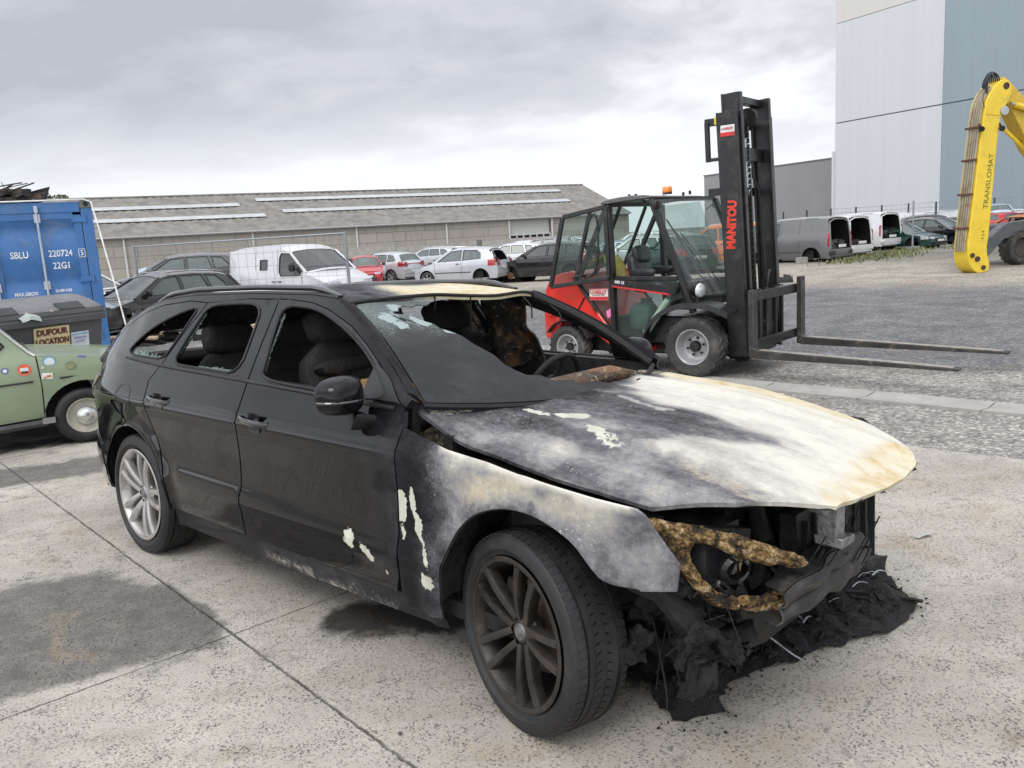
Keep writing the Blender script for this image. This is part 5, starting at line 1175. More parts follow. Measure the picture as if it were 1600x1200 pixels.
CP = {k: car_paint(k, *v, da=(.10 if k in ('white', 'silver') else .25)) for k, v in {'white': ((.62, .63, .64), .2), 'silver': ((.52, .54, .57), .22, .2), 'grey': ((.13, .13, .14), .25, .4), 'black': ((.010, .010, .012), .12), 'red': ((.48, .012, .02), .15), 'orange': ((.75, .20, .03), .25), 'green': ((.012, .055, .05), .16, .2), 'lightblue': ((.38, .47, .55), .25, .3), 'blue': ((.04, .14, .42), .3), 'bronze': ((.022, .020, .019), .14, .3), 'graphite': ((.045, .047, .052), .2, .3), 'bluegrey': ((.20, .23, .27), .25, .4), 'vanGrey': ((.15, .15, .155), .35, .2)}.items()}
RUSTO = mat_char('burnt_orange', (.30, .10, .02), (.62, .26, .06), rust=.3, rc=(.25, .09, .03), pale=.1)
BURNT = mat_char('burnt_grey', (.05, .045, .04), (.20, .17, .14), rust=.4, rc=(.25, .16, .08), pale=.7)
def at(px, Y):
    """ground x for a bearing given in photo pixels of column and depth Y"""
    return (px-800)/1294*Y*1.005
G1 = 'wrecked cars parked in rows behind the yard'
# left part of the yard
make_car('small_car', 'white small car half hidden behind the blue container', 'car', -10.6, 20.5, -12, 'hatch', CP['white'], opts=('blackmirror',), group=G1)
make_car('stripped_car', 'pale blue car with stripped front end between container and black crossover', 'car', -9.75, 17.0, -8, 'hatch', CP['lightblue'], opts=('nose_off', 'front_off', 'no_glass', 'no_mirror'), z=-.05, group=G1)
make_car('crossover', 'black crossover with silver rails behind the mesh fence, facing left', 'car', -7.85, 18.6, 232, 'fivedoor', CP['bronze'], opts=('off', 'rails', 'blackmirror'), z=.06, group=G1, scale=.93)
make_car('hatchback', 'dark hatchback with an empty rear window behind the black crossover', 'car', -10.2, 26.0, 200, 'fivedoor', CP['graphite'], opts=('off', 'rear_hole', 'nose_off'), z=.28, group=G1, scale=1.05)
make_car('estate', 'grey estate with roof rails seen left of the white panel van', 'car', -11.8, 32.6, 62, 'suv', CP['grey'], opts=('off', 'rails'), z=.0, group=G1)
make_car('blue_car', 'sky-blue roofed small car in the row behind the dark hatchback', 'car', -14.2, 36.5, 20, 'hatch', CP['lightblue'], opts=('off',), z=-.05, group=G1)
make_car('panel_van', 'white panel van with black mirrors facing right behind the mesh fence', 'van', -6.0, 24.3, -40, 'panel_van', CP['white'], z=-.17, glass=GL('van_glass', (.25, .30, .30), .75))
make_car('red_car', 'red car with dark grille just right of the white panel van', 'car', -7.0, 42.0, -78, 'hatch', CP['red'], z=-.32, opts=('blackmirror',), group=G1)
b = make_car('silver_suv', 'silver crossover with a red light bar and burnt front doors', 'car', -6.6, 45.5, 143, 'suv', CP['silver'], z=-.42, group=G1)
g = MB(); g.grid(lambda u, v: (2.3-1.9*u, .945-.03*abs(v-.4)-.0*u-(.10*max(0, .2-u)*5*.6), .36+.72*v), 14, 8); rough_mesh(g, .02, 6, 1); g.build('burnt_panel', BURNT, b, solid=.01)
g = MB(); g.tube([(-2.255, y_, 1.0+.0*y_) for y_ in np.linspace(-.78, .78, 7)], .035, 6); g.build('light_bar', LAMPR, b)
make_car('dark_car', 'dark car with burnt paint between the red car and the silver crossover', 'car', -7.3, 51, 120, 'fivedoor', BURNT, z=-.35, opts=('off', 'no_glass'), group=G1)
make_car('white_mpv', 'silver people carrier with roof rails behind the silver crossover', 'car', -4.9, 55, 160, 'suv', CP['silver'], z=-.2, opts=('rails', 'off'), group=G1)
make_car('small_hatchback', 'silver three-door hatchback with its tailgate missing', 'car', -1.75, 34.2, 155, 'hatch', CP['silver'], z=-.16, opts=('rear_open', 'rear_off', 'no_mirror'), group=G1)
make_car('white_hatchback', 'white hatchback with a broken rear window behind the silver three-door', 'car', .2, 42.5, 165, 'fivedoor', CP['white'], z=-.10, opts=('rear_hole', 'off'), group=G1, scale=1.05)
make_car('black_hatchback', 'black five-door hatchback without tailgate on bare rusty hubs', 'car', 1.75, 33.6, 152, 'fivedoor', CP['black'], z=-.22, opts=('rear_open', 'bare'), group=G1, glass=WGD, scale=1.05)
make_car('far_car', 'dark saloon roof showing between the white and black hatchbacks', 'car', 2.6, 48, 170, 'saloon', CP['graphite'], z=-.05, opts=('off', 'hatch_up'), group=G1)
make_car('blue_grey_car', 'blue-grey estate seen through the open forklift door', 'car', 4.35, 35.0, 168, 'suv', CP['bluegrey'], z=-.25, opts=('off',), group=G1)
make_car('pale_car', 'pale silver hatchback with open tailgate seen through the forklift cab', 'car', 5.3, 34.5, 172, 'fivedoor', CP['silver'], z=0, opts=('off', 'rear_hole', 'hatch_up'), group=G1)
make_car('far_white_car', 'white car roof just above the black hatchback', 'car', 3.2, 53, 175, 'fivedoor', CP['white'], z=-.2, opts=('off',), group=G1)
make_car('grey_hatch', 'grey car in the far row above the silver three-door', 'car', -2.6, 54, 170, 'saloon', CP['grey'], z=-.1, opts=('off',), group=G1)
make_car('teal_car', 'turquoise car seen through the forklift cab rear glass', 'car', 6.6, 31.6, 100, 'hatch', CP['green'], z=0, opts=('nose_off', 'off'), group=G1)
make_car('orange_car', 'orange family van behind the forklift windscreen and mast', 'van', 9.1, 36.0, 170, 'family_van', CP['orange'], z=0, opts=('off', 'blackmirror'))
for i, (px_, Y_, z_, st, col_, lb, hd_, op) in enumerate([
    (712, 60, -.30, 'suv', 'silver', 'silver crossover in the last row below the third downpipe', 172, ('off', 'rails')),
    (735, 48, -.30, 'fivedoor', 'graphite', 'dark car partly hidden by the silver three-door roof', 168, ('off', 'rear_hole')),
    (790, 56, -.05, 'saloon', 'black', 'black saloon in the last row left of the roller door', 168, ('off', 'bonnet_up')),
    (822, 50, -.10, 'suv', 'white', 'white crossover in front of the roller door', 165, ('off',)),
    (852, 44, .15, 'fivedoor', 'graphite', 'dark car standing high beside the roller door with its tailgate up', 172, ('off', 'hatch_up')),
    (880, 52, .0, 'suv', 'grey', 'grey crossover seen through the open forklift door glass', 168, ('off',)),
    (600, 58, -.25, 'fivedoor', 'black', 'black car in the last row above the red car', 165, ('off', 'no_glass')),
    (1000, 50, .0, 'suv', 'white', 'white crossover seen through the forklift cab above the seat', 168, ('off',)),
    (1045, 46, .0, 'fivedoor', 'graphite', 'dark car seen through the forklift windscreen beside the orange van', 165, ('off', 'nose_off'))]):
    make_car('rear_row_car', lb, 'car', at(px_, Y_), Y_, hd_, st, CP[col_], z=z_, opts=op, group=G1)
# right part
G2 = 'vans standing on the gravel with their rear doors gone'
make_car('grey_van', 'grey panel van with rear doors missing, nearest of the three vans', 'van', 11.55, 33.7, 128, 'compact_van', CP['vanGrey'], z=.0, opts=('rear_open', 'off', 'no_mirror', 'greybumper'), group=G2)
make_car('white_van', 'white van with rear doors missing beside the grey van', 'van', 13.7, 36.6, 122, 'compact_van', CP['white'], z=.0, opts=('rear_open', 'off', 'no_mirror'), group=G2)
make_car('white_van', 'white van with rear doors missing, farthest right of the three vans', 'van', 17.0, 40.9, 120, 'compact_van', CP['white'], z=.08, opts=('rear_open', 'off', 'no_mirror'), group=G2)
make_car('green_car', 'dark green saloon facing right beside the rightmost white van', 'car', 19.0, 40.4, -60, 'saloon', CP['green'], z=.0, opts=('off',), group=G1, scale=.95)
make_car('black_saloon', 'black car behind the dark green saloon', 'car', 22.2, 42.8, -58, 'fivedoor', CP['black'], z=.0, opts=('off', 'nose_off'), group=G1)
make_car('black_coupe', 'black car with a sloping windscreen left of the yellow excavator arm', 'car', 24.8, 45.2, -52, 'saloon', CP['graphite'], z=.0, opts=('off', 'nose_off'), group=G1)
b = make_car('burnt_orange_car', 'burnt orange car right of the yellow arm', 'car', 23.4, 38.0, -160, 'saloon', RUSTO, z=-.05, opts=('off', 'no_glass', 'no_mirror', 'nose_off'), group=G1)
for i, (px_, Y_, st, col_, lb, hd_, op) in enumerate([
    (1392, 58, 'compact_van', 'white', 'white van roof in the far row above the green saloon', 160, ('off',)),
    (1450, 58, 'compact_van', 'white', 'white van in the far row behind the black cars', 150, ('off',)),
    (1480, 53, 'fivedoor', 'white', 'white hatchback in the far row left of the yellow arm', 150, ('off',)),
    (1425, 52, 'suv', 'black', 'black crossover in the far row behind the green saloon', 165, ('off',)),
    (1545, 52, 'fivedoor', 'graphite', 'dark broken car under the light blue one', -160, ('off', 'nose_off')),
    (1578, 50, 'hatch', 'red', 'red hatchback beyond the burnt orange car', 20, ('off',)),
    (1597, 53, 'hatch', 'white', 'white hatchback at the right edge of the far row', 10, ('off',)),
    (1565, 60, 'suv', 'white', 'white crossover in the last row by the fence', 170, ('off',)),
    (1240, 44, 'fivedoor', 'silver', 'silver car roof just right of the forklift mast', 175, ('off',)),
    (1325, 52, 'hatch', 'red', 'red roofed car peeping over the grey van', 175, ('off',)),
    (1520, 60, 'fivedoor', 'silver', 'silver hatchback hidden mostly by the yellow arm', 165, ('off',))]):
    make_car('far_car', lb, 'car', at(px_, Y_), Y_, hd_, st, CP[col_], z=0, opts=op, group=G1)
make_car('stacked_car', 'light blue car body stacked on a dark wreck', 'car', at(1546, 53.5), 53.5, 80, 'hatch', CP['lightblue'], z=.55, opts=('off', 'nose_off'), group=G1)
# ------------------------------------------------------------------ forklift
RED = M('forklift_red', (.68, .030, .022), .24, var=.10, coat=.7, dirt=(.28, .10, .07), dirt_amt=.35, nscale=3)
FBL = M('forklift_black', (.011, .011, .012), .33, var=.4, dirt=(.07, .065, .06), dirt_amt=.5, nscale=4)
FST = M('worn_fork_steel', (.06, .058, .055), .5, .5, var=.4, dirt=(.22, .19, .15), dirt_amt=.7, nscale=5)
FTOP = M('fork_top', (.33, .30, .26), .6, .3, var=.3, nscale=9, dirt=(.15, .12, .1))
FGL = GL('forklift_glass', (.66, .80, .76), .20); FGLW = GL('forklift_screen', (.80, .86, .84), .34)
FWH = M('wheel_grey', (.42, .42, .43), .4, .3, dirt=(.2, .18, .15)); WHT = M('sticker_white', (.75, .75, .74), .5); STR = M('sticker_red', (.60, .03, .03), .4); YEL = M('tag_yellow', (.75, .62, .03), .5)
FL = thing('forklift', 'red rough-terrain forklift with black mast, open cab door and long forks', 'forklift', (2.40, 9.35, 0), R(-39))
def P3(y, pts): return [(x, y, z) for x, z in pts]
def side_prism(g, y0, y1, pts, mi=None): return g.prism([(x, y0, z) for x, z in pts], (0, y1-y0, 0), mi)
BON = smoothpoly([(-1.98, .62), (-2.00, .80), (-1.955, 1.03), (-1.80, 1.145), (-1.50, 1.18), (-1.44, .98), (-1.22, .70), (-.98, .40), (-.86, .33), (-1.27, .47), (-1.40, .60), (-1.62, .68), (-1.85, .66)], it=1)
g = MB(); g.v = []
def engine_cover(u, v):
    pass
g = MB(); side_prism(g, -.62, .62, BON); o = g.build('engine_cover', RED, FL, bevel=.035, seg=3)
g = MB(); side_prism(g, -.66, .66, [(-.98, .405), (-.62, .315), (-.59, .29), (-.59, .24), (-.97, .26), (-1.30, .46), (-1.22, .70)]); g.build('side_sill', RED, FL, bevel=.015)
g = MB(); g.box((-1.93, 0, .55), (.26, 1.16, .42)); g.build('counterweight', RED, FL, bevel=.05)
g = MB(); g.cyl((-1.25, -.667, .73), (-1.25, -.655, .73), .022, 14); g.cyl((-1.25, .667, .73), (-1.25, .655, .73), .022, 14); g.build('filler_hole', FBL, FL)
g = MB(); g.bar((-1.52, -.625, .70), (-1.41, -.632, .86), .012, .012); g.tube([(-1.52, -.626, .69), (-1.40, -.626, .87)], .006, 5); g.build('cover_seam', FBL, FL)
g = MB(); g.box((-.65, 0, .28), (2.3, .80, .16)); g.box((-.55, 0, .50), (.9, 1.15, .30)); g.box((.15, 0, .48), (.5, .7, .34)); g.build('chassis', FBL, FL, bevel=.02)
# cab posts
g = MB()
for sg in (-1, 1):
    y = sg*.62
    q_ = .16 if sg > 0 else 0
    g.bar((-.49+q_, y, 1.92), (-.06+q_, y, .83), .055, .07, up=(0, 1, 0)); g.bar((-1.04, y, 1.90), (-1.00, y, .44), .055, .09, up=(0, 1, 0)); g.bar((-1.06, y, 1.90), (-1.50, y*.98, 1.05), .05, .05, up=(0, 1, 0))
    g.tube(smoothpoly([(-1.50, y, 1.04), (-1.26, y, .74), (-1.00, y, .42), (-.92, y, .385), (-.62, y, .375)], False, 1), .026, 8)
    g.bar((-1.02, y, 1.08), (-.20, y, 1.065), .05, .035, up=(0, 1, 0)); g.bar((-1.50, y, 1.05), (-1.0, y, 1.08), .04, .03, up=(0, 1, 0)); g.bar((-.06, y, .83), (-.02, y, .70), .06, .07, up=(0, 1, 0))
g.bar((-.50, -.62, 1.925), (-.34, .62, 1.925), .05, .05); g.bar((-1.05, -.62, 1.905), (-1.05, .62, 1.905), .05, .05)
g.bar((-.05, -.60, .84), (-.05, .60, .84), .06, .06); g.bar((-1.50, -.6, 1.05), (-1.5, .6, 1.05), .05, .05); g.bar((-1.08, -.3, 1.88), (-1.45, -.3, 1.1), .035, .035, up=(0, 1, 0)); g.bar((-1.08, .3, 1.88), (-1.45, .3, 1.1), .035, .035, up=(0, 1, 0))
g.build('cab_frame', FBL, FL, bevel=.006)
g = MB(); side_prism(g, -.64, .64, smoothpoly([(-1.14, 1.895), (-1.12, 1.955), (-.80, 1.985), (-.50, 1.975), (-.46, 1.93), (-.8, 1.925)], it=1)); g.build('cab_roof', M('roof_black_gloss', (.03, .03, .032), .15, coat=1), FL, bevel=.02)
g = MB(); 
for x, y in ((-.95, -.30), (-.90, -.24), (-.60, .35), (-.40, .12)): g.cyl((x, y, 1.97), (x, y, 2.015), .016, 8)
g.build('roof_fitting', FBL, FL)
g = MB(); g.lathe([(0, 0), (.055, 0), (.055, .02), (.0, .02)], (-.56, -.12, 1.985), (0, 0, 1), 18); bc = g.build('beacon_base', FBL, FL)
g = MB(); g.lathe([(.053, .02), (.056, .035), (.053, .075), (.045, .085), (0, .09)], (-.56, -.12, 1.985), (0, 0, 1), 20); g.build('beacon_lens', M('beacon_orange', (.85, .22, .02), .15, coat=1), bc)
# glass
g = MB(); n = 10
def ws(u, v): return (-.06+.16*u-.43*v+.10*math.sin(math.pi*v)*0+.10*(1-(2*u-1)**2), -.60+1.2*u, .86+1.06*v)
g.grid(ws, 10, 6); g.build('windscreen', FGLW, FL)
g = MB(); g.add(P3(-.615, [(-1.47, 1.03), (-1.04, 1.05), (-1.01, .50)]), [(0, 1, 2)]); g.add(P3(-.615, [(-.98, 1.045), (-.97, .43), (-.62, .41), (-.50, .60), (-.34, .79), (-.14, .86), (-.20, 1.04)]), [tuple(range(7))]); g.build('lower_door_glass', FGL, FL)
g = MB(); g.add([(-1.07, -.58, 1.88), (-1.07, .58, 1.88), (-1.48, .58, 1.08), (-1.48, -.58, 1.08)], [(0, 1, 2, 3)]); g.build('rear_glass', FGL, FL)
g = MB(); g.add([(-1.02, .615, 1.88), (-.52, .615, 1.90), (-.20, .615, 1.08), (-.98, .615, 1.08)], [(0, 1, 2, 3)]); g.add([(-1.07, .612, 1.86), (-1.03, .612, 1.08), (-1.46, .612, 1.08)], [(0, 1, 2)]); g.build('side_glass', FGL, FL)
# open upper door swung back
D0 = [(-1.055, -.66, 1.885), (-1.545, -.80, 1.80), (-1.745, -.82, 1.005), (-1.03, -.67, 1.09)]
g = MB()
for i in range(4): g.bar(D0[i], D0[(i+1) % 4], .05, .04, up=(0, 1, 0))
dr = g.build('cab_door', FBL, FL, bevel=.008)
g = MB(); g.add([tuple(Vector(p)+Vector((0, -.004, 0))) for p in D0], [(0, 1, 2, 3)]); g.build('door_glass', FGL, dr)
ins = [Vector(D0[0]).lerp(Vector(D0[1]), .12), Vector(D0[0]).lerp(Vector(D0[1]), .35), Vector(D0[2]).lerp(Vector(D0[3]), .42), Vector(D0[2]).lerp(Vector(D0[3]), .86)]
g = MB(); lp = smoothpoly([tuple(p+(Vector((-1.25, -.74, 1.44))-p)*.13) for p in ins], it=2); g.tube([(x, y-.012, z) for x, y, z in lp], .011, 6, closed=True); g.bar(tuple(ins[1]), tuple(ins[2]), .045, .02, up=(0, 1, 0)); g.build('sliding_window', FBL, dr)
g = MB(); g.tube([(-1.30, -.74, 1.12), (-1.32, -.80, 1.13), (-1.40, -.81, 1.12), (-1.45, -.79, 1.10)], .012, 6); g.build('door_handle', FBL, dr)
# stickers with lettering
g = MB(); g.box((-1.195, -.645, .90), (.25, .012, .135)); st = g.build('sticker', WHT, FL)
g = MB(); g.box((-1.195, -.6525, .855), (.25, .003, .04)); g.box((-1.195, -.6525, .962), (.25, .003, .010)); g.build('sticker_band', STR, st)
RX = Matrix.Rotation(R(90), 3, 'X')
text_obj('LOISELET', .055, STR, st, (-1.195, -.6535, .925), RX, bold=.0015); text_obj('LOCATION VENTE SERVICE', .014, FBL, st, (-1.195, -.6535, .893), RX)
g = MB(); side_prism(g, -.665, -.645, [(-1.0, 1.075), (-.22, .985), (-.22, .895), (-1.0, 1.0)]); bo = g.build('door_band', FBL, FL, bevel=.004)
g = MB(); side_prism(g, -.668, -.660, [(-1.0, 1.003), (-.26, .905), (-.26, .885), (-1.0, .985)]); g.build('red_line', STR, bo)
text_obj('MSI 25', .045, WHT, bo, (-.90, -.667, 1.035), Matrix.Rotation(R(6.5), 3, 'Y')@RX, bold=.001)
g = MB(); g.cyl((-.235, -.69, .955), (-.235, -.62, .955), .062, 22); g.cyl((-.235, -.70, .955), (-.235, -.69, .955), .045, 22); g.build('air_vent', FBL, FL)
g = MB(); g.tube([(-.62, -.60, .46), (-.33, -.59, .84)], .040, 12); g.build('green_tube', M('pale_green', (.30, .42, .33), .4), FL)
g = MB(); pillow(g, (-.72, -.45, .62), (.3, .3, .34)); g.cyl((-.7, -.45, .78), (-.7, -.45, .84), .05, 14); g.build('canister', M('dull_green', (.10, .14, .12), .5), FL)
g = MB(); g.add([(-1.12, -.622, .70), (-1.05, -.622, .74), (-1.03, -.622, .66), (-1.10, -.622, .62)], [(0, 1, 2, 3)]); g.build('pink_tag', M('pink_paper', (.75, .2, .45), .6), FL, solid=.002)
# seat, jacket, steering wheel, dash
g = MB(); pillow(g, (-.80, -.02, .95), (.5, .48, .16)); pillow(g, (-.99, -.02, 1.14), (.15, .46, .46), Matrix.Rotation(R(-12), 3, 'Y')); s0 = g.build('driver_seat', M('seat_vinyl', (.035, .036, .042), .35, coat=.2), FL)
g = MB(); pillow(g, (-.98, -.02, 1.32), (.12, .34, .22), Matrix.Rotation(R(-12), 3, 'Y')); g.build('headrest', MC['seat_vinyl'], s0)
for sy in (-.25, .21): g = MB(); pillow(g, (-.84, sy, 1.12), (.34, .07, .09)); g.build('armrest', MC['seat_vinyl'], s0)
g = MB(); g.box((-.25, 0, .86), (.28, .9, .30)); g.bar((-.30, -.05, .95), (-.44, -.05, 1.15), .05, .05); c0 = Vector((-.45, -.05, 1.17)); tl = Matrix.Rotation(R(-35), 3, 'Y')
g.tube([c0+tl@Vector((.17*math.cos(t), .17*math.sin(t), 0)) for t in np.linspace(0, 2*math.pi, 20, endpoint=False)], .014, 6, closed=True); g.bar(c0+tl@Vector((-.17, 0, 0)), c0+tl@Vector((.17, 0, 0)), .03, .015); g.build('steering_wheel', FBL, FL)
jk = thing('jacket', 'yellow work jacket draped behind the forklift seat', 'jacket', FL.location+Matrix.Rotation(R(-39), 3, 'Z')@Vector((-1.22, -.35, 1.20)), R(-39))
g = MB(); g.grid(lambda u, v: (-.18+.36*u+.03*math.sin(9*v), -.18+.30*v, .12*math.sin(math.pi*u)**.6-.14*max(0, u-.6)*3+.02*math.sin(14*u+5*v)), 16, 14); rough_mesh(g, .05, 9, 2); g.build('cloth', M('hi_vis_yellow', (.42, .38, .10), .8, var=.4, dirt=(.08, .09, .08), dirt_amt=.8), jk, solid=.01)
# wheels
def agri_tyre(r, W):
    g = MB(); h = W/2; rim = r*.56
    g.lathe([(rim, -h*.80), (rim+.02, -h*.95), (r*.80, -h*1.02), (r*.93, -h*.90), (r*.965, -h*.6), (r*.965, h*.6), (r*.93, h*.9), (r*.8, h*1.02), (rim+.02, h*.95), (rim, h*.8)], (0, 0, 0), (0, 1, 0), 48)
    for k in range(22):
        for s_ in (-1, 1):
            a = 2*math.pi*(k+(.5 if s_ > 0 else 0))/22; V = []
            for t, dy in ((0, .02), (.5, .55), (1, .98)):
                aa = a+.22*(1-t); yy = s_*h*dy
                for da, rr in ((-.050, r*.955-(.03*r if t == 1 else 0)), (-.038, r*(1.0 if t < 1 else .965)), (.038, r*(1.0 if t < 1 else .965)), (.050, r*.955-(.03*r if t == 1 else 0))):
                    V.append((rr*math.cos(aa+da), yy, rr*math.sin(aa+da)))
            g.add(V, [(4*i+j, 4*i+j+1, 4*i+j+5, 4*i+j+4) for i in (0, 1) for j in range(3)]+[(8, 9, 10, 11), (3, 2, 1, 0)])
    return g
def fl_wheel(x, y, r, W, name):
    sg = -1 if y < 0 else 1
    t = agri_tyre(r, W).build('wheel', TYRE_D, FL, ang=30); t.location = (x, y, r); t.rotation_euler = (0, rnd.uniform(0, 1), 0 if sg < 0 else math.pi)
    g = MB(); h = W/2; rm = r*.57
    g.lathe([(rm+.008, -h*.86), (rm, -h*.93), (rm-.012, -h*.88), (rm-.022, -h*.5), (rm-.04, -h*.1), (rm*.62, -h*.02), (rm*.5, -h*.12), (rm*.22, -h*.12), (0, -h*.12)], (0, 0, 0), (0, 1, 0), 40); rb_ = g.build('rim', FWH, t)
    g = MB(); g.lathe([(0, -h*.55), (rm*.26, -h*.52), (rm*.32, -h*.4), (rm*.33, -h*.05)], (0, 0, 0), (0, 1, 0), 20)
    for k in range(6): a = 2*math.pi*k/6+.4; g.cyl((rm*.50*math.cos(a), -h*.30, rm*.50*math.sin(a)), (rm*.50*math.cos(a), -h*.05, rm*.50*math.sin(a)), rm*.07, 6)
    g.build('hub', FBL, t)
for sg in (-1, 1): fl_wheel(0, sg*.60, .335, .26, 'f'); fl_wheel(-1.68, sg*.55, .265, .20, 'r')
g = MB()
for sg in (-1, 1):
    pts = smoothpoly([(-.60, .26), (-.57, .50), (-.42, .68), (-.20, .79), (.05, .81), (.28, .77), (.42, .70)], False, 2)
    n = len(pts); V = [(x, sg*y, z) for y in (.46, .74) for x, z in pts]+[(x, sg*.745, z-.05) for x, z in pts]
    g.add(V, [(k*n+i, k*n+i+1, (k+1)*n+i+1, (k+1)*n+i) for k in (0, 1) for i in range(n-1)])
g.build('front_mudguard', FBL, FL, solid=.012)
g = MB()
for sg in (-1, 1):
    pts = [(-1.68+.33*math.cos(t), .27+.33*math.sin(t)) for t in np.linspace(.35, 2.6, 12)]; n = 12
    g.add([(x, sg*y, z) for y in (.44, .66) for x, z in pts], [(i, i+1, n+i+1, n+i) for i in range(n-1)])
g.build('rear_mudguard', PLASTIC, FL, solid=.012)
# lights and mirrors
for sg in (-1, 1):
    g = MB(); g.lathe([(0, -.10), (.05, -.09), (.075, -.03), (.08, .0)], (.03, sg*.56, .93), (1, -.25, -.05), 20); g.box((.0, sg*.56, .84), (.05, .05, .08)); hl_ = g.build('work_light', FBL, FL)
    g = MB(); g.lathe([(.078, .0), (.07, .02), (.04, .035), (0, .04)], (.03, sg*.56, .93), (1, -.25, -.05), 20); g.build('light_lens', M('lens_bright', (.65, .66, .66), .08, .1, coat=1, var=.4, nscale=25), hl_)
    g = MB(); g.tube([(-.44, sg*.62, 1.80), (-.40, sg*.68, 1.85), (-.38, sg*.70, 1.88)], .01, 5); pillow(g, (-.37, sg*.72, 1.86), (.05, .11, .10)); g.build('wing_mirror', FBL, FL)
g = MB(); g.tube([(-.20, -.35, 1.28), (-.12, -.30, 1.1), (0.04, -.2, .9)], .008, 5); g.tube([(-.38, -.50, 1.70), (-.26, -.4, 1.45), (-.18, -.38, 1.3)], .010, 5); g.tube([(-.30, -.42, 1.55), (-.14, -.30, 1.28), (.05, -.1, .9)], .006, 5); g.tube([(-.28, -.38, 1.55), (-.11, -.26, 1.28), (.09, -.06, .9)], .006, 5); g.build('wiper', FBL, FL)
# mast
def tx(z): return .50-.045*(z-.9)     # slight backward tilt
g = MB()
for sg in (-1, 1):
    yo = sg*.435
    for y_, w_, x0, x1, z1 in ((yo, .03, .26, .50, 2.74), (yo, .0, 0, 0, 0)):
        if not w_: continue
        # outer channel: web and two flanges
        g.bar((tx(.22)-.10, yo+sg*.045, .22), (tx(z1)-.10, yo+sg*.045, z1), .022, .20, up=(1, 0, 0)); g.bar((tx(.22)-.005, yo+sg*.02, .22), (tx(z1)-.005, yo+sg*.02, z1), .06, .024, up=(1, 0, 0)); g.bar((tx(.22)-.20, yo+sg*.02, .22), (tx(z1)-.20, yo+sg*.02, z1), .06, .024, up=(1, 0, 0))
g.bar((tx(.35)-.22, -.40, .35), (tx(.35)-.22, .40, .35), .06, .12); g.bar((tx(1.95)-.22, -.42, 1.95), (tx(1.95)-.22, .42, 1.95), .05, .09); g.bar((tx(2.65)-.22, -.42, 2.66), (tx(2.65)-.22, .42, 2.66), .05, .08)
for z_ in (1.95, 2.66): 
    for sg in (-1, 1): g.bar((tx(z_)-.36, sg*.42, z_), (tx(z_), sg*.42, z_), .05, .075)
for sg in (-1, 1): g.bar((tx(2.3)-.34, sg*.44, 2.28), (tx(2.3), sg*.44, 2.28), .04, .035); g.bar((tx(2.5)-.33, sg*.44, 2.26), (tx(2.5)-.34, sg*.44, 2.66), .045, .045)
ms = g.build('mast_outer', FBL, FL, bevel=.004)
g = MB()
for sg in (-1, 1):
    yo = sg*.365
    g.bar((tx(.25)-.085, yo+sg*.02, .25), (tx(2.93)-.085, yo+sg*.02, 2.93), .022, .17, up=(1, 0, 0)); g.bar((tx(.25)+.018, yo+sg*.01, .25), (tx(2.93)+.018, yo+sg*.01, 2.93), .06, .024, up=(1, 0, 0)); g.bar((tx(.25)-.17, yo, .25), (tx(2.93)-.17, yo, 2.93), .08, .024, up=(1, 0, 0))
g.bar((tx(2.9)-.10, -.36, 2.88), (tx(2.9)-.10, .36, 2.88), .10, .07); g.bar((tx(2.35)-.10, -.33, 2.33), (tx(2.35)-.10, .33, 2.33), .06, .14); g.bar((tx(.8)-.06, -.33, .80), (tx(.8)-.06, .33, .80), .06, .10)
g.build('mast_inner', FBL, FL, bevel=.004)
g = MB(); g.cyl((tx(.4)-.10, 0, .4), (tx(1.9)-.10, 0, 1.9), .032, 14); g.cyl((tx(2.5)-.1, .0, 2.5), (tx(2.75)-.1, 0, 2.75), .03, 10)
for sg in (-1, 1): g.cyl((tx(.4)-.24, sg*.25, .4), (tx(1.5)-.24, sg*.25, 1.5), .04, 12)
g.build('lift_cylinder', FBL, FL)
g = MB(); 
for sg in (-1, 1): g.cyl((tx(1.5)-.24, sg*.25, 1.5), (tx(2.6)-.24, sg*.25, 2.6), .022, 10)
g.cyl((tx(1.9)-.1, 0, 1.9), (tx(2.5)-.1, 0, 2.5), .02, 10); g.build('piston_rod', M('chrome_rod', (.55, .55, .56), .15, 1.), FL)
g = MB(); g.lathe([(0, -.03), (.10, -.03), (.10, -.015), (.085, 0), (.10, .015), (.10, .03), (0, .03)], (tx(2.7)-.05, -.05, 2.70), (0, 1, 0), 20); g.build('chain_wheel', FBL, FL)
g = MB()
for k in range(30):
    z_ = .9+k*.06; g.box((tx(z_)-.03, -.12, z_), (.02, .03, .05))
g.build('lift_chain', FBL, FL)
g = MB(); g.tube([(tx(2.1)-.1, .10, 2.30), (tx(2.0)-.1, .12, 2.1), (tx(1.9)-.08, .22, 1.95), (tx(1.5)-.06, .24, 1.5), (tx(1)-.05, .24, 1.0)], .012, 6)
g.tube(smoothpoly([(tx(.9), .05, .70), (tx(.9)+.05, .02, 1.0), (tx(.9)+.03, .12, 1.12), (tx(.9)+.02, .20, 1.0), (tx(.9)+.02, .2, .6)], False, 2), .014, 6); g.tube(smoothpoly([(tx(.6)+.04, -.12, .9), (tx(.6)+.1, -.1, .75), (tx(.6)+.06, -.14, .55)], False, 2), .014, 6); g.build('hydraulic_hose', TRIM, FL)
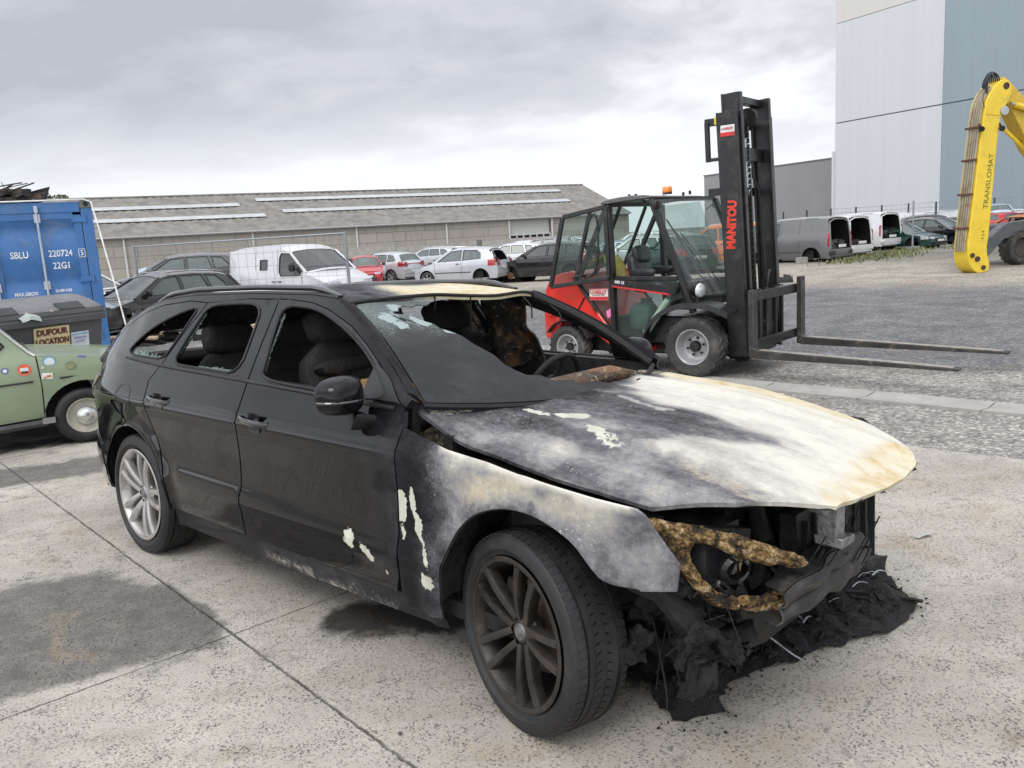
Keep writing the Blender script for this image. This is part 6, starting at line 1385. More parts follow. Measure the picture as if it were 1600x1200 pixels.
# lettering on the mast, decals
lm = Matrix.Rotation(R(2.6), 3, 'Y')
text_obj('MANITOU', .125, M('letter_red', (.65, .04, .02), .4), ms, (tx(1.6)-.095, -.4935, 1.60), lm@Matrix(((0, -1, 0), (0, 0, -1), (1, 0, 0))), bold=.007, sx=.86)
g = MB(); g.box((tx(2.5)-.09, -.4945, 2.55), (.15, .004, .11)); dc = g.build('decal', WHT, ms); g = MB(); g.box((tx(2.5)-.09, -.498, 2.515), (.15, .003, .04)); g.build('decal_band', STR, dc); text_obj('LOISELET', .032, STR, dc, (tx(2.5)-.09, -.5005, 2.57), RX)
g = MB(); g.box((tx(2.66)-.22, -.452, 2.665), (.05, .006, .07)); g.build('yellow_tag', YEL, ms)
# carriage and forks
g = MB()
for z_ in (.36, .86): g.bar((.60, -.58, z_), (.66, .60, z_), .07, .10)
for y_ in (-.30, -.12, .14, .32): g.bar((.585, y_, .30), (.585, y_, .92), .05, .035)
g.box((.56, 0, .60), (.03, .5, .5)); g.build('fork_carriage', FBL, FL, bevel=.006)
for y0_, xs_ in ((-.56, .60), (.56, .70)):
    g = MB(); g.prism([(xs_-.01, y0_-.06, .99 if y0_ > 0 else .93), (xs_+.045, y0_-.06, .99 if y0_ > 0 else .93), (xs_+.05, y0_-.06, .325), (xs_+.08, y0_-.06, .310), (2.55 if y0_ < 0 else 2.78, y0_-.06, .215), (2.55 if y0_ < 0 else 2.78, y0_-.06, .190), (xs_+1.2, y0_-.06, .205), (xs_+.05, y0_-.06, .225), (xs_-.01, y0_-.06, .24)], (0, .12, 0)); fk = g.build('fork', FST, FL, bevel=.006)
    g = MB(); xe = 2.50 if y0_ < 0 else 2.73; g.add([(xs_+.09, y0_-.055, .3125), (xe, y0_-.055, .2205), (xe, y0_+.055, .2205), (xs_+.09, y0_+.055, .3125)], [(0, 1, 2, 3)]); g.build('fork_top', FTOP, fk)
# ------------------------------------------------------------------ green vintage car
GREEN = M('sage_green', (.225, .28, .185), .38, var=.10, nscale=2.2, coat=.3, dirt=(.26, .27, .19), dirt_amt=.35)
GC = thing('vintage_car', 'small sage green vintage car with round stickers beside the dumpster', 'car', (-4.33, 7.99, 0), R(34)); GC.scale = (1, 1, .95)
def gw(x, z):
    return .775*itp(x, [-3.1, -2.7, -2.2, -.5, 0, .5, .75], [.80, .92, 1, 1, .99, .92, .80])-itp(z, [.2, .35, .55, .75, .86, .90], [.07, .02, 0, .012, .05, .09])-max(0, z-.9)*.28
def gpanel(name, out_, holes=(), sg=-1, mat=GREEN, **k):
    g = MB(); panel_mesh(g, out_, list(holes), lambda x, z: (x, sg*gw(x, z), z), .07, flip=(sg > 0)); return g.build(name, [mat, CABIN], k.get('parent', GC), ang=50, solid=.014)
garch = [(.05+.335*math.cos(t), .27+.335*math.sin(t)) for t in np.linspace(.05, math.pi-.12, 16)]
rarch = [(-2.10+.32*math.cos(t), .27+.32*math.sin(t)) for t in np.linspace(.05, math.pi-.05, 14)]
for sg in (-1, 1):
    gpanel('front_wing', [(-.275, .26)]+garch[::-1][0:1]+garch[::-1][1:]+[(.62, .30), (.68, .50), (.66, .70), (.58, .76), (.30, .80), (0, .845), (-.27, .872), (-.262, .60)], sg=sg)
    fd = gpanel('front_door', [(-1.18, .27), (-.285, .30), (-.272, .60), (-.282, .872), (-.31, .90), (-.36, .93), (-.64, 1.28), (-1.16, 1.31), (-1.17, .88)], [smoothpoly([(-.44, .905), (-.68, 1.24), (-1.12, 1.265), (-1.12, .895)], it=1)], sg=sg)
    gpanel('rear_quarter', [(-2.95, .30)]+rarch[::-1]+[(-1.74, .27), (-1.19, .27), (-1.18, .88), (-1.17, 1.31), (-1.9, 1.27), (-2.3, 1.10), (-2.6, .90), (-2.98, .82), (-3.02, .55)], [smoothpoly([(-1.24, .90), (-1.23, 1.26), (-1.75, 1.23), (-2.08, 1.07), (-2.15, .92)], it=1)], sg=sg)
    g = MB(); g.tube([(-1.75, sg*(gw(-1, .3)-.02), .235), (-.9, sg*(gw(-1, .3)-.01), .235), (-.26, sg*(gw(-.3, .3)-.01), .25)], .035, 6); g.build('sill', M('dark_sill', (.045, .045, .045), .6), GC)
    g = MB(); g.tube([(-.62, sg*(gw(-.5, .64)+.006), .645), (-.33, sg*(gw(-.3, .64)+.006), .650)], .009, 6); g.tube([(-.12, sg*(gw(-.1, .65)+.006), .652), (.60, sg*(gw(.6, .66)+.006), .655)], .009, 6); g.build('trim_strip', TRIM, GC)
    g = MB(); g.tube(smoothpoly([(-.28, sg*(gw(-.3, .87)), .875), (-.34, sg*gw(-.3, .92), .925), (-.65, sg*gw(-.6, 1.30), 1.305), (-1.2, sg*gw(-1.2, 1.33), 1.335)], False, 1), .016, 6); g.build('window_frame', M('tired_chrome', (.45, .46, .42), .3, .8), GC)
    gl_ = MB(); panel_mesh(gl_, smoothpoly([(-.44, .905), (-.68, 1.24), (-1.12, 1.265), (-1.12, .895)], it=1), [], lambda x, z: (x, sg*(gw(x, z)-.012), z), .2); gl_.build('side_window', WGL, fd)
    g = MB(); g.tube([(x, sg*(gw(x, z)+.003), z) for x, z in resample(smoothpoly([(-.44, .905), (-.68, 1.24), (-1.12, 1.265), (-1.12, .895)], it=1), .08)], .010, 5, closed=True); g.build('window_seal', RUB, fd)
    for wx in (.05, -2.10):
        g = MB(); r_ = .262; g.lathe([(.165, -.05), (.175, -.062), (.20, -.068), (.235, -.06), (.255, -.045), (.262, -.03), (.262, .05), (.2, .065)], (0, 0, 0), (0, 1, 0), 40)
        wh = g.build('wheel', TYRE, GC); wh.location = (wx, sg*.70, r_); wh.rotation_euler = (0, 0, 0 if sg < 0 else math.pi)
        g = MB(); g.lathe([(.168, -.052), (.160, -.060), (.150, -.050), (.145, -.03), (.12, -.020), (.095, -.024), (.088, -.04)], (0, 0, 0), (0, 1, 0), 40); g.build('rim', M('cream_rim', (.42, .40, .34), .45, var=.3, dirt=(.16, .12, .08)), wh)
        g = MB(); g.lathe([(.088, -.035), (.085, -.05), (.06, -.055), (.05, -.062), (.035, -.072), (0, -.074)], (0, 0, 0), (0, 1, 0), 30); g.build('hub_cap', M('dull_chrome', (.60, .60, .58), .22, .9, dirt=(.2, .18, .15)), wh)
    g = MB(); pts = [(x, z) for x, z in garch]; n = len(pts); g.add([(x, sg*(gw(x, z)-.01-d), z) for d in (0, .3) for x, z in pts], [(i, i+1, n+i+1, n+i) for i in range(n-1)]); g.build('arch_liner', CABIN, GC)
    g = MB(); g.lathe([(0, .05), (.06, .045), (.08, .01), (.085, -.01)], (.66, sg*.50, .62), (1, 0, 0), 20); g.build('headlamp', LAMP, GC)
g = MB(); g.grid(lambda u, v: (-.30+.98*u-.06*(2*v-1)**2*u, (2*v-1)*gw(-.30+.98*u, itp(u, [0, .3, .6, 1], [.872, .845, .80, .72])), itp(u, [0, .3, .6, 1], [.872, .845, .80, .72])+.012*(1-abs(2*v-1)**3)), 14, 14); g.build('bonnet', [GREEN, CABIN], GC, solid=.01)
g = MB(); g.grid(lambda u, v: (.68-.02*(2*v-1)**2, (2*v-1)*.62, .28+.46*u), 4, 10); g.build('nose', GREEN, GC, solid=.01)
g = MB(); g.grid(lambda u, v: (-.34-.34*u+.06*(1-(2*v-1)**2), (2*v-1)*(.66-.10*u), .90+.40*u), 4, 8); g.build('windscreen', WGL, GC)
g = MB(); g.grid(lambda u, v: (-.66-1.30*u, (2*v-1)*(gw(-.9, 1.30)), itp(u, [0, .2, .8, 1], [1.32, 1.345, 1.33, 1.26])+.05*(1-(2*v-1)**2)), 10, 10, flip=True); g.build('roof', [GREEN, CABIN], GC, solid=.012)
g = MB(); g.grid(lambda u, v: (-1.95-1.05*u, (2*v-1)*gw(-2.3, itp(u, [0, .45, 1], [1.26, .95, .83])), itp(u, [0, .45, 1], [1.26, .95, .83])+.04*(1-(2*v-1)**2)), 8, 8, flip=True); g.build('tail', [GREEN, CABIN], GC, solid=.012)
g = MB(); g.box((-1.1, 0, .32), (2.6, 1.2, .16)); pillow(g, (-.95, -.3, .75), (.16, .42, .6)); pillow(g, (-.95, .3, .75), (.16, .42, .6)); g.build('cabin', CABIN, GC)
g = MB(); g.box((-.255, -.775, .27), (.10, .03, .05)); g.build('jacking_bracket', M('dull_alloy', (.3, .3, .29), .5, .5), GC)
def sticker(x, z, r, cols, txt=None, tcol=None):
    y = -(gw(x, z)+.004); rot = basis((1, 0, 0), (0, .08, 1))
    root_ = None
    for i, (rr, m_) in enumerate(cols):
        g = MB(); g.lathe([(0, 0), (r*rr, 0), (r*rr, .001)], (x, y-.0012*i, z), (0, -1, .08), 26); o = g.build('sticker' if i == 0 else 'sticker_print', m_, GC if root_ is None else root_); root_ = root_ or o
    return root_
SBL = M('sticker_blue', (.12, .35, .62), .5); SLB = M('sticker_pale', (.62, .72, .78), .5, var=.3, nscale=60); SOR = M('sticker_orange', (.75, .12, .05), .5); SVI = M('sticker_violet', (.16, .14, .45), .5)
sticker(-.18, .81, .052, [(1, SBL), (.80, WHT), (.66, SLB), (.3, WHT)]); s_ = sticker(-.38, .765, .052, [(1, SOR)])
g = MB(); g.box((-.38, -gw(-.38, .765)-.007, .768), (.062, .004, .032)); g.build('sticker_print', SLB, s_); g = MB(); g.box((-.38, -gw(-.38, .765)-.0085, .742), (.05, .004, .014)); g.build('sticker_print', FBL, s_)
sticker(-.525, .775, .028, [(1, SVI), (.6, SLB)]); sticker(-.02, .755, .040, [(1, M('faded_ring', (.22, .26, .13), .6)), (.7, M('faded_dot', (.27, .27, .15), .6))])
for (x, z, sx_, sz_, m_) in ((-.215, .685, .085, .055, WHT), (.08, .825, .07, .016, SVI), (-.24, .765, .018, .018, WHT)):
    g = MB(); g.box((x, -gw(x, z)-.003, z), (sx_, .004, sz_), Matrix.Rotation(R(6), 3, 'Y')); o = g.build('sticker', m_, GC)
    if m_ is WHT and sx_ > .05: g = MB(); g.box((x+.012, -gw(x, z)-.006, z-.005), (.04, .003, .022)); g.box((x-.02, -gw(x, z)-.0065, z-.012), (.02, .003, .016)); g.build('sticker_print', M('print_brown', (.45, .2, .08), .5), o)
# ------------------------------------------------------------------ dumpster with signs
DG = M('dumpster_grey', (.085, .088, .096), .42, var=.12, nscale=3, dirt=(.19, .18, .16), dirt_amt=.4)
DP = thing('dumpster', 'dark grey four-wheeled dumpster with ribbed lid and location sign', 'dumpster', (-4.66, 9.56, 0), math.atan2(.97, .5))
# local: +x to the right end (away), front face at y=0 looking towards -y
g = MB(); L_ = 1.36
V = [(.0, -.015, 1.045), (-L_, -.015, 1.045), (-L_+.05, .10, .18), (-.05, .10, .18), (0, .74, 1.045), (-L_, .74, 1.045), (-L_+.05, .62, .18), (-.05, .62, .18)]
g.add(V, [(0, 1, 2, 3), (4, 7, 6, 5), (0, 3, 7, 4), (1, 5, 6, 2), (3, 2, 6, 7)])
for x in (-.13, -.36, -.60, -.83, -1.06, -1.26): g.bar((x, .012, .97), (x*.97-.02, .095, .25), .022, .02, up=(0, 1, 0))
g.build('bin_body', DG, DP, bevel=.015)
g = MB(); g.box((-L_/2, .36, 1.055), (L_+.06, .80, .045)); g.box((-L_/2, -.035, 1.01), (L_+.04, .03, .08)); g.build('bin_rim', DG, DP, bevel=.012)
g = MB()
nL = 34
def lid(u, v):
    x = .02-u*(L_+.04); k = u*6; rib = .012*(1 if (k % 1) > .06 else 0)
    y = -.045+.80*v; z = 1.105+.155*math.sin(min(1, v*1.35)*math.pi/2)-.04*max(0, v-.74)*4
    if v < .02: z -= .035
    return (x, y, z+rib)
g.grid(lid, 72, 12); g.add([(.02, -.045, 1.07), (.02, .755, 1.08)]+[lid(0, v) for v in (1, .74, .5, .25, .1, .02)], [tuple(range(8))]); g.add([(.02, -.046, 1.07), (-L_-.02, -.046, 1.07), (-L_-.02, -.046, 1.12), (.02, -.046, 1.12)], [(0, 1, 2, 3)])
lo = g.build('lid', M('lid_grey', (.13, .132, .14), .40, var=.12, nscale=4, dirt=(.25, .24, .22), dirt_amt=.4), DP, ang=25)
for x in (-.36, -1.12):
    g = MB(); g.box((x, .035, 1.155), (.30, .13, .02), Matrix.Rotation(R(35), 3, 'X')); g.build('lid_handle', M('handle_dark', (.035, .036, .04), .5), lo, bevel=.006)
for x in (-.62, -.90): g = MB(); g.cyl((x, -.052, 1.118), (x, -.02, 1.118), .013, 8); g.build('lid_rivet', M('rivet_pink', (.5, .35, .33), .5), lo)
for x in (-.12, -L_+.12):
    for y in (.2, .55): g = MB(); g.cyl((x, y-.02, .09), (x, y+.02, .09), .09, 18); g.box((x, y, .16), (.06, .06, .08)); g.build('castor', TRIM, DP)
g = MB(); g.grid(lambda u, v: (-1.0+.22*u, -.05-.03*v, 1.085+.03*math.sin(3*u)-.05*v), 6, 4); rough_mesh(g, .03, 14, 3)
bag = g.build('plastic_bag', M('bag_white', (.55, .62, .58), .3), None, solid=.003); bag.matrix_world = DP.matrix_world
bag.location = DP.location; bag.rotation_euler = DP.rotation_euler; props(bag, 'scrap of pale plastic bag caught under the dumpster lid', 'bag')
BX_ = basis((1, 0, 0), (0, -.12, 1))
g = MB(); g.box((-.64, -.002, .845), (.41, .012, .215), BX_ @ Matrix.Rotation(R(90), 3, 'X').inverted() if False else Matrix.Rotation(R(7), 3, 'X')); sgn_ = g.build('sign', M('sign_cream', (.78, .66, .38), .5, var=.06, dirt=(.6, .5, .3)), DP)
BRN = M('sign_brown', (.14, .04, .03), .5)
for tx_, zz in (('DUFOUR', .895), ('LOCATION', .795)): text_obj(tx_, .088, BRN, sgn_, (-.64, -.014-(.006 if zz > .85 else -.006), zz), Matrix.Rotation(R(97), 3, 'X'), bold=.0035, sx=1.0 if tx_ == 'DUFOUR' else .86)
g = MB(); g.box((-.31, .004, .765), (.215, .010, .19), Matrix.Rotation(R(7), 3, 'X')); nt_ = g.build('notice', M('notice_white', (.62, .66, .72), .5), DP)
g = MB(); g.box((-.31, -.010, .835), (.19, .002, .014), Matrix.Rotation(R(7), 3, 'X')); g.build('notice_print', M('print_blue', (.2, .45, .6), .5), nt_)
g = MB(); g.box((-.31, .0075, .685), (.09, .002, .012), Matrix.Rotation(R(7), 3, 'X')); g.build('notice_print', STR, nt_)
for i, tx_ in enumerate(('TRI SELECTIF', 'DECHETS')): text_obj(tx_, .030, M('print_violet', (.35, .35, .6), .5), nt_, (-.31, -.0075+.0065*i, .795-.04*i), Matrix.Rotation(R(97), 3, 'X'), sx=.9)
# ------------------------------------------------------------------ blue container
CB = M('container_blue', (.04, .145, .37), .42, var=.16, nscale=2.5, coat=.15, dirt=(.16, .20, .28), dirt_amt=.55, bump=.2, bscale=8); CBD = M('container_blue_dark', (.02, .05, .16), .5, var=.2)
u_ = Vector((-1.16, -.45, 0)).normalized(); ang_ = R(28)
CT = thing('container', 'blue shipping container standing behind the dumpster', 'container', (-6.52, 13.55, 0), ang_)
# local: door face at y = 0 looking -y, right corner at x = 0, container runs to -x 2.44 wide and +y 6.06 long
W_, H_, D_ = 2.44, 2.59, 6.06
g = MB()
for x in (-.08, -W_+.08): g.box((x, .08, H_/2), (.16, .16, H_-.24)); g.box((x, D_-.08, H_/2), (.16, .16, H_-.24))
g.box((-W_/2, .07, H_-.10), (W_-.34, .14, .16)); g.box((-W_/2, .07, .09), (W_-.34, .14, .16)); g.box((-W_/2, D_-.07, H_-.1), (W_-.34, .14, .16))
for x in (-.06, -W_+.06): g.box((x, D_/2, H_-.08), (.08, D_-.34, .10)); g.box((x, D_/2, .09), (.08, D_-.34, .14))
g.build('frame', CB, CT, bevel=.008)
g = MB()
for x in (-.08, -W_+.08):
    for y in (.08, D_-.08):
        for z in (.06, H_-.06): g.box((x, y, z), (.18, .18, .125))
g.build('corner_casting', M('casting', (.14, .15, .15), .6, .2, dirt=(.2, .12, .08)), CT, bevel=.012)
g = MB()
for x in (-.08, -W_+.08):
    for z in (.06, H_-.06): g.lathe([(0, 0), (.035, 0), (.035, .004)], (x, -.014, z), (0, -1, 0), 14)
g.build('casting_hole', CABIN, CT)
g = MB(); n = 60
for x in (-.07, -W_+.07): g.add([(x+(.018 if (i // 2) % 2 else -.018), .17+(D_-.34)*i/n, z) for z in (.15, H_-.12) for i in range(n+1)], [(i, i+1, n+1+i+1, n+1+i) for i in range(n)])
g.add([(-.06, .1, H_-.05), (-W_+.06, .1, H_-.05), (-W_+.06, D_-.1, H_-.05), (-.06, D_-.1, H_-.05)], [(0, 1, 2, 3)]); g.add([(-.1, .2, .15), (-W_+.1, .2, .15), (-W_+.1, D_-.1, .15), (-.1, D_-.1, .15)], [(0, 1, 2, 3)]); g.add([(-.1, D_-.05, .1), (-W_+.1, D_-.05, .1), (-W_+.1, D_-.05, H_-.1), (-.1, D_-.05, H_-.1)], [(0, 1, 2, 3)])
g.build('side_panel', CB, CT, smooth=False)
for k in (0, 1):
    x1 = (-.17, -1.48)[k]; x0 = (-1.46, -2.27)[k]
    g = MB()
    # door leaf with horizontal corrugation
    zs_ = [.20, .30]; prof_ = [(.18, 0), (.30, 0)]
    for m_ in range(3):
        zc = (.42, 1.36, 2.16)[m_]; prof_ += [(zc-.13, 0), (zc-.07, .034), (zc+.07, .034), (zc+.13, 0)] 
    prof_ += [(2.36, 0)]; prof_ = sorted(prof_)
    V = []; 
    for z, d in prof_: V += [(x0+.11, .02+d, z), (x1-.11, .02+d, z)]
    g.add(V, [(2*i, 2*i+1, 2*i+3, 2*i+2) for i in range(len(prof_)-1)])
    for xx in (x0+.055, x1-.055): g.box((xx, .035, 1.27), (.11, .05, 2.20))
    g.box(((x0+x1)/2, .035, 2.36), (x1-x0-.221, .05, .11)); g.box(((x0+x1)/2, .035, .19), (x1-x0-.221, .05, .08))
    dl = g.build('door', CB, CT, bevel=.006)
    g = MB(); g.box((x1+.012, .022, 1.27), (.022, .03, 2.28)); g.box(((x0+x1)/2, .022, 2.425), (x1-x0+.05, .03, .03)); g.build('door_gasket', RUB, dl)
    for bx in ((x1-.61,) if k == 0 else (x1+.04,)):
        g = MB(); g.cyl((bx, -.045, .12), (bx, -.045, 2.50), .018, 10)
        for z in (.35, 1.3, 2.33): g.box((bx, -.02, z), (.085, .055, .13)); 
        g.box((bx, -.035, 2.47), (.05, .06, .10)); g.box((bx, -.035, .14), (.05, .06, .10)); g.bar((bx, -.05, 1.08), (bx+.30, -.06, 1.10), .03, .02)
        g.build('lock_rod', M('galvanised', (.46, .50, .56), .45, .4, var=.15, dirt=(.3, .32, .34)), dl)
    g = MB()
    for z in (.45, 1.36, 2.30):
        xx = x1 if k == 0 else x0; s_ = 1 if k == 0 else -1
        g.box((xx-s_*.04, -.001, z), (.20, .022, .085)); g.cyl((xx+s_*.06, -.012, z-.06), (xx+s_*.06, -.012, z+.06), .016, 8)
    g.build('hinge', CB, dl)
    if k == 0:
        F90 = Matrix.Rotation(R(90), 3, 'X'); yb = .0525; yf = .0182
        for s_, x_, z_, h_, al, y_ in (('SBLU', -1.22, 1.78, .105, 'LEFT', yf), ('220724', -.70, 1.78, .105, 'LEFT', yf), ('5', -.225, 1.772, .085, 'CENTER', .006), ('22G1', -.66, 1.59, .105, 'LEFT', yf), ('MAX.GROSS', -1.24, 1.18, .055, 'LEFT', yf), ('30.480 KGS', -.68, 1.20, .045, 'LEFT', yf), ('67.200 LBS', -.68, 1.12, .045, 'LEFT', yf), ('TARE', -1.20, 1.01, .055, 'LEFT', yf), ('2.185 KGS', -.66, 1.04, .045, 'LEFT', yf), ('4.820 LBS', -.66, .965, .045, 'LEFT', yf)):
            text_obj(s_, h_*1.35, WHT, dl, (x_, y_, z_), F90, sx=.80, align=al, bold=.0015)
        g = MB()
        for a, b in (((-.27, 1.71), (-.18, 1.71)), ((-.18, 1.71), (-.18, 1.835)), ((-.18, 1.835), (-.27, 1.835)), ((-.27, 1.835), (-.27, 1.71))): g.bar((a[0], .006, a[1]), (b[0], .006, b[1]), .008, .004, up=(0, 1, 0))
        g.build('number_box', WHT, dl)
# white strap over the top edge and down
stp = thing('rope', 'white rope along the container top edge and hanging down its right corner', 'rope', (0, 0, 0), 0)
def cl(x, y, z): return tuple(Vector(CT.location)+Matrix.Rotation(ang_, 3, 'Z')@Vector((x, y, z)))
g = MB(); g.tube([cl(-W_, -.02, H_+.012), cl(-1.2, -.02, H_+.006), cl(-.10, -.02, H_+.015), cl(-.0, -.03, H_-.03), cl(.05, -.15, 2.2), cl(.16, -.5, 1.2), cl(.28, -.85, .02)], .013, 6); g.build('cord', M('rope_white', (.72, .72, .72), .6), stp)
# rusty scrap on the container
sc_ = thing('crushed_car_scrap', 'crushed rusty dark metal lying on top of the blue container', 'scrap', cl(-1.0, .55, H_), ang_)
g = MB(); r2 = random.Random(12)
g.prism([(-.7, -.2, .02), (.25, -.2, .0), (.40, -.2, .10), (.48, -.2, .24), (.30, -.2, .17), (-.1, -.2, .10), (-.7, -.2, .12)], (0, .5, 0))
for k in range(26): rbox(g, (r2.uniform(-1.1, .15), r2.uniform(-.3, .5), r2.uniform(.1, .26)), (r2.uniform(.15, .5), r2.uniform(.1, .3), r2.uniform(.03, .09)), Matrix.Rotation(r2.uniform(-.3, .3), 3, 'Y')@Matrix.Rotation(r2.uniform(0, 3), 3, 'Z'), n=3)
for k in range(8): g.tube([(r2.uniform(-1, .1), r2.uniform(-.3, .3), .2), (r2.uniform(-1, .3), r2.uniform(-.3, .3), .32)], .012, 5)
rough_mesh(g, .05, 7, 2); g.build('metal', mat_char('scrap_rust', (.02, .016, .014), (.06, .045, .036), rust=.3, rc=(.09, .05, .03), pale=.1), sc_)
# ------------------------------------------------------------------ mesh fence panel
FG = M('galvanised_tube', (.30, .33, .34), .45, .5, var=.15)
A = Vector((-10.35, 23.6, 0)); B = Vector((-4.12, 22.0, -.13)); fd_ = (B-A); fl_ = fd_.length; 
FN = thing('mesh_fence', 'galvanised mobile mesh fence panel in front of the white van', 'fence', A, math.atan2(fd_.y, fd_.x))
for x in (0., fl_): g = MB(); g.tube([(x-(.0), 0, -.1), (x, 0, 2.02)], .045, 8); g.build('post', FG, FN)
g = MB(); g.tube([(0, 0, 1.98), (fl_, 0, 1.98)], .022, 6); g.tube([(0, 0, .25), (fl_, 0, .22)], .022, 6); g.build('rail', FG, FN)
g = MB()
k = 0; x = .12
while x < fl_: 
    g.tube([(x, 0, .2), (x, 0, 2.0)], .0032, 4); x += .26
for z in (.55, .9, 1.25, 1.6, 1.82): g.tube([(0, 0, z), (fl_, 0, z)], .0035, 4)
g.build('mesh', M('fence_wire', (.16, .17, .17), .5, .4), FN)
# ------------------------------------------------------------------ long warehouse
def wp(px, py, z):
    """photo bearing to a point at height z, for laying out far buildings"""
    d = (_f+_r2*((px-800)/1294)-_u2*((py-600)/1294)); t = (z-EYE)/d.z; return Vector((d.x*t, d.y*t, z))
ZG = -.5
EL = wp(150, 372, 4.3); ER = wp(880, 337, 4.3); 
# keep the eaves straight and level between the two bearings
WD = (ER-EL); wl = Vector((WD.x, WD.y, 0)); wlen = wl.length; wu = wl/wlen; wn = Vector((-wu.y, wu.x, 0))
if wn.y < 0: wn = -wn
WH = thing('warehouse', 'long low warehouse with corrugated roof, skylight strips and weathered concrete wall', 'building', (EL.x, EL.y, ZG), math.atan2(wu.y, wu.x))
def wx(px): 
    # x along the wall for a photo column
    d = (_f+_r2*((px-800)/1294)-_u2*((355-600)/1294)); a = Vector((EL.x, EL.y)); dd = Vector((d.x, d.y)); uu = Vector((wu.x, wu.y)); 
    den = dd.x*uu.y-dd.y*uu.x; t = (a.x*uu.y-a.y*uu.x)/den; p = dd*t; return (p-a).dot(uu)
ext0, ext1 = -60., wx(983); eh = 4.3-ZG; depth = 26.; rise = 5.15
def mat_wall():
    m, nt, N, L, bs = shader('stained_concrete_panels'); nb = NB(nt); co = nb.coord()
    n = nb.noise(co, .35, 8, .6); st = nb.noise(nb.map(co, sc=(1.3, 1, .13)), 1.6, 7, .65); 
    br = N.new('ShaderNodeTexBrick'); L.new(nb.map(co, rot=(R(90), 0, 0)), br.inputs[0]); br.inputs['Scale'].default_value = 1.; br.inputs['Brick Width'].default_value = 4.1; br.inputs['Row Height'].default_value = 1.25; br.inputs['Mortar Size'].default_value = .035
    br.inputs['Color1'].default_value = (.42, .39, .345, 1); br.inputs['Color2'].default_value = (.35, .325, .29, 1); br.inputs['Mortar'].default_value = (.14, .13, .115, 1); br.offset = .35
    c = nb.mix(nb.math('MULTIPLY', nb.rng(n, .35, .7), .4), br.outputs[0], (.40, .37, .32)); c = nb.mix(nb.math('MULTIPLY', nb.rng(st, .50, .74), .5), c, (.20, .175, .145))
    L.new(c, bs.inputs['Base Color']); bs.inputs['Roughness'].default_value = .9; nb.bump(nb.noise(co, 3, 6), .3, .05, bs); return m
def mat_roof():
    m, nt, N, L, bs = shader('fibre_cement_roof'); nb = NB(nt); co = nb.coord()
    n = nb.noise(co, .8, 8, .65); n2 = nb.noise(co, 4, 6, .7); c = nb.mix(nb.rng(n, .3, .7), (.15, .14, .125), (.26, .245, .22)); c = nb.mix(nb.math('MULTIPLY', nb.rng(n2, .55, .72), .5), c, (.085, .085, .06)); L.new(c, bs.inputs['Base Color']); bs.inputs['Roughness'].default_value = .9; return m
dx0, dx1 = wx(797), wx(860)
g = MB()
g.add([(ext0, 0, 0), (dx0, 0, 0), (dx0, 0, eh), (ext0, 0, eh)], [(0, 1, 2, 3)]); g.add([(dx1, 0, 0), (ext1, 0, 0), (ext1, 0, eh), (dx1, 0, eh)], [(0, 1, 2, 3)]); g.add([(dx0, 0, eh-.35), (dx1, 0, eh-.35), (dx1, 0, eh), (dx0, 0, eh)], [(0, 1, 2, 3)])
g.add([(ext1, 0, 0), (ext1, depth, 0), (ext1, depth, eh), (ext1, depth/2, eh+rise), (ext1, 0, eh)], [(0, 1, 2, 3, 4)]); g.add([(ext0, 0, 0), (ext0, 0, eh), (ext0, depth/2, eh+rise), (ext0, depth, eh), (ext0, depth, 0)], [(0, 1, 2, 3, 4)]); g.add([(ext0, depth, 0), (ext0, depth, eh), (ext1, depth, eh), (ext1, depth, 0)], [(0, 1, 2, 3)])
g.build('wall', mat_wall(), WH, smooth=False)
def roofsheet(g, x0, x1, t0, t1, lift=0., n=None, side=0):
    n = n or int((x1-x0)/.25); V = []
    for t in (t0, t1):
        for i in range(n+1):
            w_ = 0. if lift else .05*math.sin(i*math.pi/1.0+.5*math.pi); yy = -.35+(depth/2+.35)*t
            if side: yy = depth-yy
            V.append((x0+(x1-x0)*i/n, yy, eh-.1+(rise+.1)*t+w_+lift))
    g.add(V, [(i, i+1, n+1+i+1, n+1+i) for i in range(n)])
g = MB(); roofsheet(g, ext0, ext1+.4, 0, 1, n=int((ext1-ext0)/.5)); roofsheet(g, ext0, ext1+.4, 0, 1, n=20, side=1); g.tube([(ext0, depth/2, eh+rise+.05), (ext1+.4, depth/2, eh+rise+.05)], .16, 6); g.build('roof', mat_roof(), WH, ang=80)
SK = M('skylight', (.44, .46, .47), .5, var=.12, nscale=.6, dirt=(.25, .25, .24), dirt_amt=.5)
def strip_(px0, px1, t):
    # skylight strip on the roof slope, located by columns
    a, b = wx(px0), wx(px1); g = MB(); roofsheet(g, a, b, t, t+.085, .16, n=max(8, int((b-a)/.5))); g.build('skylight_strip', SK, WH)
strip_(96, 400, .64); strip_(90, 430, .33); strip_(432, 935, .76); strip_(462, 925, .42)
for px_ in (190, 393, 556, 697, 795, 862, 60): g = MB(); g.cyl((wx(px_), -.15, 0), (wx(px_), -.15, eh-.1), .13, 8); g.build('downpipe', M('downpipe_white', (.60, .60, .58), .5), WH)
g = MB(); g.tube([(ext0, -.42, eh-.12), (ext1, -.42, eh-.12)], .14, 6); g.build('gutter', M('gutter_grey', (.34, .34, .34), .6), WH)
g = MB(); g.box(((dx0+dx1)/2, .35, (eh-.4+2.4)/2+.1), (dx1-dx0, .1, eh-.35-2.4)); dd_ = g.build('roller_door', M('shutter_cream', (.50, .52, .48), .5, var=.06), WH)
g = MB(); g.box(((dx0+dx1)/2, .5, 1.25), (dx1-dx0, .1, 2.5)); g.build('dark_opening', M('opening_dark', (.02, .022, .025), .3), dd_)
g = MB(); nn = 6
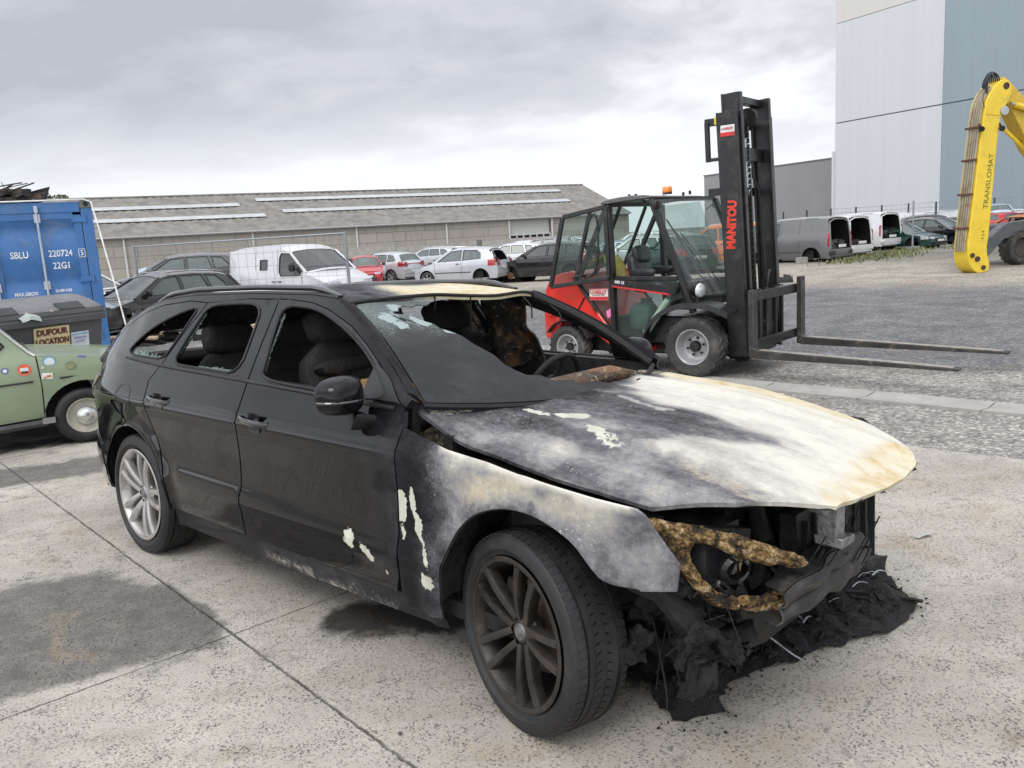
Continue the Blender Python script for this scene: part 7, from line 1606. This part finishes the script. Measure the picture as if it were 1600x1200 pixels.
for i in range(nn+1): g.box((dx0+(dx1-dx0)*i/nn, .2, 1.3), (.22, .08, 2.6))
for z in (.9, 1.7, 2.45): g.box(((dx0+dx1)/2, .18, z), (dx1-dx0, .08, .2))
g.build('glazing_bar', M('bar_white', (.55, .56, .56), .5), dd_)
# a low concrete wall in front of its right end
lw = thing('low_wall', 'low pale concrete wall in front of the warehouse shutter', 'wall', (at(760, 62), 62, -.5), R(2)); g = MB()
for k in range(9): g.box((-16+4.0*k, 0, .95), (3.96, .2, 1.9+.15*(k % 3)))
g.build('panels', MC.get('gutter_concrete'), lw, smooth=False)
# ------------------------------------------------------------------ big clad hall and grey hall on the right
def mat_clad(name, col, sc=1.0, seam=.5):
    m, nt, N, L, bs = shader(name); nb = NB(nt); co = nb.coord(); sp = N.new('ShaderNodeSeparateXYZ'); L.new(co, sp.inputs[0])
    fr = nb.math('FRACT', nb.math('MULTIPLY', sp.outputs[0], 1/1.05)); ln = nb.rng(nb.math('ABSOLUTE', nb.math('SUBTRACT', fr, .5)), .455, .49)
    cell = nb.noise(nb.map(co, sc=(.95, 0, .02)), 1.0, 2, .5); n = nb.noise(nb.map(co, sc=(1, 1, .15)), .5, 7, .6)
    c = nb.mix(nb.math('MULTIPLY', ln, .16), col, tuple(v*.6 for v in col)); c = nb.mix(nb.rng(cell, .3, .7, 0., .10), c, tuple(v*.8 for v in col)); c = nb.mix(nb.rng(n, .4, .75, 0., .12), c, tuple(v*.78 for v in col))
    L.new(c, bs.inputs['Base Color']); bs.inputs['Roughness'].default_value = .45; nb.bump(ln, .25, .02, bs); return m
P1 = wp(1305, 193, 12.); P2 = wp(1475, 163, 12.); P3_ = wp(1600, 140, 12.)
bu = Vector((P3_.x-P1.x, P3_.y-P1.y, 0)).normalized(); tot = 46.; sp1 = (P2-P1).dot(bu)
BH = thing('industrial_hall', 'tall windowless hall clad in pale grey and blue-grey panels', 'building', (P1.x, P1.y, 0), math.atan2(bu.y, bu.x))
bw = Vector((-bu.y, bu.x, 0)); away = 1 if bw.dot(P1) > 0 else -1
TOPZ = wp(1305, 38, 12.).length; 
d38 = (_f+_r2*((1305-800)/1294)-_u2*((38-600)/1294)); tt = math.hypot(P1.x, P1.y)/math.hypot(d38.x, d38.y); zt_ = EYE+d38.z*tt
PALE, BLUE, CREAM = mat_clad('cladding_pale', (.58, .60, .62)), mat_clad('cladding_blue', (.265, .325, .365)), mat_clad('cladding_cream', (.60, .585, .545))
def wallbox(name, x0, x1, z0, z1, mat, parent, dep=30.):
    g = MB(); g.box(((x0+x1)/2, away*dep/2, (z0+z1)/2), (x1-x0, dep, z1-z0)); return g.build(name, mat, parent, smooth=False)
wallbox('wall', 0, sp1-.02, -.5, 11.94, PALE, BH); wallbox('wall', sp1+.02, tot, -.5, 11.94, BLUE, BH)
wallbox('wall', 0, sp1-.02, 12.06, zt_-.03, PALE, BH); wallbox('wall', sp1+.02, tot, 12.06, 26, BLUE, BH); wallbox('wall', .0, sp1-.02, zt_+.03, 26, CREAM, BH)
g = MB(); g.box((tot/2, away*15, 13), (tot-.1, 29.8, 25.8)); g.build('joint', M('joint_dark', (.12, .13, .14), .6), BH, smooth=False)
g = MB(); g.box((-.12, -away*.1, 4.3), (.30, .2, 9.4)); g.build('downpipe', PALE, BH)
Q1 = wp(1100, 275, 8.9); Q2 = wp(1303, 247, 8.9); qu = Vector((Q2.x-Q1.x, Q2.y-Q1.y, 0)); ql = qu.length; qu.normalize()
GH = thing('grey_hall', 'lower plain grey hall to the left of the tall clad hall', 'building', (Q1.x, Q1.y, 0), math.atan2(qu.y, qu.x))
g = MB(); g.box((ql/2+4, away*10, 4.2), (ql+8, 20, 9.4)); g.build('wall', M('grey_render', (.27, .27, .28), .8, var=.06, nscale=.3), GH, smooth=False)
g = MB(); g.box((ql/2+4, away*10, 8.94), (ql+8.2, 20.2, .12)); g.build('coping', M('coping', (.16, .16, .17), .5), GH, smooth=False)
# ------------------------------------------------------------------ far wire fence with posts on a low wall
f0 = Vector((at(1195, 64), 64, 0)); f1 = Vector((at(1700, 52), 52, 0)); fv = f1-f0; fl2 = fv.length
FF = thing('wire_fence', 'wire fence on a low wall with dark posts in front of the clad hall', 'fence', f0, math.atan2(fv.y, fv.x))
g = MB(); g.box((fl2/2, 0, .55), (fl2, .2, 1.1)); g.build('base_wall', M('base_wall', (.30, .285, .26), .85, var=.25, nscale=1), FF, smooth=False)
for i in range(13): g = MB(); g.box((fl2*i/12, 0, 1.7), (.10, .10, 1.2)); g.build('post', M('post_dark', (.035, .04, .045), .5), FF)
g = MB()
for z in (1.25, 1.6, 1.95, 2.25): g.tube([(0, 0, z), (fl2, 0, z)], .012, 4)
x = .2
while x < fl2: g.tube([(x, 0, 1.1), (x, 0, 2.25)], .006, 3); x += .30
g.build('mesh', M('fence_wire_far', (.22, .23, .24), .5), FF)
# galvanised pole beside the vans
pl_ = thing('pole', 'thin galvanised pole standing right of the white vans', 'pole', (at(1429, 37.2), 37.2, 0), 0); g = MB(); g.cyl((0, 0, 0), (0, 0, 2.15), .04, 8); g.box((0, 0, .08), (.5, .3, .16)); g.build('tube', FG, pl_)
# ------------------------------------------------------------------ yellow excavator: dipper arm, boom, blade and wheel
YL = M('excavator_yellow', (.78, .56, .03), .32, var=.08, nscale=2.5, coat=.3, dirt=(.45, .30, .08), dirt_amt=.5)
EX = thing('excavator', 'yellow excavator with its long dipper arm standing on the ground', 'excavator', (12.15, 21.75, 0), R(14)); EX.scale = (1.08, 1, 1)
# local: x to the right in the plane of the arm, z up; scaled outline
K = 1.0
ARM = [(-.05, -.0), (-.24, .20), (-.30, .62), (-.26, 1.0), (.03, 4.05), (.10, 4.35), (.36, 4.72), (.62, 4.80), (.80, 4.62), (.78, 4.40), (.52, 3.95), (.44, 3.6), (.30, 1.0), (.24, .55), (.36, .18), (.34, .02), (.10, -.02)]
def sm(P): return smoothpoly(P, it=1)
g = MB(); g.prism([(x, -.25, z) for x, z in sm(ARM)], (0, .50, 0)); arm = g.build('dipper_arm', YL, EX, bevel=.02)
g = MB(); g.prism([(x, -.262, z) for x, z in [(.05, 3.95), (.12, 4.2), (.36, 4.62), (.62, 4.72), (.74, 4.60), (.70, 4.42), (.45, 3.9)]], (0, .012, 0)); g.build('gusset_plate', YL, arm, bevel=.004)
# hydraulic lines along the front
HP = M('pipe_dusty', (.36, .32, .24), .4, .5, var=.3, dirt=(.28, .12, .06), dirt_amt=.8, nscale=2); 
g = MB()
def front(z): return itp(z, [0, .2, .62, 1.0, 4.05, 4.35, 4.72], [-.10, -.25, -.305, -.265, .025, .10, .34])-.035
for k, y in enumerate((-.17, -.10, -.03, .05, .13)):
    zz = [.55, .8, 1.2, 2, 3, 3.9, 4.3, 4.6]; g.tube([(front(z), y, z) for z in zz], .024, 6)
g.build('hydraulic_pipe', HP, arm)
g = MB()
for z in (1.15, 2.0, 2.85, 3.65): g.box((front(z)-.02, 0, z), (.06, .46, .05))
g.build('pipe_clamp', M('rusty_clamp', (.10, .045, .03), .8), arm)
g = MB()
for k in range(7):
    y = -.2+.06*k; g.tube(smoothpoly([(.12+.03*k, y, 4.45), (.10+.03*k, y-.03, 4.80), (.28+.03*k, y, 4.98+.03*(k % 3)), (.45, y, 4.85), (.48, y+.02, 4.66)], False, 2), .017, 5)
g.tube(smoothpoly([(.02, -.25, 4.1), (-.10, -.3, 4.35), (.02, -.3, 4.6), (.2, -.2, 4.6)], False, 2), .010, 5); g.build('hose', TRIM, arm)
for y, x in ((-.33, -.10), (-.33, .47)):
    g = MB(); g.lathe([(0, -.07), (.05, -.06), (.07, 0), (.0, .0)], (x, y, 3.58), (-.6, -.8, -.2), 12); g.bar((x, y, 3.6), (x+.02, y+.12, 3.72), .03, .03); g.build('work_lamp', FBL, arm)
g = MB(); 
for x, z, r_ in ((.60, 4.62, .085), (-.02, .35, .07), (.16, .12, .06), (-.17, .45, .06)): g.cyl((x, -.275, z), (x, .275, z), r_, 18)
g.build('pin', M('pin_dark', (.07, .05, .04), .5, .5), arm)
rt = Matrix(((0, -1, 0), (0, 0, -1), (1, 0, 0))); text_obj('TRANSLOMAT', .185, M('letter_olive', (.13, .15, .02), .5), arm, (.22, -.2535, 2.30), Matrix.Rotation(R(5), 3, 'Y')@rt, bold=.0, sx=1.15)
text_obj('4 2 4', .11, MC['letter_olive'], arm, (.12, -.2535, .95), Matrix.Rotation(R(3), 3, 'Y')@rt, sx=1.)
BOOM = [(.42, 4.40), (.60, 4.86), (.80, 4.70), (1.6, 3.98), (3.2, 3.0), (5.2, 1.9), (5.6, 1.3), (5.3, 1.1), (4.9, 1.4), (3.0, 2.35), (1.75, 2.75), (1.45, 3.05), (.78, 4.15)]
g = MB(); g.prism([(x, -.20, z) for x, z in BOOM], (0, .40, 0)); bm_ = g.build('boom', M('excavator_ochre', (.58, .40, .04), .4, var=.12, dirt=(.35, .22, .06)), EX, bevel=.02)
g = MB(); g.cyl((.50, -.0, 3.85), (1.5, -.0, 3.05), .05, 10); g.cyl((.86, -.28, 4.15), (1.6, -.28, 3.95), .075, 12); g.build('ram', YL, EX); g = MB(); g.cyl((.72, -.28, 4.2), (.9, -.28, 4.14), .04, 10); g.cyl((.56, -.3, 4.02), (.62, .3, 4.02), .11, 14); g.build('ram_rod', MC['chrome_rod'], EX)
# carriage: blade arm, wheels, body further right
g = MB(); g.prism([(1.18, 1.2, .02), (1.02, 1.2, .12), (1.02, 1.2, .30), (1.5, 1.2, .75), (2.2, 1.2, 1.20), (3.1, 1.2, 1.25), (3.1, 1.2, .85), (2.1, 1.2, .75), (1.6, 1.2, .30)], (0, .30, 0)); g.build('stabiliser', M('blade_grey', (.11, .125, .14), .45, .3, var=.25, dirt=(.2, .14, .1), nscale=3), EX, bevel=.02)
for x in (2.6, 5.2):
    for y in (1.3, 3.3):
        if x < 3 and y > 2: continue
        t = agri_tyre(.48, .42).build('wheel', TYRE_D, EX, ang=30); t.location = (x, y, .48); t.scale = (1/1.08, 1, 1); g = MB(); g.lathe([(.26, -.18), (.25, -.1), (.1, -.05), (0, -.05)], (0, 0, 0), (0, 1, 0), 20); g.build('rim', M('rim_dark', (.06, .055, .05), .6), t)
g = MB(); g.box((4.0, 2.3, .9), (3.6, 1.6, .5)); g.build('undercarriage', M('blade_grey2', (.09, .10, .11), .5), EX, bevel=.05)
g = MB(); g.box((8.3, 2.9, 1.75), (3.0, 2.2, .95)); g.build('upper_body', YL, EX, bevel=.12)
g = MB(); g.box((7.4, 2.2, 2.5), (1.3, .9, 1.5), taper=.85); g.build('cab', WGD, EX, bevel=.05)
# ------------------------------------------------------------------ weeds, block, tree tops, litter
def mat_leaf(name, a, b):
    m, nt, N, L, bs = shader(name); nb = NB(nt); L.new(nb.mix(nb.rng(nb.noise(nb.coord(), 3, 4), .3, .7), a, b), bs.inputs['Base Color']); bs.inputs['Roughness'].default_value = .7; return m
g = MB(); r2 = random.Random(17)
def weed(cx, cy, sx_, sy_, n, ang=0., hh=.22):
    for i in range(n):
        a = r2.gauss(0, sx_); b = r2.gauss(0, sy_); x = cx+a*math.cos(ang)-b*math.sin(ang); y = cy+a*math.sin(ang)+b*math.cos(ang); h = hh*r2.uniform(.35, 1.3); t = r2.uniform(0, 6.28); w_ = .03*r2.uniform(.6, 1.6)
        z = gz(x, y); l = (r2.uniform(-.1, .1), r2.uniform(-.1, .1)); g.add([(x-w_*math.cos(t), y-w_*math.sin(t), z), (x+w_*math.cos(t), y+w_*math.sin(t), z), (x+l[0], y+l[1], z+h)], [(0, 1, 2)], r2.choice((0, 0, 1)))
weed(15.2, 33.6, 2.0, .6, 480, R(60), .15); weed(17.8, 36.6, 1.4, .4, 260, R(50), .17); weed(21.5, 37.8, 1.5, .5, 300, R(50), .24); weed(12.6, 31.0, .9, .35, 160, R(60), .14); weed(25, 38.5, 2, .6, 300, R(45))
props(g.build('weeds', [mat_leaf('weed_green', (.07, .10, .03), (.14, .17, .06)), mat_leaf('weed_dry', (.22, .20, .10), (.30, .27, .15))], smooth=False), 'tufts of green weeds growing along the gravel edge by the vans', 'weeds', kind='stuff')
bk = thing('concrete_block', 'grey concrete block supporting the grey van', 'block', (11.35, 31.9, 0), R(30)); g = MB(); rbox(g, (0, 0, .10), (.42, .22, .22)); g.build('block', MC['gutter_concrete'], bk, bevel=.01)
lt = thing('rubble', 'small dark lump of rubble on the gravel beyond the forklift', 'rubble', (7.35, 22.3, 0), 0); g = MB(); rbox(g, (0, 0, .06), (.55, .28, .14)); rbox(g, (.22, .05, .12), (.14, .12, .14)); rough_mesh(g, .08, 5, 2); g.build('lump', TRIM, lt)
for i, (px_, py_, w_, lb) in enumerate(((650, 438, .0, ''),)): pass
# debris row behind the burnt car, seen past the container
r2 = random.Random(41)
rb2 = thing('scrap_pile', 'row of flattened rusty scrap and boards on the ground left of the burnt car', 'scrap', (-7.6, 15.9, 0), R(10)); g = MB()
for k in range(46): rbox(g, (r2.uniform(-2.2, 3.6), r2.uniform(-.4, .8), r2.uniform(.03, .24)), (r2.uniform(.2, .9), r2.uniform(.08, .4), r2.uniform(.03, .12)), Matrix.Rotation(r2.uniform(-.4, .4), 3, 'Z')@Matrix.Rotation(r2.uniform(-.2, .2), 3, 'Y'), n=2, mi=r2.choice((0, 0, 1, 2)))
rough_mesh(g, .06, 4, 2); g.build('scrap', [CHAR_R, M('pale_wood', (.55, .42, .26), .7), STEELR], rb2)
def tree(name, label, x, y, z0, h, r, n, seed, trunk=.2):
    t = thing(name, label, 'tree', (x, y, z0), 0); rr = random.Random(seed)
    g = MB(); g.tube([(0, 0, 0), (.1, 0, h*.4), (-.1, .1, h*.75)], [trunk, trunk*.7, trunk*.3], 7)
    cen = []
    for k in range(9):
        a = rr.uniform(0, 6.28); q = (r*.6*math.cos(a)*rr.uniform(.3, 1), r*.6*math.sin(a)*rr.uniform(.3, 1), h*rr.uniform(.5, .9)); cen.append(q); g.tube([(0, 0, h*.35), (q[0]*.5, q[1]*.5, q[2]*.8), q], [trunk*.4, trunk*.25, trunk*.08], 5)
    g.build('trunk', M('bark', (.10, .08, .06), .9), t)
    g = MB()
    for i in range(n):
        c = rr.choice(cen); v = Vector((rr.gauss(0, 1), rr.gauss(0, 1), rr.gauss(0, .8))); v = v.normalized()*rr.uniform(.3, 1)**.5*r*.42; p = Vector(c)+v; s_ = rr.uniform(.10, .22)*r/2.2
        a = Vector((rr.uniform(-1, 1), rr.uniform(-1, 1), rr.uniform(-1, 1))).normalized(); b = a.orthogonal().normalized(); g.add([p-a*s_, p+b*s_*.6, p+a*s_, p-b*s_*.6], [(0, 1, 2, 3)], rr.choice((0, 1)))
    g.build('crown', [mat_leaf('leaf_dark', (.03, .055, .02), (.07, .10, .035)), mat_leaf('leaf_light', (.07, .11, .035), (.12, .16, .06))], t, smooth=False)
tt_ = 150.
for i, (px_, lb) in enumerate(((104, 'leftmost of three tree tops above the warehouse ridge'), (124, 'middle one of three tree tops above the warehouse ridge'), (143, 'rightmost of three tree tops above the warehouse ridge'))):
    tree('tree', lb, at(px_, tt_), tt_, -.5, 15.0+.3*(i == 0), 3.4, 2200, 50+i, .35)
sm_ = thing('litter', 'small pale flat scrap lying on the concrete right of the burnt car', 'litter', (2.02, 3.95, .006), .4); g = MB(); g.grid(lambda u, v: (-.05+.1*u, -.015+.03*v, .004+.008*math.sin(3*u)), 4, 2); g.build('scrap', M('litter_grey', (.4, .4, .38), .6), sm_, solid=.002)
